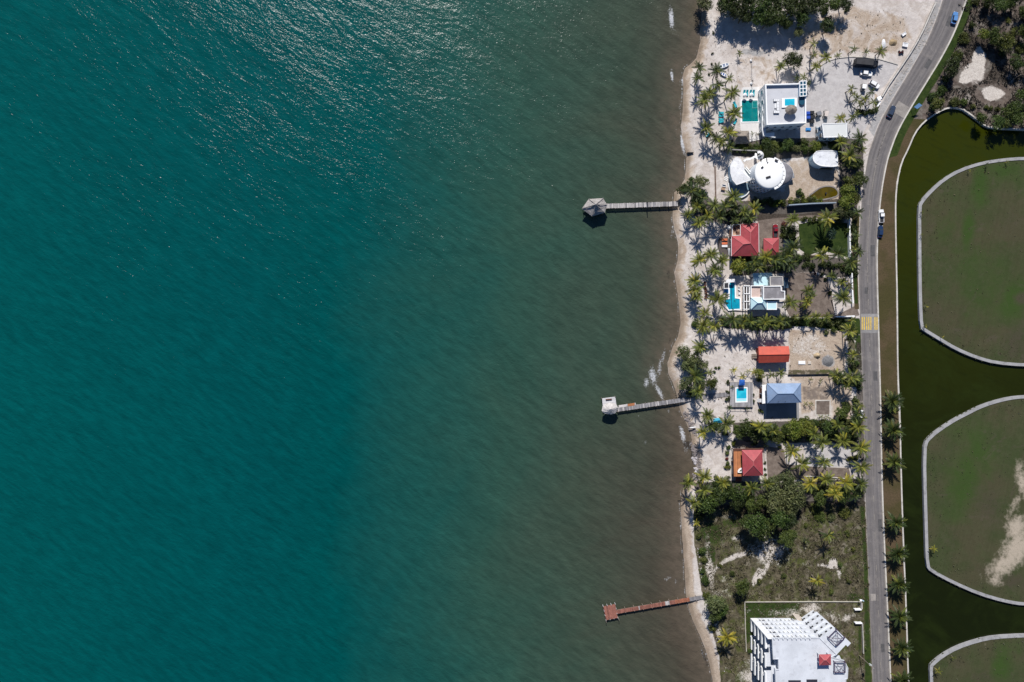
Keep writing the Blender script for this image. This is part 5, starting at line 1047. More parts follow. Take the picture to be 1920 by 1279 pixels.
for y in (521.5, 539): p_ = P(1477.5, y, ZG+2.3); MB().obox(p_, .12, .12, ZG, ZG+2.36).build('post', PARAPET, sh_)

# ---- orange-red shed
rt = empty('red_shed', P(1450,672), 'long shed with a bright orange-red gable roof', 'shed'); ze, zr = ZG+3.6, ZG+5.2
c = [P(1422,650,ze), P(1479,649,ze), P(1479,679,ze), P(1422.5,680.6,ze)]; r = [P(1423,665.6,zr), P(1480.8,664.5,zr)]; th = Vector((0,0,.2))
for nm, f in (('roof_slope', [c[0], c[1], r[1], r[0]]), ('roof_slope', [r[0], r[1], c[2], c[3]])): MB().add(f + [p-th for p in f], [(0,3,2,1), (4,5,6,7), (0,1,5,4), (1,2,6,5), (2,3,7,6), (3,0,4,7)]).build(nm, ORROOF, rt)
MB().tube([r[0]+th*.1, r[1]+th*.1], .12, 6).build('ridge_cap', ORROOF, rt); q = ccw([tuple(p[:2]) for p in c]); w_ = inset(q, .5); MB().prism(w_, ZG-.1, ze-.15).build('wall', RED2, rt)
gb = MB(); 
for s in (0, 1): pa, pb, pc = (c[0], c[3], r[0]) if s == 0 else (c[1], c[2], r[1]); dx = Vector((.5 if s == 0 else -.5, 0, 0)); gb.add([pa+dx-th*1.2, pb+dx-th*1.2, pc+dx-th*1.2], [(0,1,2), (2,1,0)])
gb.build('gable', RED2, rt); windows(rt, w_[0], w_[1], (ZG+1,), 5, 1.1, 1.2, 1)
st = MB(); 
for i in range(5): st.obox(P(1410+i*2.2, 668, ZG), .42, 1.6, ZG-.02, ZG+.25+i*.22)
st.build('steps', POST, rt); rl = MB()
for (a, b) in [((1408,671),(1419,679)),((1409,664),(1420,664))]: rl.tube([P(*a, ZG+1.0), P(*b, ZG+1.9)], .06, 5)
rl.build('stair_rail', POST, rt)

# ---- blue hip-roofed house on posts, and its pool deck
rt = empty('blue_roofed_house', P(1470,738), 'two-storey house with a steel blue hip roof', 'house')
o, c = hip(rt, [(1437.5,719),(1502,718.6),(1502.6,755),(1439,756.4)], [(1458,738.4),(1487.8,738)], ZG+6.4, ZG+8.5, BLUEROOF, BLUECAP); w_ = walls(rt, [tuple(p[:2]) for p in c], ZG+6.2, GREYW, .8)
for a, b in sides(w_): windows(rt, a, b, (ZG+.9, ZG+3.9), 4, 1.2, 1.4, 1)
MB().prism(PX([(1429,722),(1438,721),(1438,756),(1429,757)], ZG+3.4), ZG+3.2, ZG+3.4).build('porch', PARAPET, rt)
for y in (723, 739, 755): p_ = P(1430, y, ZG+3); MB().obox(p_, .25, .25, ZG, ZG+3.2).build('porch_post', PARAPET, rt)
ba = MB()
for k in range(9): a, b = P(1429.5, 722+k*4.1, ZG+4), P(1429.5, 723+k*4.1, ZG+4); ba.obox(a, .08, .08, ZG+3.4, ZG+4.4)
ba.beam(P(1429.5,721.5,ZG+4.4), P(1429.5,756.5,ZG+4.4), .14, .1, ZG+4.4); ba.build('balustrade', PARAPET, rt)
st = MB()
for i in range(8): st.obox(P(1427-i*.9, 751, ZG+2.9-i*.36), .34, 1.3, ZG+2.6-i*.36, ZG+2.9-i*.36)
st.build('stair', PARAPET, rt); dkb = MB().prism(PX([(1423.5,728),(1431,728),(1431,758),(1423.5,758)]), ZG-.02, ZG+.2).build('porch_deck', BROWN, rt)
pz_ = MB().prism(PX([(1437,786),(1437,724),(1498,724),(1498,786)]), ZG-.02, ZG+.05).build('house_slab', mat('slab_grey', (.24,.235,.24), .85, .12, .4), rt)
for k in range(2): p_ = P(1459.5+k*13, 753, ZG+7); MB().tube([(p_.x, p_.y, ZG+6.6), (p_.x, p_.y, ZG+7.4)], .08, 6).build('vent_pipe', DARKM, rt)
dr = empty('pool_deck', P(1390,740), 'grey timber pool deck left of the blue roofed house', 'deck')
n_ = 22
for k in range(n_):
    x0 = 1369+k*43.0/n_; x1 = x0+43.0/n_-.25
    segs = [(717,763.5)] if not 1378.5 < (x0+x1)/2 < 1401 else [(717,726.5),(754.5,763.5)]
    for (y0, y1) in segs: a, b = P(x0, y1, ZG+.9), P(x1, y0, ZG+.9); MB().box(a.x, b.x, a.y, b.y, ZG+.82, ZG+.9).build('plank', DECKW, dr)
MB().prism(PX([(1368.7,716.8),(1412.3,716.8),(1412.3,763.8),(1368.7,763.8)], ZG+.8), ZG-.1, ZG+.6).build('deck_frame', DECKD, dr)
rl = MB()
for (x, y) in [(1370,763),(1380,763),(1391,763),(1401,763),(1411.5,763),(1411.5,740),(1411.5,718)]: p_ = P(x, y, ZG+1.9); rl.obox(p_, .1, .1, ZG, ZG+1.9)
rl.beam(P(1370,763,ZG+1.9), P(1411.5,763,ZG+1.9), .1, .07, ZG+1.85); rl.build('railing', POST, dr)
pp = pool(None, [(1380.6,728.5),(1399.6,728),(1399.6,752.5),(1380.6,753)], ZG+.93, .4, POOLS, 'bright blue pool set into the grey timber deck'); 
stp = MB().prism(PX([(1380.6,747),(1399.6,747),(1399.6,752.5),(1380.6,753)], ZG+.93), ZG+.6, ZG+.92).build('pool_step', mat('pale_blue_tile', (.35,.66,.74), .4, .05, 1), pp)
def parasol(px, py, z, r, mtl, label, n=8, h=2.5, sq=False):
    c = P(px, py, z+h); root = empty('parasol', (c.x, c.y, z), label, 'parasol'); t = MB()
    t.lathe((c.x, c.y), [(r, z+h-.45), (r*.98, z+h-.40), (r*.5, z+h-.15), (.04, z+h)], 4 if sq else n, rot=math.pi/4 if sq else 0); t.build('canopy', mtl, root); MB().tube([(c.x, c.y, z), (c.x, c.y, z+h+.1)], .04, 6).build('pole', DARKM, root); return root
parasol(1392, 717.5, ZG+.9, 1.5, mat('royal_blue_canvas', (.015,.09,.36), .8, .08, 1), 'royal blue square parasol at the top of the deck pool', sq=True)

# ---- red pyramid house with orange deck
rt = empty('red_pyramid_house', P(1410,868), 'house with a rose red pyramid roof and an orange sun deck', 'house')
o, c = hip(rt, [(1391,844),(1429.5,843.6),(1431,892),(1393,892.4)], [(1412.6,865.5),(1412.8,872.5)], ZG+5.6, ZG+8.0, REDROOF, REDCAP); w_ = walls(rt, [tuple(p[:2]) for p in c], ZG+5.4, BROWN, .7)
for a, b in sides(w_): windows(rt, a, b, (ZG+.9, ZG+3.6), 3, 1.2, 1.2, 1)
dz2 = ZG+3.2
for k in range(9): a, b = P(1376+k*2.1, 893.5, dz2), P(1376+k*2.1+1.9, 845, dz2); MB().box(a.x, b.x, a.y, b.y, dz2-.08, dz2).build('deck_board', DECKO, rt)
MB().prism(PX([(1375.5,842.5),(1395,842.5),(1395,894),(1375.5,894)], dz2-.1), dz2-.4, dz2-.09).build('deck_frame', BROWN, rt); rl = MB()
for (a, b) in [((1374.5,841.5),(1431.5,840.5)),((1374.5,841.5),(1376,895)),((1431.5,840.5),(1433,866))]: rl.beam(P(*a, dz2+1), P(*b, dz2+1), .14, .1, dz2+.95); rl.beam(P(*a, dz2+.5), P(*b, dz2+.5), .06, .06, dz2+.45)
rl.build('deck_rail', BROWN, rt); nb = MB().prism(PX([(1376,841.2),(1431,840.6),(1431,846),(1376,847)], dz2), dz2-.3, dz2-.02).build('north_gallery', BROWN, rt)
for (x, y) in [(1377,843),(1377,868),(1378,893),(1404,841.5),(1430,841.5)]: p_ = P(x, y, dz2); MB().obox(p_, .25, .25, ZG-.05, dz2-.1).build('deck_post', BROWN, rt)
ht = empty('hot_tub', P(1388,882.5,dz2), 'white quarter-round hot tub on the orange deck', 'hot tub'); qt = [P(1392.5,886.5,dz2+.6)] + [P(1392.5-9*math.cos(a), 886.5-9*math.sin(a), dz2+.6) for a in [math.pi/2*k/8 for k in range(9)]]
MB().prism(qt, dz2, dz2+.6).build('shell', PARAPET, ht); MB().prism(inset(ccw(qt), .45), dz2+.5, dz2+.62).build('water', mat('murky_tub', (.10,.14,.06), .2, .3, 2), ht)
st = MB().prism(PX([(1380,895),(1391,895),(1391,903),(1380,903)], ZG+1), ZG+.7, ZG+.9).build('lower_landing', mat('redwood', (.22,.07,.05), .8, .2, 1), rt)

# ---- unfinished white concrete block
zt = ZG+17.5; rt = empty('unfinished_block', P(1500,1220), 'large unfinished white concrete block with terraced balconies', 'building')
main = PX([(1447,1195.6),(1537,1195.6),(1569,1227),(1560,1232),(1583,1238),(1590,1252),(1589,1272),(1586,1274),(1586,1330),(1455,1330),(1453,1255),(1459,1255),(1459,1236),(1449,1236)], zt)
wing = PX([(1565.5,1176.5),(1596,1206),(1589.5,1213),(1586,1209.5),(1569,1227.5),(1537,1196)], zt)
FH = 3.5; nfl = 5; VOID = mat('dark_void', (.03,.03,.045), .8, .3, .6)
for i in range(nfl):
    z0 = ZG + i*FH; zz = z0+FH
    MB().prism(inset(ccw(main), .9), z0-(.1 if i == 0 else 0), zz-.25).build('storey_wall', CONCW, rt); MB().prism(inset(ccw(wing), .6), z0-(.1 if i == 0 else 0), zz-.26).build('wing_storey_wall', CONCW, rt)
    MB().prism(main, zz-.25, zz).build('floor_slab', CONCW, rt); MB().prism(inset(ccw(wing), .04), zz-.255, zz+.006).build('wing_slab', CONCW, rt)
    a, b = P(1449,1195.6,zt), P(1520,1195.6,zt); a = P(1466,1195.6,zt); c0, c1 = (a.x, a.y-.9), (b.x, b.y-.9); windows(rt, c1, c0, (z0+1.4,), 4, 1.1, .75, 1, DARKM, CONCW)
    w0, w1 = Vector(inset(ccw(wing), .6)[0]), 0
    pN, pW = Vector(PX([(1565.5,1176.5)], zt)[0]), Vector(PX([(1537,1196)], zt)[0]); pE = Vector(PX([(1596,1206)], zt)[0]); dn = (pN-pW).normalized(); de = (pE-pN).normalized()
    windows(rt, pN+de*.6, pW+de*.6, (z0+1.3,), 3, .75, .9, 1, DARKM, CONCW); windows(rt, pE-dn*.6, pN-dn*.6, (z0+1.3,), 3, .9, .9, 1, DARKM, CONCW)
    # north wall: pilasters and two deep openings per floor; seaward balconies, north-end fin added to shade the west wall
    for k in range(10): p_ = P(1450+k*8.2, 1195.6, zt); MB().obox((p_.x, p_.y-.62), .32, .5, z0, zz-.26).build('pilaster', WHITE if k % 3 else CONCW, rt)
    for k in range(2): p_ = P(1455+k*8.3, 1195.6, zt); MB().obox((p_.x, p_.y-.98), 1.25, .24, z0+.15, z0+2.5).build('deep_opening', VOID, rt)
    xw = P(1448,1200,zt).x+.9
    for (y0, y1, pw) in ((1197,1222,.62),(1232,1258,.34),(1266,1300,.45)):
        ya, yb = P(0, y1, zt).y, P(0, y0, zt).y
        MB().box(xw-2.5, xw, ya, yb, z0+.02, z0+.22).build('balcony_slab', CONCW, rt); MB().box(xw-2.5, xw-2.5+pw, ya, yb-.26, z0+.22, z0+1.2).build('balcony_wall', WHITE, rt)
        if y0 == 1197: MB().box(xw-2.5, xw, yb-.25, yb, z0+.22, z0+FH+.018).build('shading_fin', WHITE, rt)
for k in range(9):      # floor beams and stub columns along the north edge
    p_ = P(1451+k*8.4, 1197.4, zt); MB().obox(p_, .35, .35, zt-.0, zt+.5).build('stub_column', CONCW, rt)
MB().ring(ccw(main), .25, zt+.003, zt+.22).build('parapet', CONCW, rt)
PURP = mat('purple_steel', (.07,.05,.085), .6, .1, 1)
def roof_frame(cx, cy, s, ang, label):
    root = empty('roof_frame', P(cx, cy, zt), label, 'steel frame'); c = P(cx, cy, zt+.9); hs = s/2; k = [(c.x+hs*1.414*math.cos(ang+math.pi/4+i*math.pi/2), c.y+hs*1.414*math.sin(ang+math.pi/4+i*math.pi/2)) for i in range(4)]
    for i in range(4): MB().beam(k[i], k[(i+1) % 4], .22, .2, zt+.9).build('frame_beam', PURP, root); MB().tube([(*k[i], zt+1.0), (c.x, c.y, zt+1.9)], .085, 5).build('rafter', PURP, root); MB().obox(k[i], .2, .2, zt, zt+.9).build('frame_post', PURP, root)
    k2 = [(c.x+(p[0]-c.x)*.62, c.y+(p[1]-c.y)*.62) for p in k]
    for i in range(4): MB().beam(k2[i], k2[(i+1) % 4], .09, .1, zt+1.32).build('purlin', PURP, root)
roof_frame(1568.5, 1195.5, 4.1, math.radians(45), 'dark diamond-shaped steel frame on the roof of the unfinished block'); roof_frame(1574.5, 1251, 3.7, 0.0, 'dark square steel frame right of the red rooftop pavilion')
pv = empty('roof_pavilion', P(1547,1240,zt), 'small red hip-roofed pavilion on the unfinished block', 'pavilion'); o, c = hip(pv, [(1535.8,1227.6),(1558,1227.2),(1558.2,1247.3),(1536.2,1247.6)], [(1545.5,1238),(1548.5,1238)], zt+2.4, zt+3.6, REDROOF, REDCAP)
for q in c: p_ = q.lerp(c[(c.index(q)+2) % 4], .1); MB().obox(p_, .3, .3, zt, zt+2.25).build('post', CONCW, pv)
for (x0, x1, y0) in [(1478,1501.5,1275.5),(1512,1532.5,1274)]: a, b = P(x0, 1292, zt), P(x1, y0, zt); MB().box(a.x, b.x, a.y, b.y, zt+.002, zt+.03).build('roof_opening', mat('dark_void', (.03,.03,.045), .8, .3, .6), rt)
sc = MB().prism(PX([(1408,1160),(1416,1160),(1416,1179),(1408,1179)]), ZG-.02, ZG+.5).build('annex_slab', CONCW, rt); MB().prism(PX([(1409,1200),(1422,1196),(1424,1248),(1412,1250)]), ZG-.02, ZG+.15).build('ground_terrace', CONCW, rt)
# lower terraces under the north side
for k in range(3): MB().prism(PX([(1416+k*1.5,1157-k*3+6),(1486,1157-k*3+6),(1486,1172),(1418,1172)], ZG+2), ZG-.05, ZG+.35+k*.05).build('terrace_slab', CONCW, rt) if k == 0 else None
MB().prism(PX([(1485,1150),(1497,1152),(1527,1180),(1515,1190)]), ZG-.04, ZG+.2).build('court_floor', CORAL, rt)

# ================================================================== PIERS
def pier(name, a, b, width, z, mtls, label, pitch=.42, cat='pier', seed=1):
    """planked walkway on piles from a to b (pixels at deck height)"""
    rr = random.Random(seed); A, B = P(*a, z), P(*b, z); d = B-A; L = d.length; u = d.normalized(); ang = math.atan2(u.y, u.x); nrm = Vector((-u.y, u.x, 0))
    root = empty(name, (A.x, A.y, 0), label, cat, rz=0); n = int(L/pitch); cache = {}
    for k in range(n):
        t_ = (k+.5)/n; mt = mtls(t_, rr)
        if mt is None: continue
        if mt.name not in cache: o = MB().box(-(pitch-.05)/2, (pitch-.05)/2, -width/2, width/2, -.07, 0).build('plank', mt, root, local=True); cache[mt.name] = o
        else: o = cache[mt.name].copy(); COL.objects.link(o)
        c = A+u*(t_*L); o.location = (c.x-A.x+nrm.x*rr.uniform(-.05,.05), c.y-A.y+nrm.y*rr.uniform(-.05,.05), z+rr.uniform(-.012,.012)); o.rotation_euler = (0, 0, ang+rr.uniform(-.012,.012))
    for s in (-1, 1): MB().beam(A+nrm*s*(width/2-.15), B+nrm*s*(width/2-.15), .16, .26, z-.36).build('stringer', POST, root)
    m = int(L/3.2)
    for k in range(m+1):
        c = A+u*(L*k/m)
        for s in (-1, 1): q = c+nrm*s*(width/2+.06); MB().tube([(q.x, q.y, -2.0), (q.x, q.y, z+rr.choice((.1,.12,.25)))], .12, 6).build('pile', POST, root)
    return root, A, B, u, nrm
g1 = mat('bleached_boards', (.40,.375,.365), .9, .18, .8, per_obj=.28); g2 = mat('grey_boards', (.24,.23,.24), .9, .18, .8, per_obj=.28); o1 = mat('red_stained_boards', (.225,.092,.068), .85, .25, .9, per_obj=.25); o2 = mat('orange_stained_boards', (.28,.105,.062), .85, .2, .9, per_obj=.15)
r1, A, B, u, nrm = pier('pier', (1137,386.5), (1271,382), 1.75, 1.5, lambda t_, r: g1 if r.random() < .72 else g2, 'bleached pier leading to the hexagonal thatched hut', seed=4)
c = P(1115,389,1.5); r1h = empty('thatched_hut', (c.x, c.y, 0), 'hexagonal pale thatched hut at the end of the upper pier', 'hut')
def hexpts(cx, cy, rx, ry, n=6, a0=0.0): return [(cx+rx*math.cos(a0+2*math.pi*k/n), cy+ry*math.sin(a0+2*math.pi*k/n)) for k in range(n)]
hc = P(1114.5,389,4.0); hx = [P(x, y, 3.9) for x, y in [(1091,391),(1104,373),(1131,371.5),(1138.5,384),(1134,399),(1110,405.5)]]; apex = P(1117,383,6.9); rr = random.Random(5); m = MB(); N = 7
for i in range(6):
    a, b = hx[i], hx[(i+1) % 6]; vs = []
    for j in range(N+1):
        for k in range(N+1): q = a.lerp(b, k/N).lerp(apex, j/N); sag = -.35*math.sin(math.pi*j/N); vs.append(q + Vector((0,0,sag + (0 if k in (0, N) else rr.uniform(-.07,.07)) - (.2 if j == 0 else 0))))
    m.add(vs, [(j*(N+1)+k, (j+1)*(N+1)+k, (j+1)*(N+1)+k+1, j*(N+1)+k+1) for j in range(N) for k in range(N)])
m.build('thatch_roof', THATCHL, r1h); MB().lathe((apex.x, apex.y), [(.5, apex.z-.25), (.3, apex.z+.1), (.05, apex.z+.3)], 8).build('finial', THATCHL, r1h)
for i in range(6):
    q = hx[i].lerp(apex, .16); MB().tube([(q.x, q.y, -2), (q.x, q.y, 4.2)], .13, 6).build('post', POST, r1h); MB().tube([hx[i]+Vector((0,0,.05)), apex], .10, 5).build('hip_pole', THATCHL, r1h)
fl = [tuple(h.lerp(apex, .12)[:2]) for h in hx]; MB().prism(fl, 1.3, 1.5).build('floor', g2, r1h)
q = P(1214,385,2.4); gt = empty('pier_gate', (q.x, q.y, 0), 'dark timber gate posts across the upper pier', 'gate')
for s in (-1, 1): p_ = Vector((q.x, q.y, 0))+nrm*s*1.05; MB().obox(p_, .2, .2, -2, 3.1).build('gate_post', DARKM, gt)
MB().beam(q+nrm*1.15, q-nrm*1.15, .16, .14, 2.9).build('gate_bar', DARKM, gt)
r2, A, B, u, nrm = pier('pier', (1158,768), (1300,747), 1.6, 1.5, lambda t_, r: g2 if r.random() < .78 else g1, 'grey pier leading to the square platform and round thatch', seed=6)
sp = empty('side_landing', P(1176,760,1.5)*1, 'narrow side landing with an orange board on the middle pier', 'landing'); sp.location.z = 0
for (x0, x1, mt) in [(1160,1176.5,g1),(1177,1190,DECKO),(1190.4,1191.6,g1)]:
    f = lambda x: 763.2-(x-1160)*.148
    MB().prism(PX([(x0, f(x0)-3.2), (x1, f(x1)-3.2), (x1, f(x1)+1.4), (x0, f(x0)+1.4)], 1.56), 1.48, 1.56).build('landing_board', mt, sp)
for x in (1162, 1176, 1190): p_ = P(x, 763-(x-1160)*.148-2.5, 1.4); MB().tube([(p_.x, p_.y, -2), (p_.x, p_.y, 1.48)], .12, 6).build('pile', POST, sp)
pf = empty('sun_platform', P(1142,751,1.6)*1, 'square white platform at the end of the middle pier', 'platform'); pf.location.z = 0
pc = [P(1128.8,747,1.6), P(1153.8,743.8,1.6), P(1156.5,766,1.6), P(1131,769,1.6)]
for k in range(12):
    a, b = pc[0].lerp(pc[3], k/12), pc[1].lerp(pc[2], k/12); e, f_ = pc[0].lerp(pc[3], (k+.93)/12), pc[1].lerp(pc[2], (k+.93)/12); MB().prism([a, b, f_, e], 1.5, 1.6+R.uniform(0,.01)).build('plank', mat('white_boards', (.55,.54,.55), .85, .12, .8, per_obj=.1), pf)
for q in pc: MB().tube([(q.x*.998+.0, q.y, -2), (q.x*.998, q.y, 1.9)], .14, 6).build('pile', POST, pf)
b0 = P(1141.5,749,2); MB().obox(b0, 2.3, .4, 1.62, 2.05, .09).build('bench', BROWN, pf)
palapa(1145, 767, 1.6, 4.2, 15, 10.5, 'round pale thatch on the middle pier platform', mat('white_thatch', (.50,.47,.45), .95, .3, .9, fine=5, bump=.35, dirt=(.30,.28,.26)), .1, 4, 'palapa', .09, 26, 'thatched_hut', .60)
r3, A, B, u, nrm = pier('pier', (1156,1147.5), (1322,1119), 1.45, 1.5, lambda t_, r: g2 if t_ > .83 else (o2 if t_ > .66 else (g1 if (.545 < t_ < .60 or r.random() < .04) else o1)), 'red-planked pier leading to the bare square platform', seed=8)
pf = empty('pier_platform', P(1145,1148,1.5)*1, 'red-planked platform at the end of the lowest pier', 'platform'); pf.location.z = 0
pc = [P(1131,1137,1.5), P(1153.5,1132.7,1.5), P(1158.6,1158.5,1.5), P(1136.5,1163,1.5)]
for k in range(13):
    a, b = pc[0].lerp(pc[1], k/13), pc[3].lerp(pc[2], k/13); e, f_ = pc[0].lerp(pc[1], (k+.92)/13), pc[3].lerp(pc[2], (k+.92)/13); MB().prism([a, e, f_, b], 1.42, 1.5+R.uniform(0,.012)).build('plank', o1, pf)
for i in range(4):
    for k in range(3): q = pc[i].lerp(pc[(i+1) % 4], k/3); MB().tube([(q.x, q.y, -2), (q.x, q.y, 1.72)], .11, 6).build('pile', mat('white_capped_post', (.50,.49,.50), .8, .2, 1), pf)
for (x, y) in [(1137,1167),(1161,1163)]: q = P(x, y, 2.2); MB().tube([(q.x, q.y, -2), (q.x, q.y, 2.2)], .10, 6).build('mooring_pile', POST, pf)
bw = pier('boardwalk', (1318,744.5), (1368,739), 1.6, ZG+.25, lambda t_, r: g2, 'grey boardwalk from the beach to the timber pool deck', seed=12)[0]
jt = empty('groyne', P(1294,286.5), 'short dark timber groyne on the beach by the shell house', 'groyne')
for k in range(6): q = P(1289.5+k*1.9, 286.3, .9); MB().tube([(q.x, q.y, -1), (q.x, q.y, 1.15+.04*(k % 2))], .2, 6).build('pile', DARKM, jt)
MB().beam(P(1289,285.6,1), P(1300.5,285.8,1), .18, .2, .9).build('wale', POST, jt)
def post_row(name, a, b, n, h, label, cat='fence', mtl=None, rail=True, r=.07):
    root = empty(name, P(*a), label, cat)
    for k in range(n): q = P(*[a[i]+(b[i]-a[i])*k/(n-1) for i in (0, 1)]); MB().obox(q, r*2, r*2, ZG-.3, ZG+h).build('post', mtl or POST, root)
    if rail: MB().beam(P(*a), P(*b), .06, .08, ZG+h*.8).build('rail', mtl or POST, root)
    return root
# low timber edging through the sand beside the shell house
ed = empty('timber_edging', P(1341,345), 'long straight timber edging in the sand left of the shell house', 'edging')
for k in range(8): MB().beam(P(1340.4+k*.2, 312+k*8.3), P(1340.6+k*.2, 312+k*8.3+8), .5, .35, ZG-.1).build('edging_beam', mat('edging_wood', (.15,.105,.085), .9, .2, 1), ed)

# ================================================================== WALLS AND FENCES
def wallrun(name, pts, t, h, mtl, label, capm=None, cat='wall', pan=None):
    root = empty(name, P(*pts[0]), label, cat)
    for i in range(len(pts)-1):
        a, b = P(*pts[i], ZG+h), P(*pts[i+1], ZG+h); L = (b-a).length; n = max(1, int(L/(pan or 6)))
        for k in range(n): MB().beam(a.lerp(b, k/n), a.lerp(b, (k+1)/n-.02/max(L, .1)), t, h+.1, ZG-.1).build('wall_panel', mtl, root); MB().beam(a.lerp(b, k/n), a.lerp(b, (k+1)/n-.03/max(L, .1)), t+.1, .08, ZG+h).build('coping', capm or mtl, root)
    return root
DULLW = mat('dull_cream_wall', (.46,.43,.37), .85, .15, .6, dirt=(.30,.28,.24)); DKW = mat('dark_wall', (.12,.115,.11), .9, .2, .6); BW = mat('blueish_wall', (.25,.30,.36), .8, .1, .5)
wallrun('boundary_wall', [(1479,384.5),(1524,381.5),(1568,380)], .3, 2.4, BW, 'tall blue-grey wall between pond garden and red house drive', BW)
wallrun('boundary_wall', [(1354,281),(1372,280.5),(1400,282),(1440,283)], .3, 1.6, DKW, 'dark curved wall above the shell house', mat('dull_coping', (.26,.25,.25), .9, .1, 1))
wallrun('garden_wall', [(1593,408),(1593.5,445),(1594.5,482)], .3, 1.5, PARAPET, 'white wall right of the dark green lawn', PARAPET); wallrun('garden_wall', [(1597.5,512),(1598,540)], .3, 1.5, PARAPET, 'upper white wall between road and gravel forecourt', PARAPET); wallrun('garden_wall', [(1598.2,543),(1599.5,569)], .3, 1.5, PARAPET, 'lower white wall between road and gravel forecourt', PARAPET)
wallrun('gate_wall', [(1567.5,594),(1602.5,592.6)], .35, 1.7, PARAPET, 'white entrance wall beside the yellow striped hump', PARAPET)
wallrun('site_wall', [(1396.5,1129),(1470,1128.6),(1545,1128.3),(1615.5,1128.5)], .12, .45, DULLW, 'long cream wall along the top of the building site', DULLW); wallrun('site_wall', [(1396.5,1130),(1397.5,1175),(1399.5,1222)], .12, .5, DULLW, 'low cream wall down the seaward side of the building site', DULLW)
wallrun('site_wall', [(1603,1143.5),(1615.5,1143.3)], .32, 1.3, PARAPET, 'upper white gate stub of the building site', PARAPET); wallrun('site_wall', [(1616,1130),(1616.3,1142.5)], .25, 1.2, KERBM, 'short wall joining the gate stub to the corner lamp', KERBM)
wallrun('site_wall', [(1604,1168.8),(1617,1168.8)], .32, 1.3, PARAPET, 'lower white gate stub of the building site', PARAPET); wallrun('site_wall', [(1617.4,1170),(1619.4,1226)], .15, 1.0, WALLC, 'thin cream wall between building site and road', KERBM)
wallrun('roadside_wall', [(1755,4),(1743,30),(1733,53),(1720,78),(1708,98),(1690,125),(1668,157),(1654,181)], .35, .9, mat('raw_block_wall', (.30,.27,.25), .9, .2, .7), 'raw low wall along the inside of the road bend', KERBM)
wallrun('rear_fence', [(1478,702.5),(1520,702),(1562,701)], .12, .7, POST, 'dark fence between the dirt lot and the blue house yard', DARKM); wallrun('yard_kerb', [(1508,893),(1545,893.5),(1592,898)], .2, .3, KERBM, 'low kerb at the bottom of the brown gravel yard', KERBM)
pit = empty('planting_frame', P(1543,765), 'pale concrete frame around the bare brown square', 'planting bed')
MB().ring(ccw(PX([(1528.5,750),(1557.5,750),(1557.5,779.5),(1528.5,779.5)])), .38, ZG-.05, ZG+.08).build('frame', KERBM, pit)
wallrun('bed_edging', [(1588.5,172),(1591,186),(1600,200),(1612,207)], .25, .25, KERBM, 'curved edging of the palm bed on the villa forecourt', KERBM)
wallrun('forecourt_kerb', [(1533,131),(1541,121),(1553,114),(1570,109),(1592,106.5),(1620,107),(1650,111),(1684,121)], .22, .15, KERBM, 'curved kerb along the top of the pale villa forecourt', KERBM, 'kerb')
gp = empty('entrance_pillar', P(1649,184), 'upper white pillar of the villa entrance', 'pillar'); MB().obox(P(1649,184,ZG+2), 1.3, 1.0, ZG-.1, ZG+1.9, .5).build('shaft', WHITEC, gp); MB().obox(P(1649,184,ZG+2), 1.6, 1.3, ZG+1.9, ZG+2.05, .5).build('cap', PARAPET, gp)
wallrun('entrance_wall', [(1645.5,200),(1651,190)], .35, 1.2, PARAPET, 'slanting white entrance wall by the road below the pillar', PARAPET)

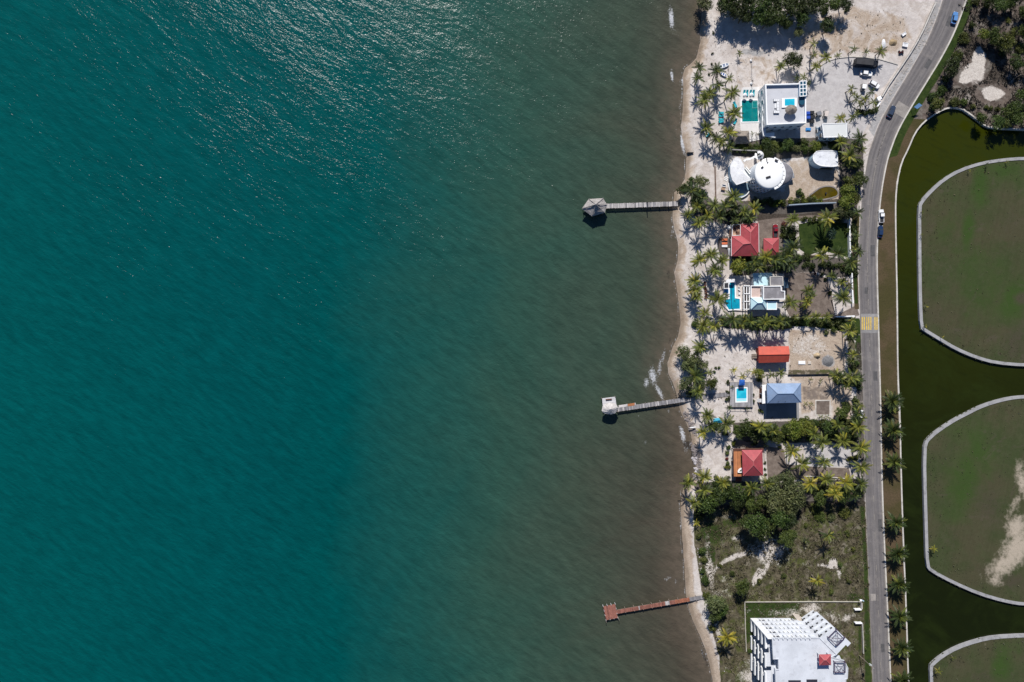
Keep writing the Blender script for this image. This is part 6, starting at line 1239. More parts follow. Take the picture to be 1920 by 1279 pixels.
# ================================================================== VEHICLES
TYRE = mat('tyre', (.02,.02,.02), .8, .1, 1); RIM = mat('rim', (.35,.35,.36), .35, .1, 1, metal=.6); LAMPW = mat('headlight', (.7,.7,.68), .2, .02, 1); LAMPR = mat('tail_light', (.35,.02,.02), .3, .05, 1)
def carpaint(n, c): return mat(n, c, .28, .04, .3, .5)
def car(name, px, py, head, L, W, H, paint, label, cat='car', cabin=(-.36,.20), bed=False, glassm=None, zb=ZG+.0):
    c = P(px, py, zb+H*.6); root = empty(name, (c.x, c.y, zb), label, cat, rz=math.radians(head)); h = L/2; w_ = W/2; zs = H*.54
    plan = [(-h,-w_*.80),(-h+.18,-w_*.96),(-h*.5,-w_),(h*.55,-w_),(h-.45,-w_*.93),(h-.08,-w_*.70),(h,-w_*.3),(h,w_*.3),(h-.08,w_*.70),(h-.45,w_*.93),(h*.55,w_),(-h*.5,w_),(-h+.18,w_*.96),(-h,w_*.80)]
    top = [(x*.975, y*.93) for x, y in plan]
    b = MB().prism(plan, .28, zs*.72); b.prism([(x*.999, y*.999) for x, y in plan], zs*.72, zs, top); b.build('body', paint, root, local=True)
    x0, x1 = L*cabin[0], L*cabin[1]; cb = [(x0, -w_*.88), (x1, -w_*.88), (x1, w_*.88), (x0, w_*.88)]; ct = [(x0+.32, -w_*.70), (x1-.62, -w_*.70), (x1-.62, w_*.70), (x0+.32, w_*.70)]
    MB().prism(cb, zs, H-.05, ct).build('windows', glassm or DARKGLASS, root, local=True); MB().prism([(x0+.26, -w_*.73), (x1-.55, -w_*.73), (x1-.55, w_*.73), (x0+.26, w_*.73)], H-.05, H, ct).build('roof', paint, root, local=True)
    if bed: MB().prism([(-h+.14, -w_*.74), (x0-.12, -w_*.74), (x0-.12, w_*.74), (-h+.14, w_*.74)], zs-.02, zs+.012).build('load_bed', DARKM, root, local=True)
    for sx_ in (-.31, .31):
        for sy_ in (-1, 1):
            y_ = sy_*(w_-.10); t_ = MB().tube([(L*sx_, y_-.11, .33), (L*sx_, y_+.11, .33)], .33, 12).build('wheel', TYRE, root, local=True); MB().tube([(L*sx_, y_+sy_*.10, .33), (L*sx_, y_+sy_*.125, .33)], .20, 10).build('rim', RIM, t_, local=True)
    for sy_ in (-1, 1):
        MB().obox((h-.09, sy_*w_*.66), .16, .34, zs*.72, zs*.9).build('headlight', LAMPW, root, local=True); MB().obox((-h+.03, sy_*w_*.74), .10, .26, zs*.7, zs*.95).build('tail_light', LAMPR, root, local=True)
        MB().obox((x1-.35, sy_*(w_+.06)), .18, .16, zs, zs+.14).build('mirror', paint, root, local=True)
    return root
WP = carpaint('white_paint', (.78,.78,.78)); 
car('parked_car', 1625, 137, -8, 4.5, 1.9, 1.5, WP, 'white saloon car parked below the black truck'); car('parked_car', 1640, 158, -30, 4.1, 1.8, 1.6, WP, 'white hatchback parked at a slant by the palm bed', cabin=(-.46,.24))
car('parked_car', 1454.5, 433, 90, 4.9, 1.85, 1.75, carpaint('dark_red_paint', (.22,.012,.022)), 'dark red pickup parked above the red garage', 'pickup', (-.10,.27), True)
car('parked_car', 1653.5, 405, 92, 5.0, 1.9, 1.8, WP, 'white pickup parked on the verge beside the road', 'pickup', (-.12,.27), True); car('parked_car', 1651.5, 434, 86, 4.5, 1.8, 1.5, carpaint('navy_paint', (.015,.035,.09)), 'navy car parked behind the white pickup on the verge')
car('moving_car', 1791, 33, 77, 4.6, 1.9, 1.6, carpaint('sky_blue_paint', (.10,.24,.50)), 'light blue car driving near the top of the road', zb=ZG+.08); car('moving_car', 1672, 209, 63, 4.8, 1.9, 1.5, carpaint('slate_paint', (.035,.05,.085)), 'slate blue car driving through the road bend', zb=ZG+.08)
palm(1610, 776, 10, 'g'); palm(1617, 784, 8, 'm')
car('parked_car', 1613, 779, 75, 4.2, 1.75, 1.5, WP, 'white car half hidden under roadside palms')
def truck(px, py, head, L, W, H, label):
    c = P(px, py, ZG+H*.7); root = empty('truck', (c.x, c.y, ZG), label, 'truck', rz=math.radians(head)); BK = carpaint('black_paint', (.013,.014,.017)); h = L/2; w_ = W/2
    MB().prism([(-h,-w_),(h-2.1,-w_),(h-2.1,w_),(-h,w_)], .75, H-.2, [(-h+.05,-w_+.12),(h-2.15,-w_+.12),(h-2.15,w_-.12),(-h+.05,w_-.12)]).build('cargo_box', BK, root, local=True); MB().prism([(-h+.1,-w_+.2),(h-2.2,-w_+.2),(h-2.2,w_-.2),(-h+.1,w_-.2)], H-.2, H-.12).build('box_roof', mat('dusty_black', (.035,.035,.038), .7, .3, .6), root, local=True)
    MB().prism([(h-2.0,-w_*.92),(h-.15,-w_*.92),(h,-w_*.6),(h,w_*.6),(h-.15,w_*.92),(h-2.0,w_*.92)], .6, H*.62).build('cab', BK, root, local=True); MB().prism([(h-1.95,-w_*.9),(h-.35,-w_*.85),(h-.35,w_*.85),(h-1.95,w_*.9)], H*.62, H*.8, [(h-1.9,-w_*.8),(h-.75,-w_*.75),(h-.75,w_*.75),(h-1.9,w_*.8)]).build('cab_windows', DARKGLASS, root, local=True)
    MB().box(h-1.9, h-.78, -w_*.76, w_*.76, H*.8, H*.83).build('cab_roof', BK, root, local=True); MB().box(-h+.2, h-.5, -.5, .5, .5, .72).build('chassis', DARKM, root, local=True)
    for x in (-h+1.3, -h+2.4, h-1.1):
        for s in (-1, 1): t_ = MB().tube([(x, s*(w_-.3), .48), (x, s*(w_-.02), .48)], .48, 12).build('wheel', TYRE, root, local=True); MB().tube([(x, s*(w_-.04), .48), (x, s*(w_+.01), .48)], .27, 10).build('rim', RIM, t_, local=True)
    for s in (-1, 1): MB().obox((h-.02, s*w_*.7), .1, .3, .85, 1.05).build('headlight', LAMPW, root, local=True); MB().obox((h-.5, s*(w_+.1)), .12, .2, H*.55, H*.72).build('mirror', DARKM, root, local=True)
truck(1625.5, 117.5, -5, 8.6, 2.6, 3.2, 'long black box truck on the pale forecourt')
def cart(px, py, head, roofm, label, L=2.6, W=1.3):
    c = P(px, py, ZG+1.8); root = empty('golf_cart', (c.x, c.y, ZG), label, 'golf cart', rz=math.radians(head)); h, w_ = L/2, W/2
    MB().prism([(-h,-w_*.9),(h*.6,-w_),(h,-w_*.6),(h,w_*.6),(h*.6,w_),(-h,w_*.9)], .25, .6).build('body', mat('cart_body', (.30,.28,.27), .5, .1, 1), root, local=True); MB().box(-h*.5, h*.05, -w_*.85, w_*.85, .6, .85).build('seat', DARKM, root, local=True); MB().box(-h*.55, -h*.45, -w_*.85, w_*.85, .85, 1.25).build('backrest', DARKM, root, local=True)
    MB().prism([(-h*.75,-w_),(h*.45,-w_),(h*.45,w_),(-h*.75,w_)], 1.75, 1.83, [(-h*.7,-w_*.9),(h*.4,-w_*.9),(h*.4,w_*.9),(-h*.7,w_*.9)]).build('roof', roofm, root, local=True)
    for x in (-h*.68, h*.4):
        for s in (-1, 1): MB().tube([(x, s*w_*.88, .5), (x, s*w_*.88, 1.76)], .03, 5).build('roof_post', DARKM, root, local=True)
    for x in (-h*.6, h*.6):
        for s in (-1, 1): MB().tube([(x, s*w_-.1, .24), (x, s*w_+.06, .24)], .24, 10).build('wheel', TYRE, root, local=True)
cart(1621.5, 161, 80, PARAPET, 'white-roofed golf cart above the palm bed', 2.8, 1.5); cart(1550.5, 212, 80, mat('beige_roof', (.55,.48,.44), .6, .1, 1), 'beige-roofed golf cart above the white annex', 3.4, 1.4); cart(1537, 212, 20, GREYF, 'grey-roofed golf cart left of the beige one', 2.8, 1.5)
def bin_(px, py, mtl, label, s=1.0):
    c = P(px, py, ZG+1.1); root = empty('wheeled_bin', (c.x, c.y, ZG), label, 'bin'); MB().prism([(-.5*s,-.4*s),(.5*s,-.4*s),(.5*s,.4*s),(-.5*s,.4*s)], .12, 1.05, [(-.58*s,-.48*s),(.58*s,-.48*s),(.58*s,.48*s),(-.58*s,.48*s)]).build('bin_body', mtl, root, local=True)
    MB().prism([(-.62*s,-.52*s),(.62*s,-.52*s),(.62*s,.52*s),(-.62*s,.52*s)], 1.05, 1.18, [(-.5*s,-.42*s),(.5*s,-.42*s),(.5*s,.42*s),(-.5*s,.42*s)]).build('lid', mtl, root, local=True)
    for s_ in (-1, 1): MB().tube([(-.5*s, s_*.38*s, .12), (-.5*s, s_*.46*s, .12)], .12, 8).build('wheel', TYRE, root, local=True)
BINB = mat('blue_plastic', (.02,.07,.38), .5, .08, 1); BINK = mat('black_plastic', (.02,.02,.022), .5, .1, 1)
bin_(1515.5, 212, BINB, 'upper blue bin beside the white villa', 1.2); bin_(1516, 220, BINB, 'lower blue bin beside the white villa', 1.2); bin_(1523, 211, BINK, 'upper black bin right of the blue bins', 1.3); bin_(1524, 219.5, BINK, 'second black bin right of the blue bins', 1.3); bin_(1523.5, 227.5, BINK, 'third black bin, lowest of its column', 1.2)
mt_ = empty('blue_tarpaulin', P(1515,243), 'bright blue tarpaulin bundle between villa and annex', 'tarpaulin'); a = P(1515,243); MB().obox(a, 1.9, 1.1, ZG-.02, ZG+.35, -.05).build('bundle', mat('tarp_blue', (.03,.22,.55), .6, .1, 1.5), mt_)
MB().obox(a+Vector((.1,.05,0)), 1.5, .8, ZG+.35, ZG+.5, .1).build('fold', mat('tarp_blue', (.03,.22,.55)), mt_)
def boat(px, py, head, L, W, label, inner, name='rowing_boat'):
    c = P(px, py, ZG+.4); root = empty(name, (c.x, c.y, ZG-.03), label, 'boat', rz=math.radians(head)); prof = [(-.5,.36),(-.3,.46),(0,.5),(.25,.42),(.40,.25),(.5,.02)]
    out = [(x*L, y*W) for x, y in prof] + [(x*L, -y*W) for x, y in prof[::-1]]; MB().prism([(x*.86, y*.7) for x, y in out], 0, .6, out).build('hull', PARAPET, root, local=True); MB().ring(ccw(out), .14, .602, .72).build('gunwale', PARAPET, root, local=True); MB().prism(inset(ccw(out), .16), .603, .62).build('interior', inner, root, local=True)
    for x in (-.22, .12): MB().box(x*L-.15, x*L+.15, -W*.36, W*.36, .62, .70).build('thwart', PARAPET, root, local=True)
boat(1358, 123, 18, 3.7, 1.5, 'white dinghy lying on the sand above the beach palms', mat('boat_floor', (.22,.26,.36), .6, .1, 1)); boat(1357, 140, -25, 2.6, 1.1, 'small blue boat under the palm below the white dinghy', mat('boat_blue', (.02,.08,.30), .6, .1, 1))
tb = empty('covered_boat', P(1346,788), 'boat under a turquoise tarpaulin among beach palms', 'boat', rz=.08); MB().prism([(-1.9,-.6),(1.2,-.7),(2.0,0),(1.2,.7),(-1.9,.6)], .05, .5, [(-1.8,-.75),(1.3,-.85),(2.1,0),(1.3,.85),(-1.8,.75)]).build('hull', WHITEC, tb, local=True)
MB().add([(-1.9,-.85,.5),(1.3,-.95,.5),(2.2,0,.5),(1.3,.95,.5),(-1.9,.85,.5),(-1.8,0,1.05),(1.4,0,1.0)], [(0,1,6,5),(1,2,6),(2,3,6),(3,4,5,6),(4,0,5)]).build('tarpaulin', mat('turquoise_tarp', (.02,.28,.42), .6, .1, 1), tb, local=True)

# ================================================================== SMALL THINGS
TURQ = mat('turquoise_mesh', (.02,.33,.40), .7, .08, 1); ORCU = mat('orange_cushion', (.55,.14,.06), .8, .08, 1)
def lounger(px, py, head, mtl, label, group, L=1.95, W=.68, z=ZG):
    c = P(px, py, z+.4); root = empty('sun_lounger', (c.x, c.y, z), label, 'sun lounger', group, math.radians(head)); h = L/2
    MB().box(-h, h, -W/2, -W/2+.06, .27, .34).box(-h, h, W/2-.06, W/2, .27, .34).build('frame', PARAPET, root, local=True); MB().box(-h, h*.25, -W/2+.02, W/2-.02, .34, .42).build('mattress', mtl, root, local=True)
    MB().add([(h*.25,-W/2,.36),(h*.98,-W/2,.78),(h*.98,W/2,.78),(h*.25,W/2,.36),(h*.25,-W/2,.44),(h*.95,-W/2,.86),(h*.95,W/2,.86),(h*.25,W/2,.44)], [(0,3,2,1),(4,5,6,7),(0,1,5,4),(1,2,6,5),(2,3,7,6),(3,0,4,7)]).build('backrest', mtl, root, local=True)
    for sx_ in (-.8, .6):
        for s in (-1, 1): MB().box(h*sx_-.04, h*sx_+.04, s*(W/2-.05)-.03, s*(W/2-.05)+.03, 0, .28).build('leg', PARAPET, root, local=True)
nth = ['first', 'second', 'third', 'fourth', 'fifth', 'sixth', 'seventh', 'eighth', 'ninth', 'tenth', 'eleventh', 'twelfth']
for k, x in enumerate((1395.6, 1401, 1407.6, 1413)): lounger(x, 174.5, 90, TURQ, f'turquoise lounger above the teal pool, {nth[k]} from the left', 'turquoise loungers above the teal pool', 2.2, .8, ZG+.12)
for k, y in enumerate((211.5, 217, 224, 228.5)): lounger(1352, y, 180, TURQ, f'turquoise lounger on the beach sand, {nth[k]} from the top', 'turquoise loungers on the sand', 2.1, .8)
lounger(1378, 196, 120, TURQ, 'turquoise lounger half under the palm at the upper pool corner', 'turquoise loungers under palms', 2.2, 1.0); lounger(1378.5, 227.5, 70, TURQ, 'turquoise lounger half under the palm at the lower pool corner', 'turquoise loungers under palms', 2.1, .9); lounger(1328, 253, 60, TURQ, 'turquoise lounger under the lowest beach palm by the waterline', 'turquoise loungers under palms', 2.0, .8)
for k, y in enumerate((449.5, 456.5)): lounger(1358.5, y, 0, ORCU, f'orange lounger on the dark beach deck, {("upper","lower")[k]} of two', 'orange loungers', 2.0, .85, ZG+.3)
lounger(1358.5, 461.5, 0, CUSH, 'white lounger on the dark beach deck below the orange ones', None, 2.0, .8, ZG+.3)
parasol(1397.8, 177.5, ZG+.12, .8, CUSH, 'small white parasol between the left pair of pool loungers', h=2.1); parasol(1410, 177, ZG+.12, .8, CUSH, 'small white parasol between the right pair of pool loungers', h=2.1)
for k, (x, y) in enumerate([(1321,530),(1321,535.5),(1322,540),(1322.5,544),(1323.3,548.5),(1324,553),(1322.5,558)]):
    c = P(x, y, ZG+.4); root = empty('beach_chair', (c.x, c.y, ZG), f'small dark beach chair, {nth[k]} from the top of the row', 'chair', 'dark beach chairs in a row', math.radians(170+R.uniform(-20, 20)))
    MB().box(-.32, .32, -.32, .32, .32, .4).build('seat', BROWN, root, local=True); MB().add([(-.3,-.32,.38),(-.3,.32,.38),(-.55,.32,1.0),(-.55,-.32,1.0),(-.24,-.32,.38),(-.24,.32,.38),(-.49,.32,1.0),(-.49,-.32,1.0)], [(0,3,2,1),(4,5,6,7),(0,1,5,4),(1,2,6,5),(2,3,7,6),(3,0,4,7)]).build('backrest', BROWN, root, local=True)
    for s in (-1, 1): MB().box(-.4, .36, s*.36-.05, s*.36+.05, .55, .6).build('armrest', BROWN, root, local=True)
    for sx_ in (-.28, .28):
        for s in (-1, 1): MB().box(sx_-.04, sx_+.04, s*.34-.04, s*.34+.04, 0, .34 if sx_ < 0 else .55).build('leg', BROWN, root, local=True)
NETM = mat('net_tape', (.45,.44,.43), .9, .1, 1)
vn = empty('volleyball_net', P(1407.7,135), 'beach volleyball net between two posts with white pads', 'net'); a, b = P(1407.5,114), P(1408.2,157)
for q in (a, b): MB().tube([(q.x, q.y, ZG-.2), (q.x, q.y, ZG+2.5)], .06, 8).build('post', DARKM, vn); MB().lathe((q.x, q.y), [(.42, ZG), (.42, ZG+.5), (.36, ZG+.6)], 12).build('pad', PARAPET, vn)
MB().beam(a, b, .05, .08, ZG+2.36).build('top_tape', NETM, vn); ng = MB()
for k in range(18): q = a.lerp(b, (k+.5)/18); ng.tube([(q.x, q.y, ZG+1.4), (q.x, q.y, ZG+2.4)], .012, 4)
ng.beam(a, b, .03, .05, ZG+1.4); ng.build('net_mesh', NETM, vn)
# furniture on the red house terrace and the aqua roof terrace
for (x, y, z, sx_, sy_, lab, nm, mt) in [(1378.5,428.5,ZG+3.0,1.0,.7,'dark bench on the red house terrace, left of two','bench',BROWN),(1384,425.5,ZG+3.0,1.3,.45,'dark bench on the red house terrace, right of two','bench',BROWN),(1383.5,436.5,ZG+3.0,1.1,1.1,'dark round table on the red house terrace','table',BROWN),(1410,525,ZG+.45,.9,1.0,'dark wicker chair by the aqua flat roof','chair',BROWN),
        (1386.5,549,ZG+.45,.7,1.4,'pale lounge seat on the cream terrace','seat',CUSH),(1385.5,541,ZG+.45,.7,1.0,'pale seat above the lounge seat on the cream terrace','seat',CUSH)]:
    c = P(x, y, z+.5); root = empty(nm, (c.x, c.y, z), lab, nm); MB().obox((0,0), sx_, sy_, .38, .46).build('top' if nm == 'table' else 'seat', mt, root, local=True)
    if nm in ('chair', 'seat', 'bench'): MB().box(-sx_/2, sx_/2, sy_/2-.1, sy_/2, .46, .9).build('backrest', mt, root, local=True)
    for u_ in (-1, 1):
        for v_ in (-1, 1): MB().obox((u_*(sx_/2-.08), v_*(sy_/2-.08)), .07, .07, 0, .38).build('leg', mt, root, local=True)
wt = empty('water_tank', P(1370,425.5), 'white round water tank at the corner of the red house', 'tank'); c = P(1370,425.5,ZG+2); MB().lathe((c.x, c.y), [(.85, ZG-.05), (.85, ZG+1.7), (.6, ZG+2.0), (.18, ZG+2.1)], 16).build('tank_body', PARAPET, wt, True); MB().lathe((c.x, c.y), [(.2, ZG+2.1), (.2, ZG+2.2), (.05, ZG+2.22)], 10).build('lid', DARKM, wt)
for (x, y, sx_, sy_, lab) in [(1503,680,2.6,1.3,'white concrete cover slab on the dirt lot'),(1517.5,680,1.2,1.2,'small square cover slab right of the long white slab')]:
    c = P(x, y); root = empty('cover_slab', (c.x, c.y, ZG), lab, 'slab'); MB().obox((0,0), sx_, sy_, -.05, .28).build('slab', WHITEC if sx_ > 2 else CORAL, root, local=True); MB().obox((0,0), sx_*.8, sy_*.7, .28, .33).build('lid', PARAPET if sx_ > 2 else CORAL, root, local=True)
def mound(px, py, rx, ry, h, mtl, label, seed, name='heap', cat='heap'):
    rr = random.Random(seed); c = P(px, py); m = MB(); n = 18; vs = []; pr = [(1.0, -.03), (.8, .25), (.55, .6), (.25, .92), (.05, 1.0)]
    for (s, z) in pr:
        for k in range(n): a = 6.283*k/n; q = s*(1+rr.uniform(-.12,.12)); vs.append((c.x+q*rx*.2*math.cos(a), c.y+q*ry*.2*math.sin(a), ZG+max(-.05, z*h+rr.uniform(-.06,.06)*h)))
    m.add(vs, [(i*n+k, i*n+(k+1) % n, (i+1)*n+(k+1) % n, (i+1)*n+k) for i in range(4) for k in range(n)] + [tuple(range(4*n, 5*n))]); tag(m.build(name, mtl, None, True), label, cat)
mound(1552.5, 677.5, 10.5, 9.5, .7, mat('gravel_grey', (.15,.15,.155), .95, .3, 2, bump=.15), 'grey gravel heap on the dirt lot', 3); mound(1532, 667, 7, 5.5, 1.1, mat('tan_soil', (.40,.31,.20), .95, .25, 1.5, bump=.15), 'tan soil heap left of the grey gravel heap', 4); mound(1674, 80, 8, 7, .8, mat('ochre_sand', (.30,.22,.13), .95, .25, 1.5, bump=.15), 'ochre sand heap inside the road bend', 5)
mound(1657, 82, 4, 9, .5, mat('white_rubble', (.66,.66,.67), .9, .15, 2, bump=.2), 'white rubble heap left of the ochre sand', 6)
for (x, y, a, sx_, sy_, lab, nm) in [(1693.5,65,35,1.7,1.0,'tilted white board lying inside the road bend','board'),(1696,85,-10,1.9,1.5,'white water tub by the roadside wall','tub'),(1541,42,-5,1.9,.7,'white plank table at the edge of the trees','table')]:
    c = P(x, y); root = empty(nm, (c.x, c.y, ZG), lab, nm, rz=math.radians(a)); MB().obox((0,0), sx_, sy_, .15, .5).build('top', WHITEC, root, local=True); MB().ring(ccw([(-sx_/2,-sy_/2),(sx_/2,-sy_/2),(sx_/2,sy_/2),(-sx_/2,sy_/2)]), .12, .5, .62).build('rim', PARAPET, root, local=True)
    for u_ in (-1, 1): MB().obox((u_*sx_*.35, 0), .15, sy_*.8, -.02, .15).build('foot', GREYF, root, local=True)
qb = empty('quad_bike', P(1688.5,99), 'dark red quad bike below the white tub', 'quad bike', rz=.1); MB().prism([(-.9,-.35),(.9,-.3),(1.0,0),(.9,.3),(-.9,.35)], .45, .85, [(-.8,-.2),(.6,-.15),(.7,0),(.6,.15),(-.8,.2)]).build('body', mat('dark_red_plastic', (.12,.02,.02), .5, .1, 1), qb, local=True)
MB().box(-.5, .1, -.16, .16, .85, .98).build('seat', DARKM, qb, local=True); MB().box(.42, .5, -.5, .5, 1.0, 1.06).build('handlebar', DARKM, qb, local=True)
for x in (-.65, .65):
    for s in (-1, 1): MB().tube([(x, s*.42, .3), (x, s*.68, .3)], .3, 10).build('wheel', TYRE, qb, local=True)
# roadside sign with a blue board, utility pole, lamps
sg = empty('roadside_sign', P(1722,205), 'blue-faced sign board on two posts beside the canal bend', 'sign'); c = P(1722,198.5,ZG+3.0)
MB().add([(c.x-1.5,c.y-.35,ZG+2.75),(c.x+.1,c.y+.95,ZG+3.25),(c.x+1.5,c.y+.2,ZG+2.95),(c.x-.1,c.y-1.0,ZG+2.5),(c.x-1.5,c.y-.35,ZG+2.67),(c.x+.1,c.y+.95,ZG+3.17),(c.x+1.5,c.y+.2,ZG+2.87),(c.x-.1,c.y-1.0,ZG+2.42)], [(0,3,2,1),(4,5,6,7),(0,4,7,3),(1,2,6,5),(0,1,5,4),(2,3,7,6)]).build('board', mat('sign_blue', (.16,.30,.52), .4, .05, 1), sg)
for (dx, dy) in ((-.9,-.3),(.7,.1)): MB().tube([(c.x+dx, c.y+dy, ZG-.2), (c.x+dx, c.y+dy, ZG+2.6)], .07, 6).build('post', POST, sg)
up = empty('utility_pole', P(1611,1229), 'utility pole with a transformer beside the building site', 'utility pole'); c = P(1611,1229,ZG); 
MB().tube([(c.x, c.y, ZG-.2), (c.x, c.y, ZG+9.5)], [.16, .10], 8).build('pole', POST, up); MB().obox((c.x, c.y), 2.2, .12, ZG+8.7, ZG+8.85, -.6).build('cross_arm', POST, up); MB().lathe((c.x+.45, c.y-.1), [(.32, ZG+6.6), (.34, ZG+6.8), (.34, ZG+7.6), (.2, ZG+7.75)], 10).build('transformer', mat('transformer_grey', (.40,.45,.45), .5, .1, 1), up)
for s in (-1, 0, 1): MB().lathe((c.x+s*.9*math.cos(-.6), c.y+s*.9*math.sin(-.6)), [(.07, ZG+8.85), (.09, ZG+9.0), (.04, ZG+9.1)], 6).build('insulator', WHITEC, up)
lp = empty('corner_lamp', P(1614,1126), 'round white lamp on the corner of the building site wall', 'lamp'); c = P(1613.5,1125.5,ZG+2.2); MB().tube([(c.x, c.y, ZG+1.2), (c.x, c.y, ZG+2.1)], .1, 6).build('post', WHITEC, lp); MB().lathe((c.x, c.y), [(.15, ZG+2.1), (.42, ZG+2.35), (.42, ZG+2.6), (.15, ZG+2.85)], 12).build('globe', PARAPET, lp, True); MB().obox((c.x+.8, c.y-.1), 1.0, .35, ZG+2.2, ZG+2.32, -.5).build('panel', BLUEWALL, lp)
bt = empty('beach_table', P(1356,352), 'brown table with a white chair in front of the shell house', 'table'); c = P(1356,354,ZG+.7); MB().obox(c, 1.5, .9, ZG+.66, ZG+.74, -.2).build('top', mat('tan_table', (.33,.22,.15), .8, .1, 1), bt)
for u_ in (-1, 1):
    for v_ in (-1, 1): MB().obox((c.x+u_*.6, c.y+v_*.3), .08, .08, ZG, ZG+.66).build('leg', POST, bt)
c = P(1357.5,348.5,ZG+.4); bc = empty('garden_bench', (c.x, c.y, ZG), 'white garden bench above the brown beach table', 'bench'); MB().obox((0,0), 1.3, .7, .3, .42, -.2).build('seat', PARAPET, bc, local=True); MB().obox((0,.35), 1.3, .1, .42, .9, -.2).build('backrest', PARAPET, bc, local=True)
for u_ in (-1, 1): MB().obox((u_*.5, 0), .08, .5, 0, .3).build('leg', PARAPET, bc, local=True)
mb_ = empty('mailbox_shelter', P(1483,334), 'dark low lean-to shed right of the shell house', 'shed'); c = P(1483,330,ZG+2); MB().obox(c, 2.2, 1.5, ZG-.02, ZG+1.9, .12).build('body', GREYW, mb_); MB().obox(c, 2.5, 1.8, ZG+1.9, ZG+2.05, .12).build('roof', mat('shed_roof', (.16,.17,.19), .8, .15, 1), mb_)
mb_.name = 'lean_to_shed'
uc = empty('white_canoe', P(1298,801), 'white canoe on trestles by the waterline rocks', 'boat', rz=.13); out = [(x, y) for x, y in [(-1.3,0),(-.9,.16),(0,.24),(.9,.16),(1.3,0),(.9,-.16),(0,-.24),(-.9,-.16)]]; MB().prism([(x*.9, y*.6) for x, y in out], .35, .62, out).build('hull', PARAPET, uc, local=True)
for x in (-.7, .7): MB().box(x-.05, x+.05, -.3, .3, -.5, .35).build('trestle', POST, uc, local=True)

# riprap: boulders and weed along the water line
def rocks(name, line, n, spread, size, mtl, label, seed):
    rr = random.Random(seed); m = MB(); L = [0]
    for i in range(1, len(line)): L.append(L[-1]+math.dist(line[i], line[i-1]))
    for _ in range(n):
        s = rr.uniform(0, L[-1]); i = max(k for k in range(len(L)) if L[k] <= s); i = min(i, len(line)-2); t_ = (s-L[i])/(L[i+1]-L[i])
        x = line[i][0]+(line[i+1][0]-line[i][0])*t_+rr.gauss(0, spread); y = line[i][1]+(line[i+1][1]-line[i][1])*t_+rr.gauss(0, spread); q = P(x, y, .3); r_ = size*rr.uniform(.45, 1.4)
        dsh = x-np.interp(y, [p[1] for p in SHORE], [p[0] for p in SHORE]); zg = max(-.1, min(.9, dsh*.035)); vs = []
        for j, (s_, z) in enumerate(((.8,-.5),(1.0,.1),(.55,.62))):
            for k in range(6): a = 6.283*k/6+j*.5; w_ = r_*s_*rr.uniform(.7, 1.2); vs.append((q.x+w_*math.cos(a), q.y+w_*math.sin(a)*.85, zg+z*r_*.8))
        m.add(vs, [(j*6+k, j*6+(k+1) % 6, (j+1)*6+(k+1) % 6, (j+1)*6+k) for j in range(2) for k in range(6)] + [tuple(range(12, 18))])
    tag(m.build(name, mtl), label, kind='stuff')
ROCK = mat('shore_rock', (.20,.175,.17), .9, .35, 1.2, dirt=(.08,.065,.06)); ROCKP = mat('pale_rock', (.42,.39,.40), .9, .3, 1.2)
rocks('shore_rocks', [(1283,772),(1291,786),(1299,802),(1305,815)], 110, 2.2, .45, ROCK, 'dark boulders lining the shore below the middle pier', 2); rocks('shore_rocks', [(1296,832),(1303,842),(1308,856),(1312,872),(1310,888),(1302,898)], 170, 2.6, .45, ROCK, 'brown boulders along the shore left of the red pyramid house', 3)
rocks('shore_rocks', [(1300,858),(1306,875),(1305,884)], 24, 1.6, .6, ROCKP, 'pale boulders at the water edge left of the red pyramid house', 4); rocks('shore_rocks', [(1296,962),(1302,1000),(1309,1045),(1316,1090),(1322,1120)], 130, 2.2, .22, ROCKP, 'pale stones scattered along the upper beach of the vacant plot', 5)
rocks('shore_rocks', [(1318,1135),(1330,1175),(1345,1215),(1356,1260),(1362,1285)], 130, 3.0, .24, ROCKP, 'pale stones along the beach in front of the building site', 6); rocks('roadside_rubble', [(1752,25),(1738,60),(1722,92),(1700,128),(1676,160),(1662,186)], 130, 2.6, .35, mat('rubble', (.36,.33,.30), .95, .25, 1.5), 'broken rubble between the roadside wall and the road', 7)

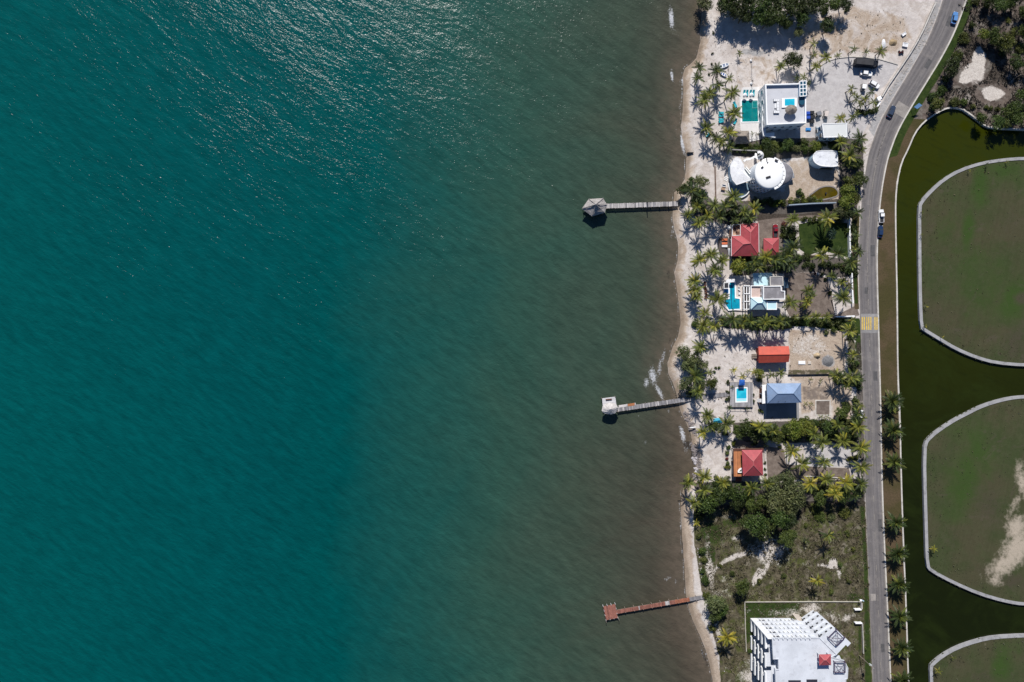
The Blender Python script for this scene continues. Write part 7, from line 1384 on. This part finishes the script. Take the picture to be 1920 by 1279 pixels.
# ================================================================== LABELS OF THE PLANTS
LM = [('white flat-roofed villa',1472,195),('black truck',1625,118),('palm bed forecourt',1616,190),('white annex',1565,245),('teal pool',1406,208),('white dinghy',1358,123),('volleyball net',1408,135),('turquoise beach loungers',1352,220),('thatched pool bar',1390,257),
 ('top-edge sandy lot',1620,50),('shell house',1440,325),('D-shaped garage',1548,298),('garden pond',1545,362),('upper pier',1268,382),('red L-shaped roof',1400,450),('red car',1454,433),('dark green lawn',1545,448),('small red garage',1446,462),('dark beach deck',1358,462),('lawn wall',1594,450),
 ('keyhole pool',1372,550),('aqua house',1442,545),('gravel forecourt',1535,560),('dark beach chairs',1322,545),('white entrance wall',1585,593),('yellow striped hump',1630,607),('orange-red shed',1450,665),('grey gravel heap',1552,677),('middle pier',1285,750),('deck pool',1390,740),
 ('blue hip roof',1470,738),('bare brown square',1543,765),('covered turquoise boat',1346,788),('red pyramid roof',1411,868),('brown gravel yard',1455,870),('pale driveway',1560,855),('shore boulders',1308,870),('vacant plot',1500,1040),('vacant plot beach',1300,1040),('red-planked pier',1310,1120),
 ('building site',1500,1190),('canal sea wall',1690,1000),('rough ground sand patches',1840,140),('canal bend',1785,200),('light blue car',1791,33),('upper island',1725,480),('sandy island',1736,1030),('lowest island',1750,1250),('top-edge woods',1460,10),('red quad bike',1688,99),('blue wall',1520,382),('tan soil heap',1532,667),('roadside bend hedge',1600,300),('upper grassy island corner',1850,300),('dirt lot fence',1520,702)]
def dirword(dx, dy):
    a = math.degrees(math.atan2(-dy, dx)) % 360
    return ['right of','above right of','above','above left of','left of','below left of','below','below right of'][int((a+22.5)//45) % 8]
by = {}
for it in ITEMS:
    o, px, py, desc, kind, r_ = it; n_, x_, y_ = min(LM, key=lambda l: math.hypot(l[1]-px, l[2]-py)); dist = math.hypot(px-x_, py-y_)
    loc = 'at' if dist < 9 else dirword(px-x_, py-y_); by.setdefault(f'{desc} {loc} the {n_}', []).append((dist, it))
for base, l in by.items():
    l.sort(key=lambda q: q[0])
    for k, (d_, it) in enumerate(l):
        lab = base if len(l) == 1 else base + (', nearest to it' if k == 0 else f', {nth[k] if k < 12 else str(k+1)+"th"} nearest' if k < len(l)-1 else ', farthest from it')
        tag(it[0], lab, it[4], {'palm': 'palms along the coast road plots', 'tree': 'broadleaf trees of the coast road plots', 'shrub': 'shrubs of the coast road plots'}[it[4]])
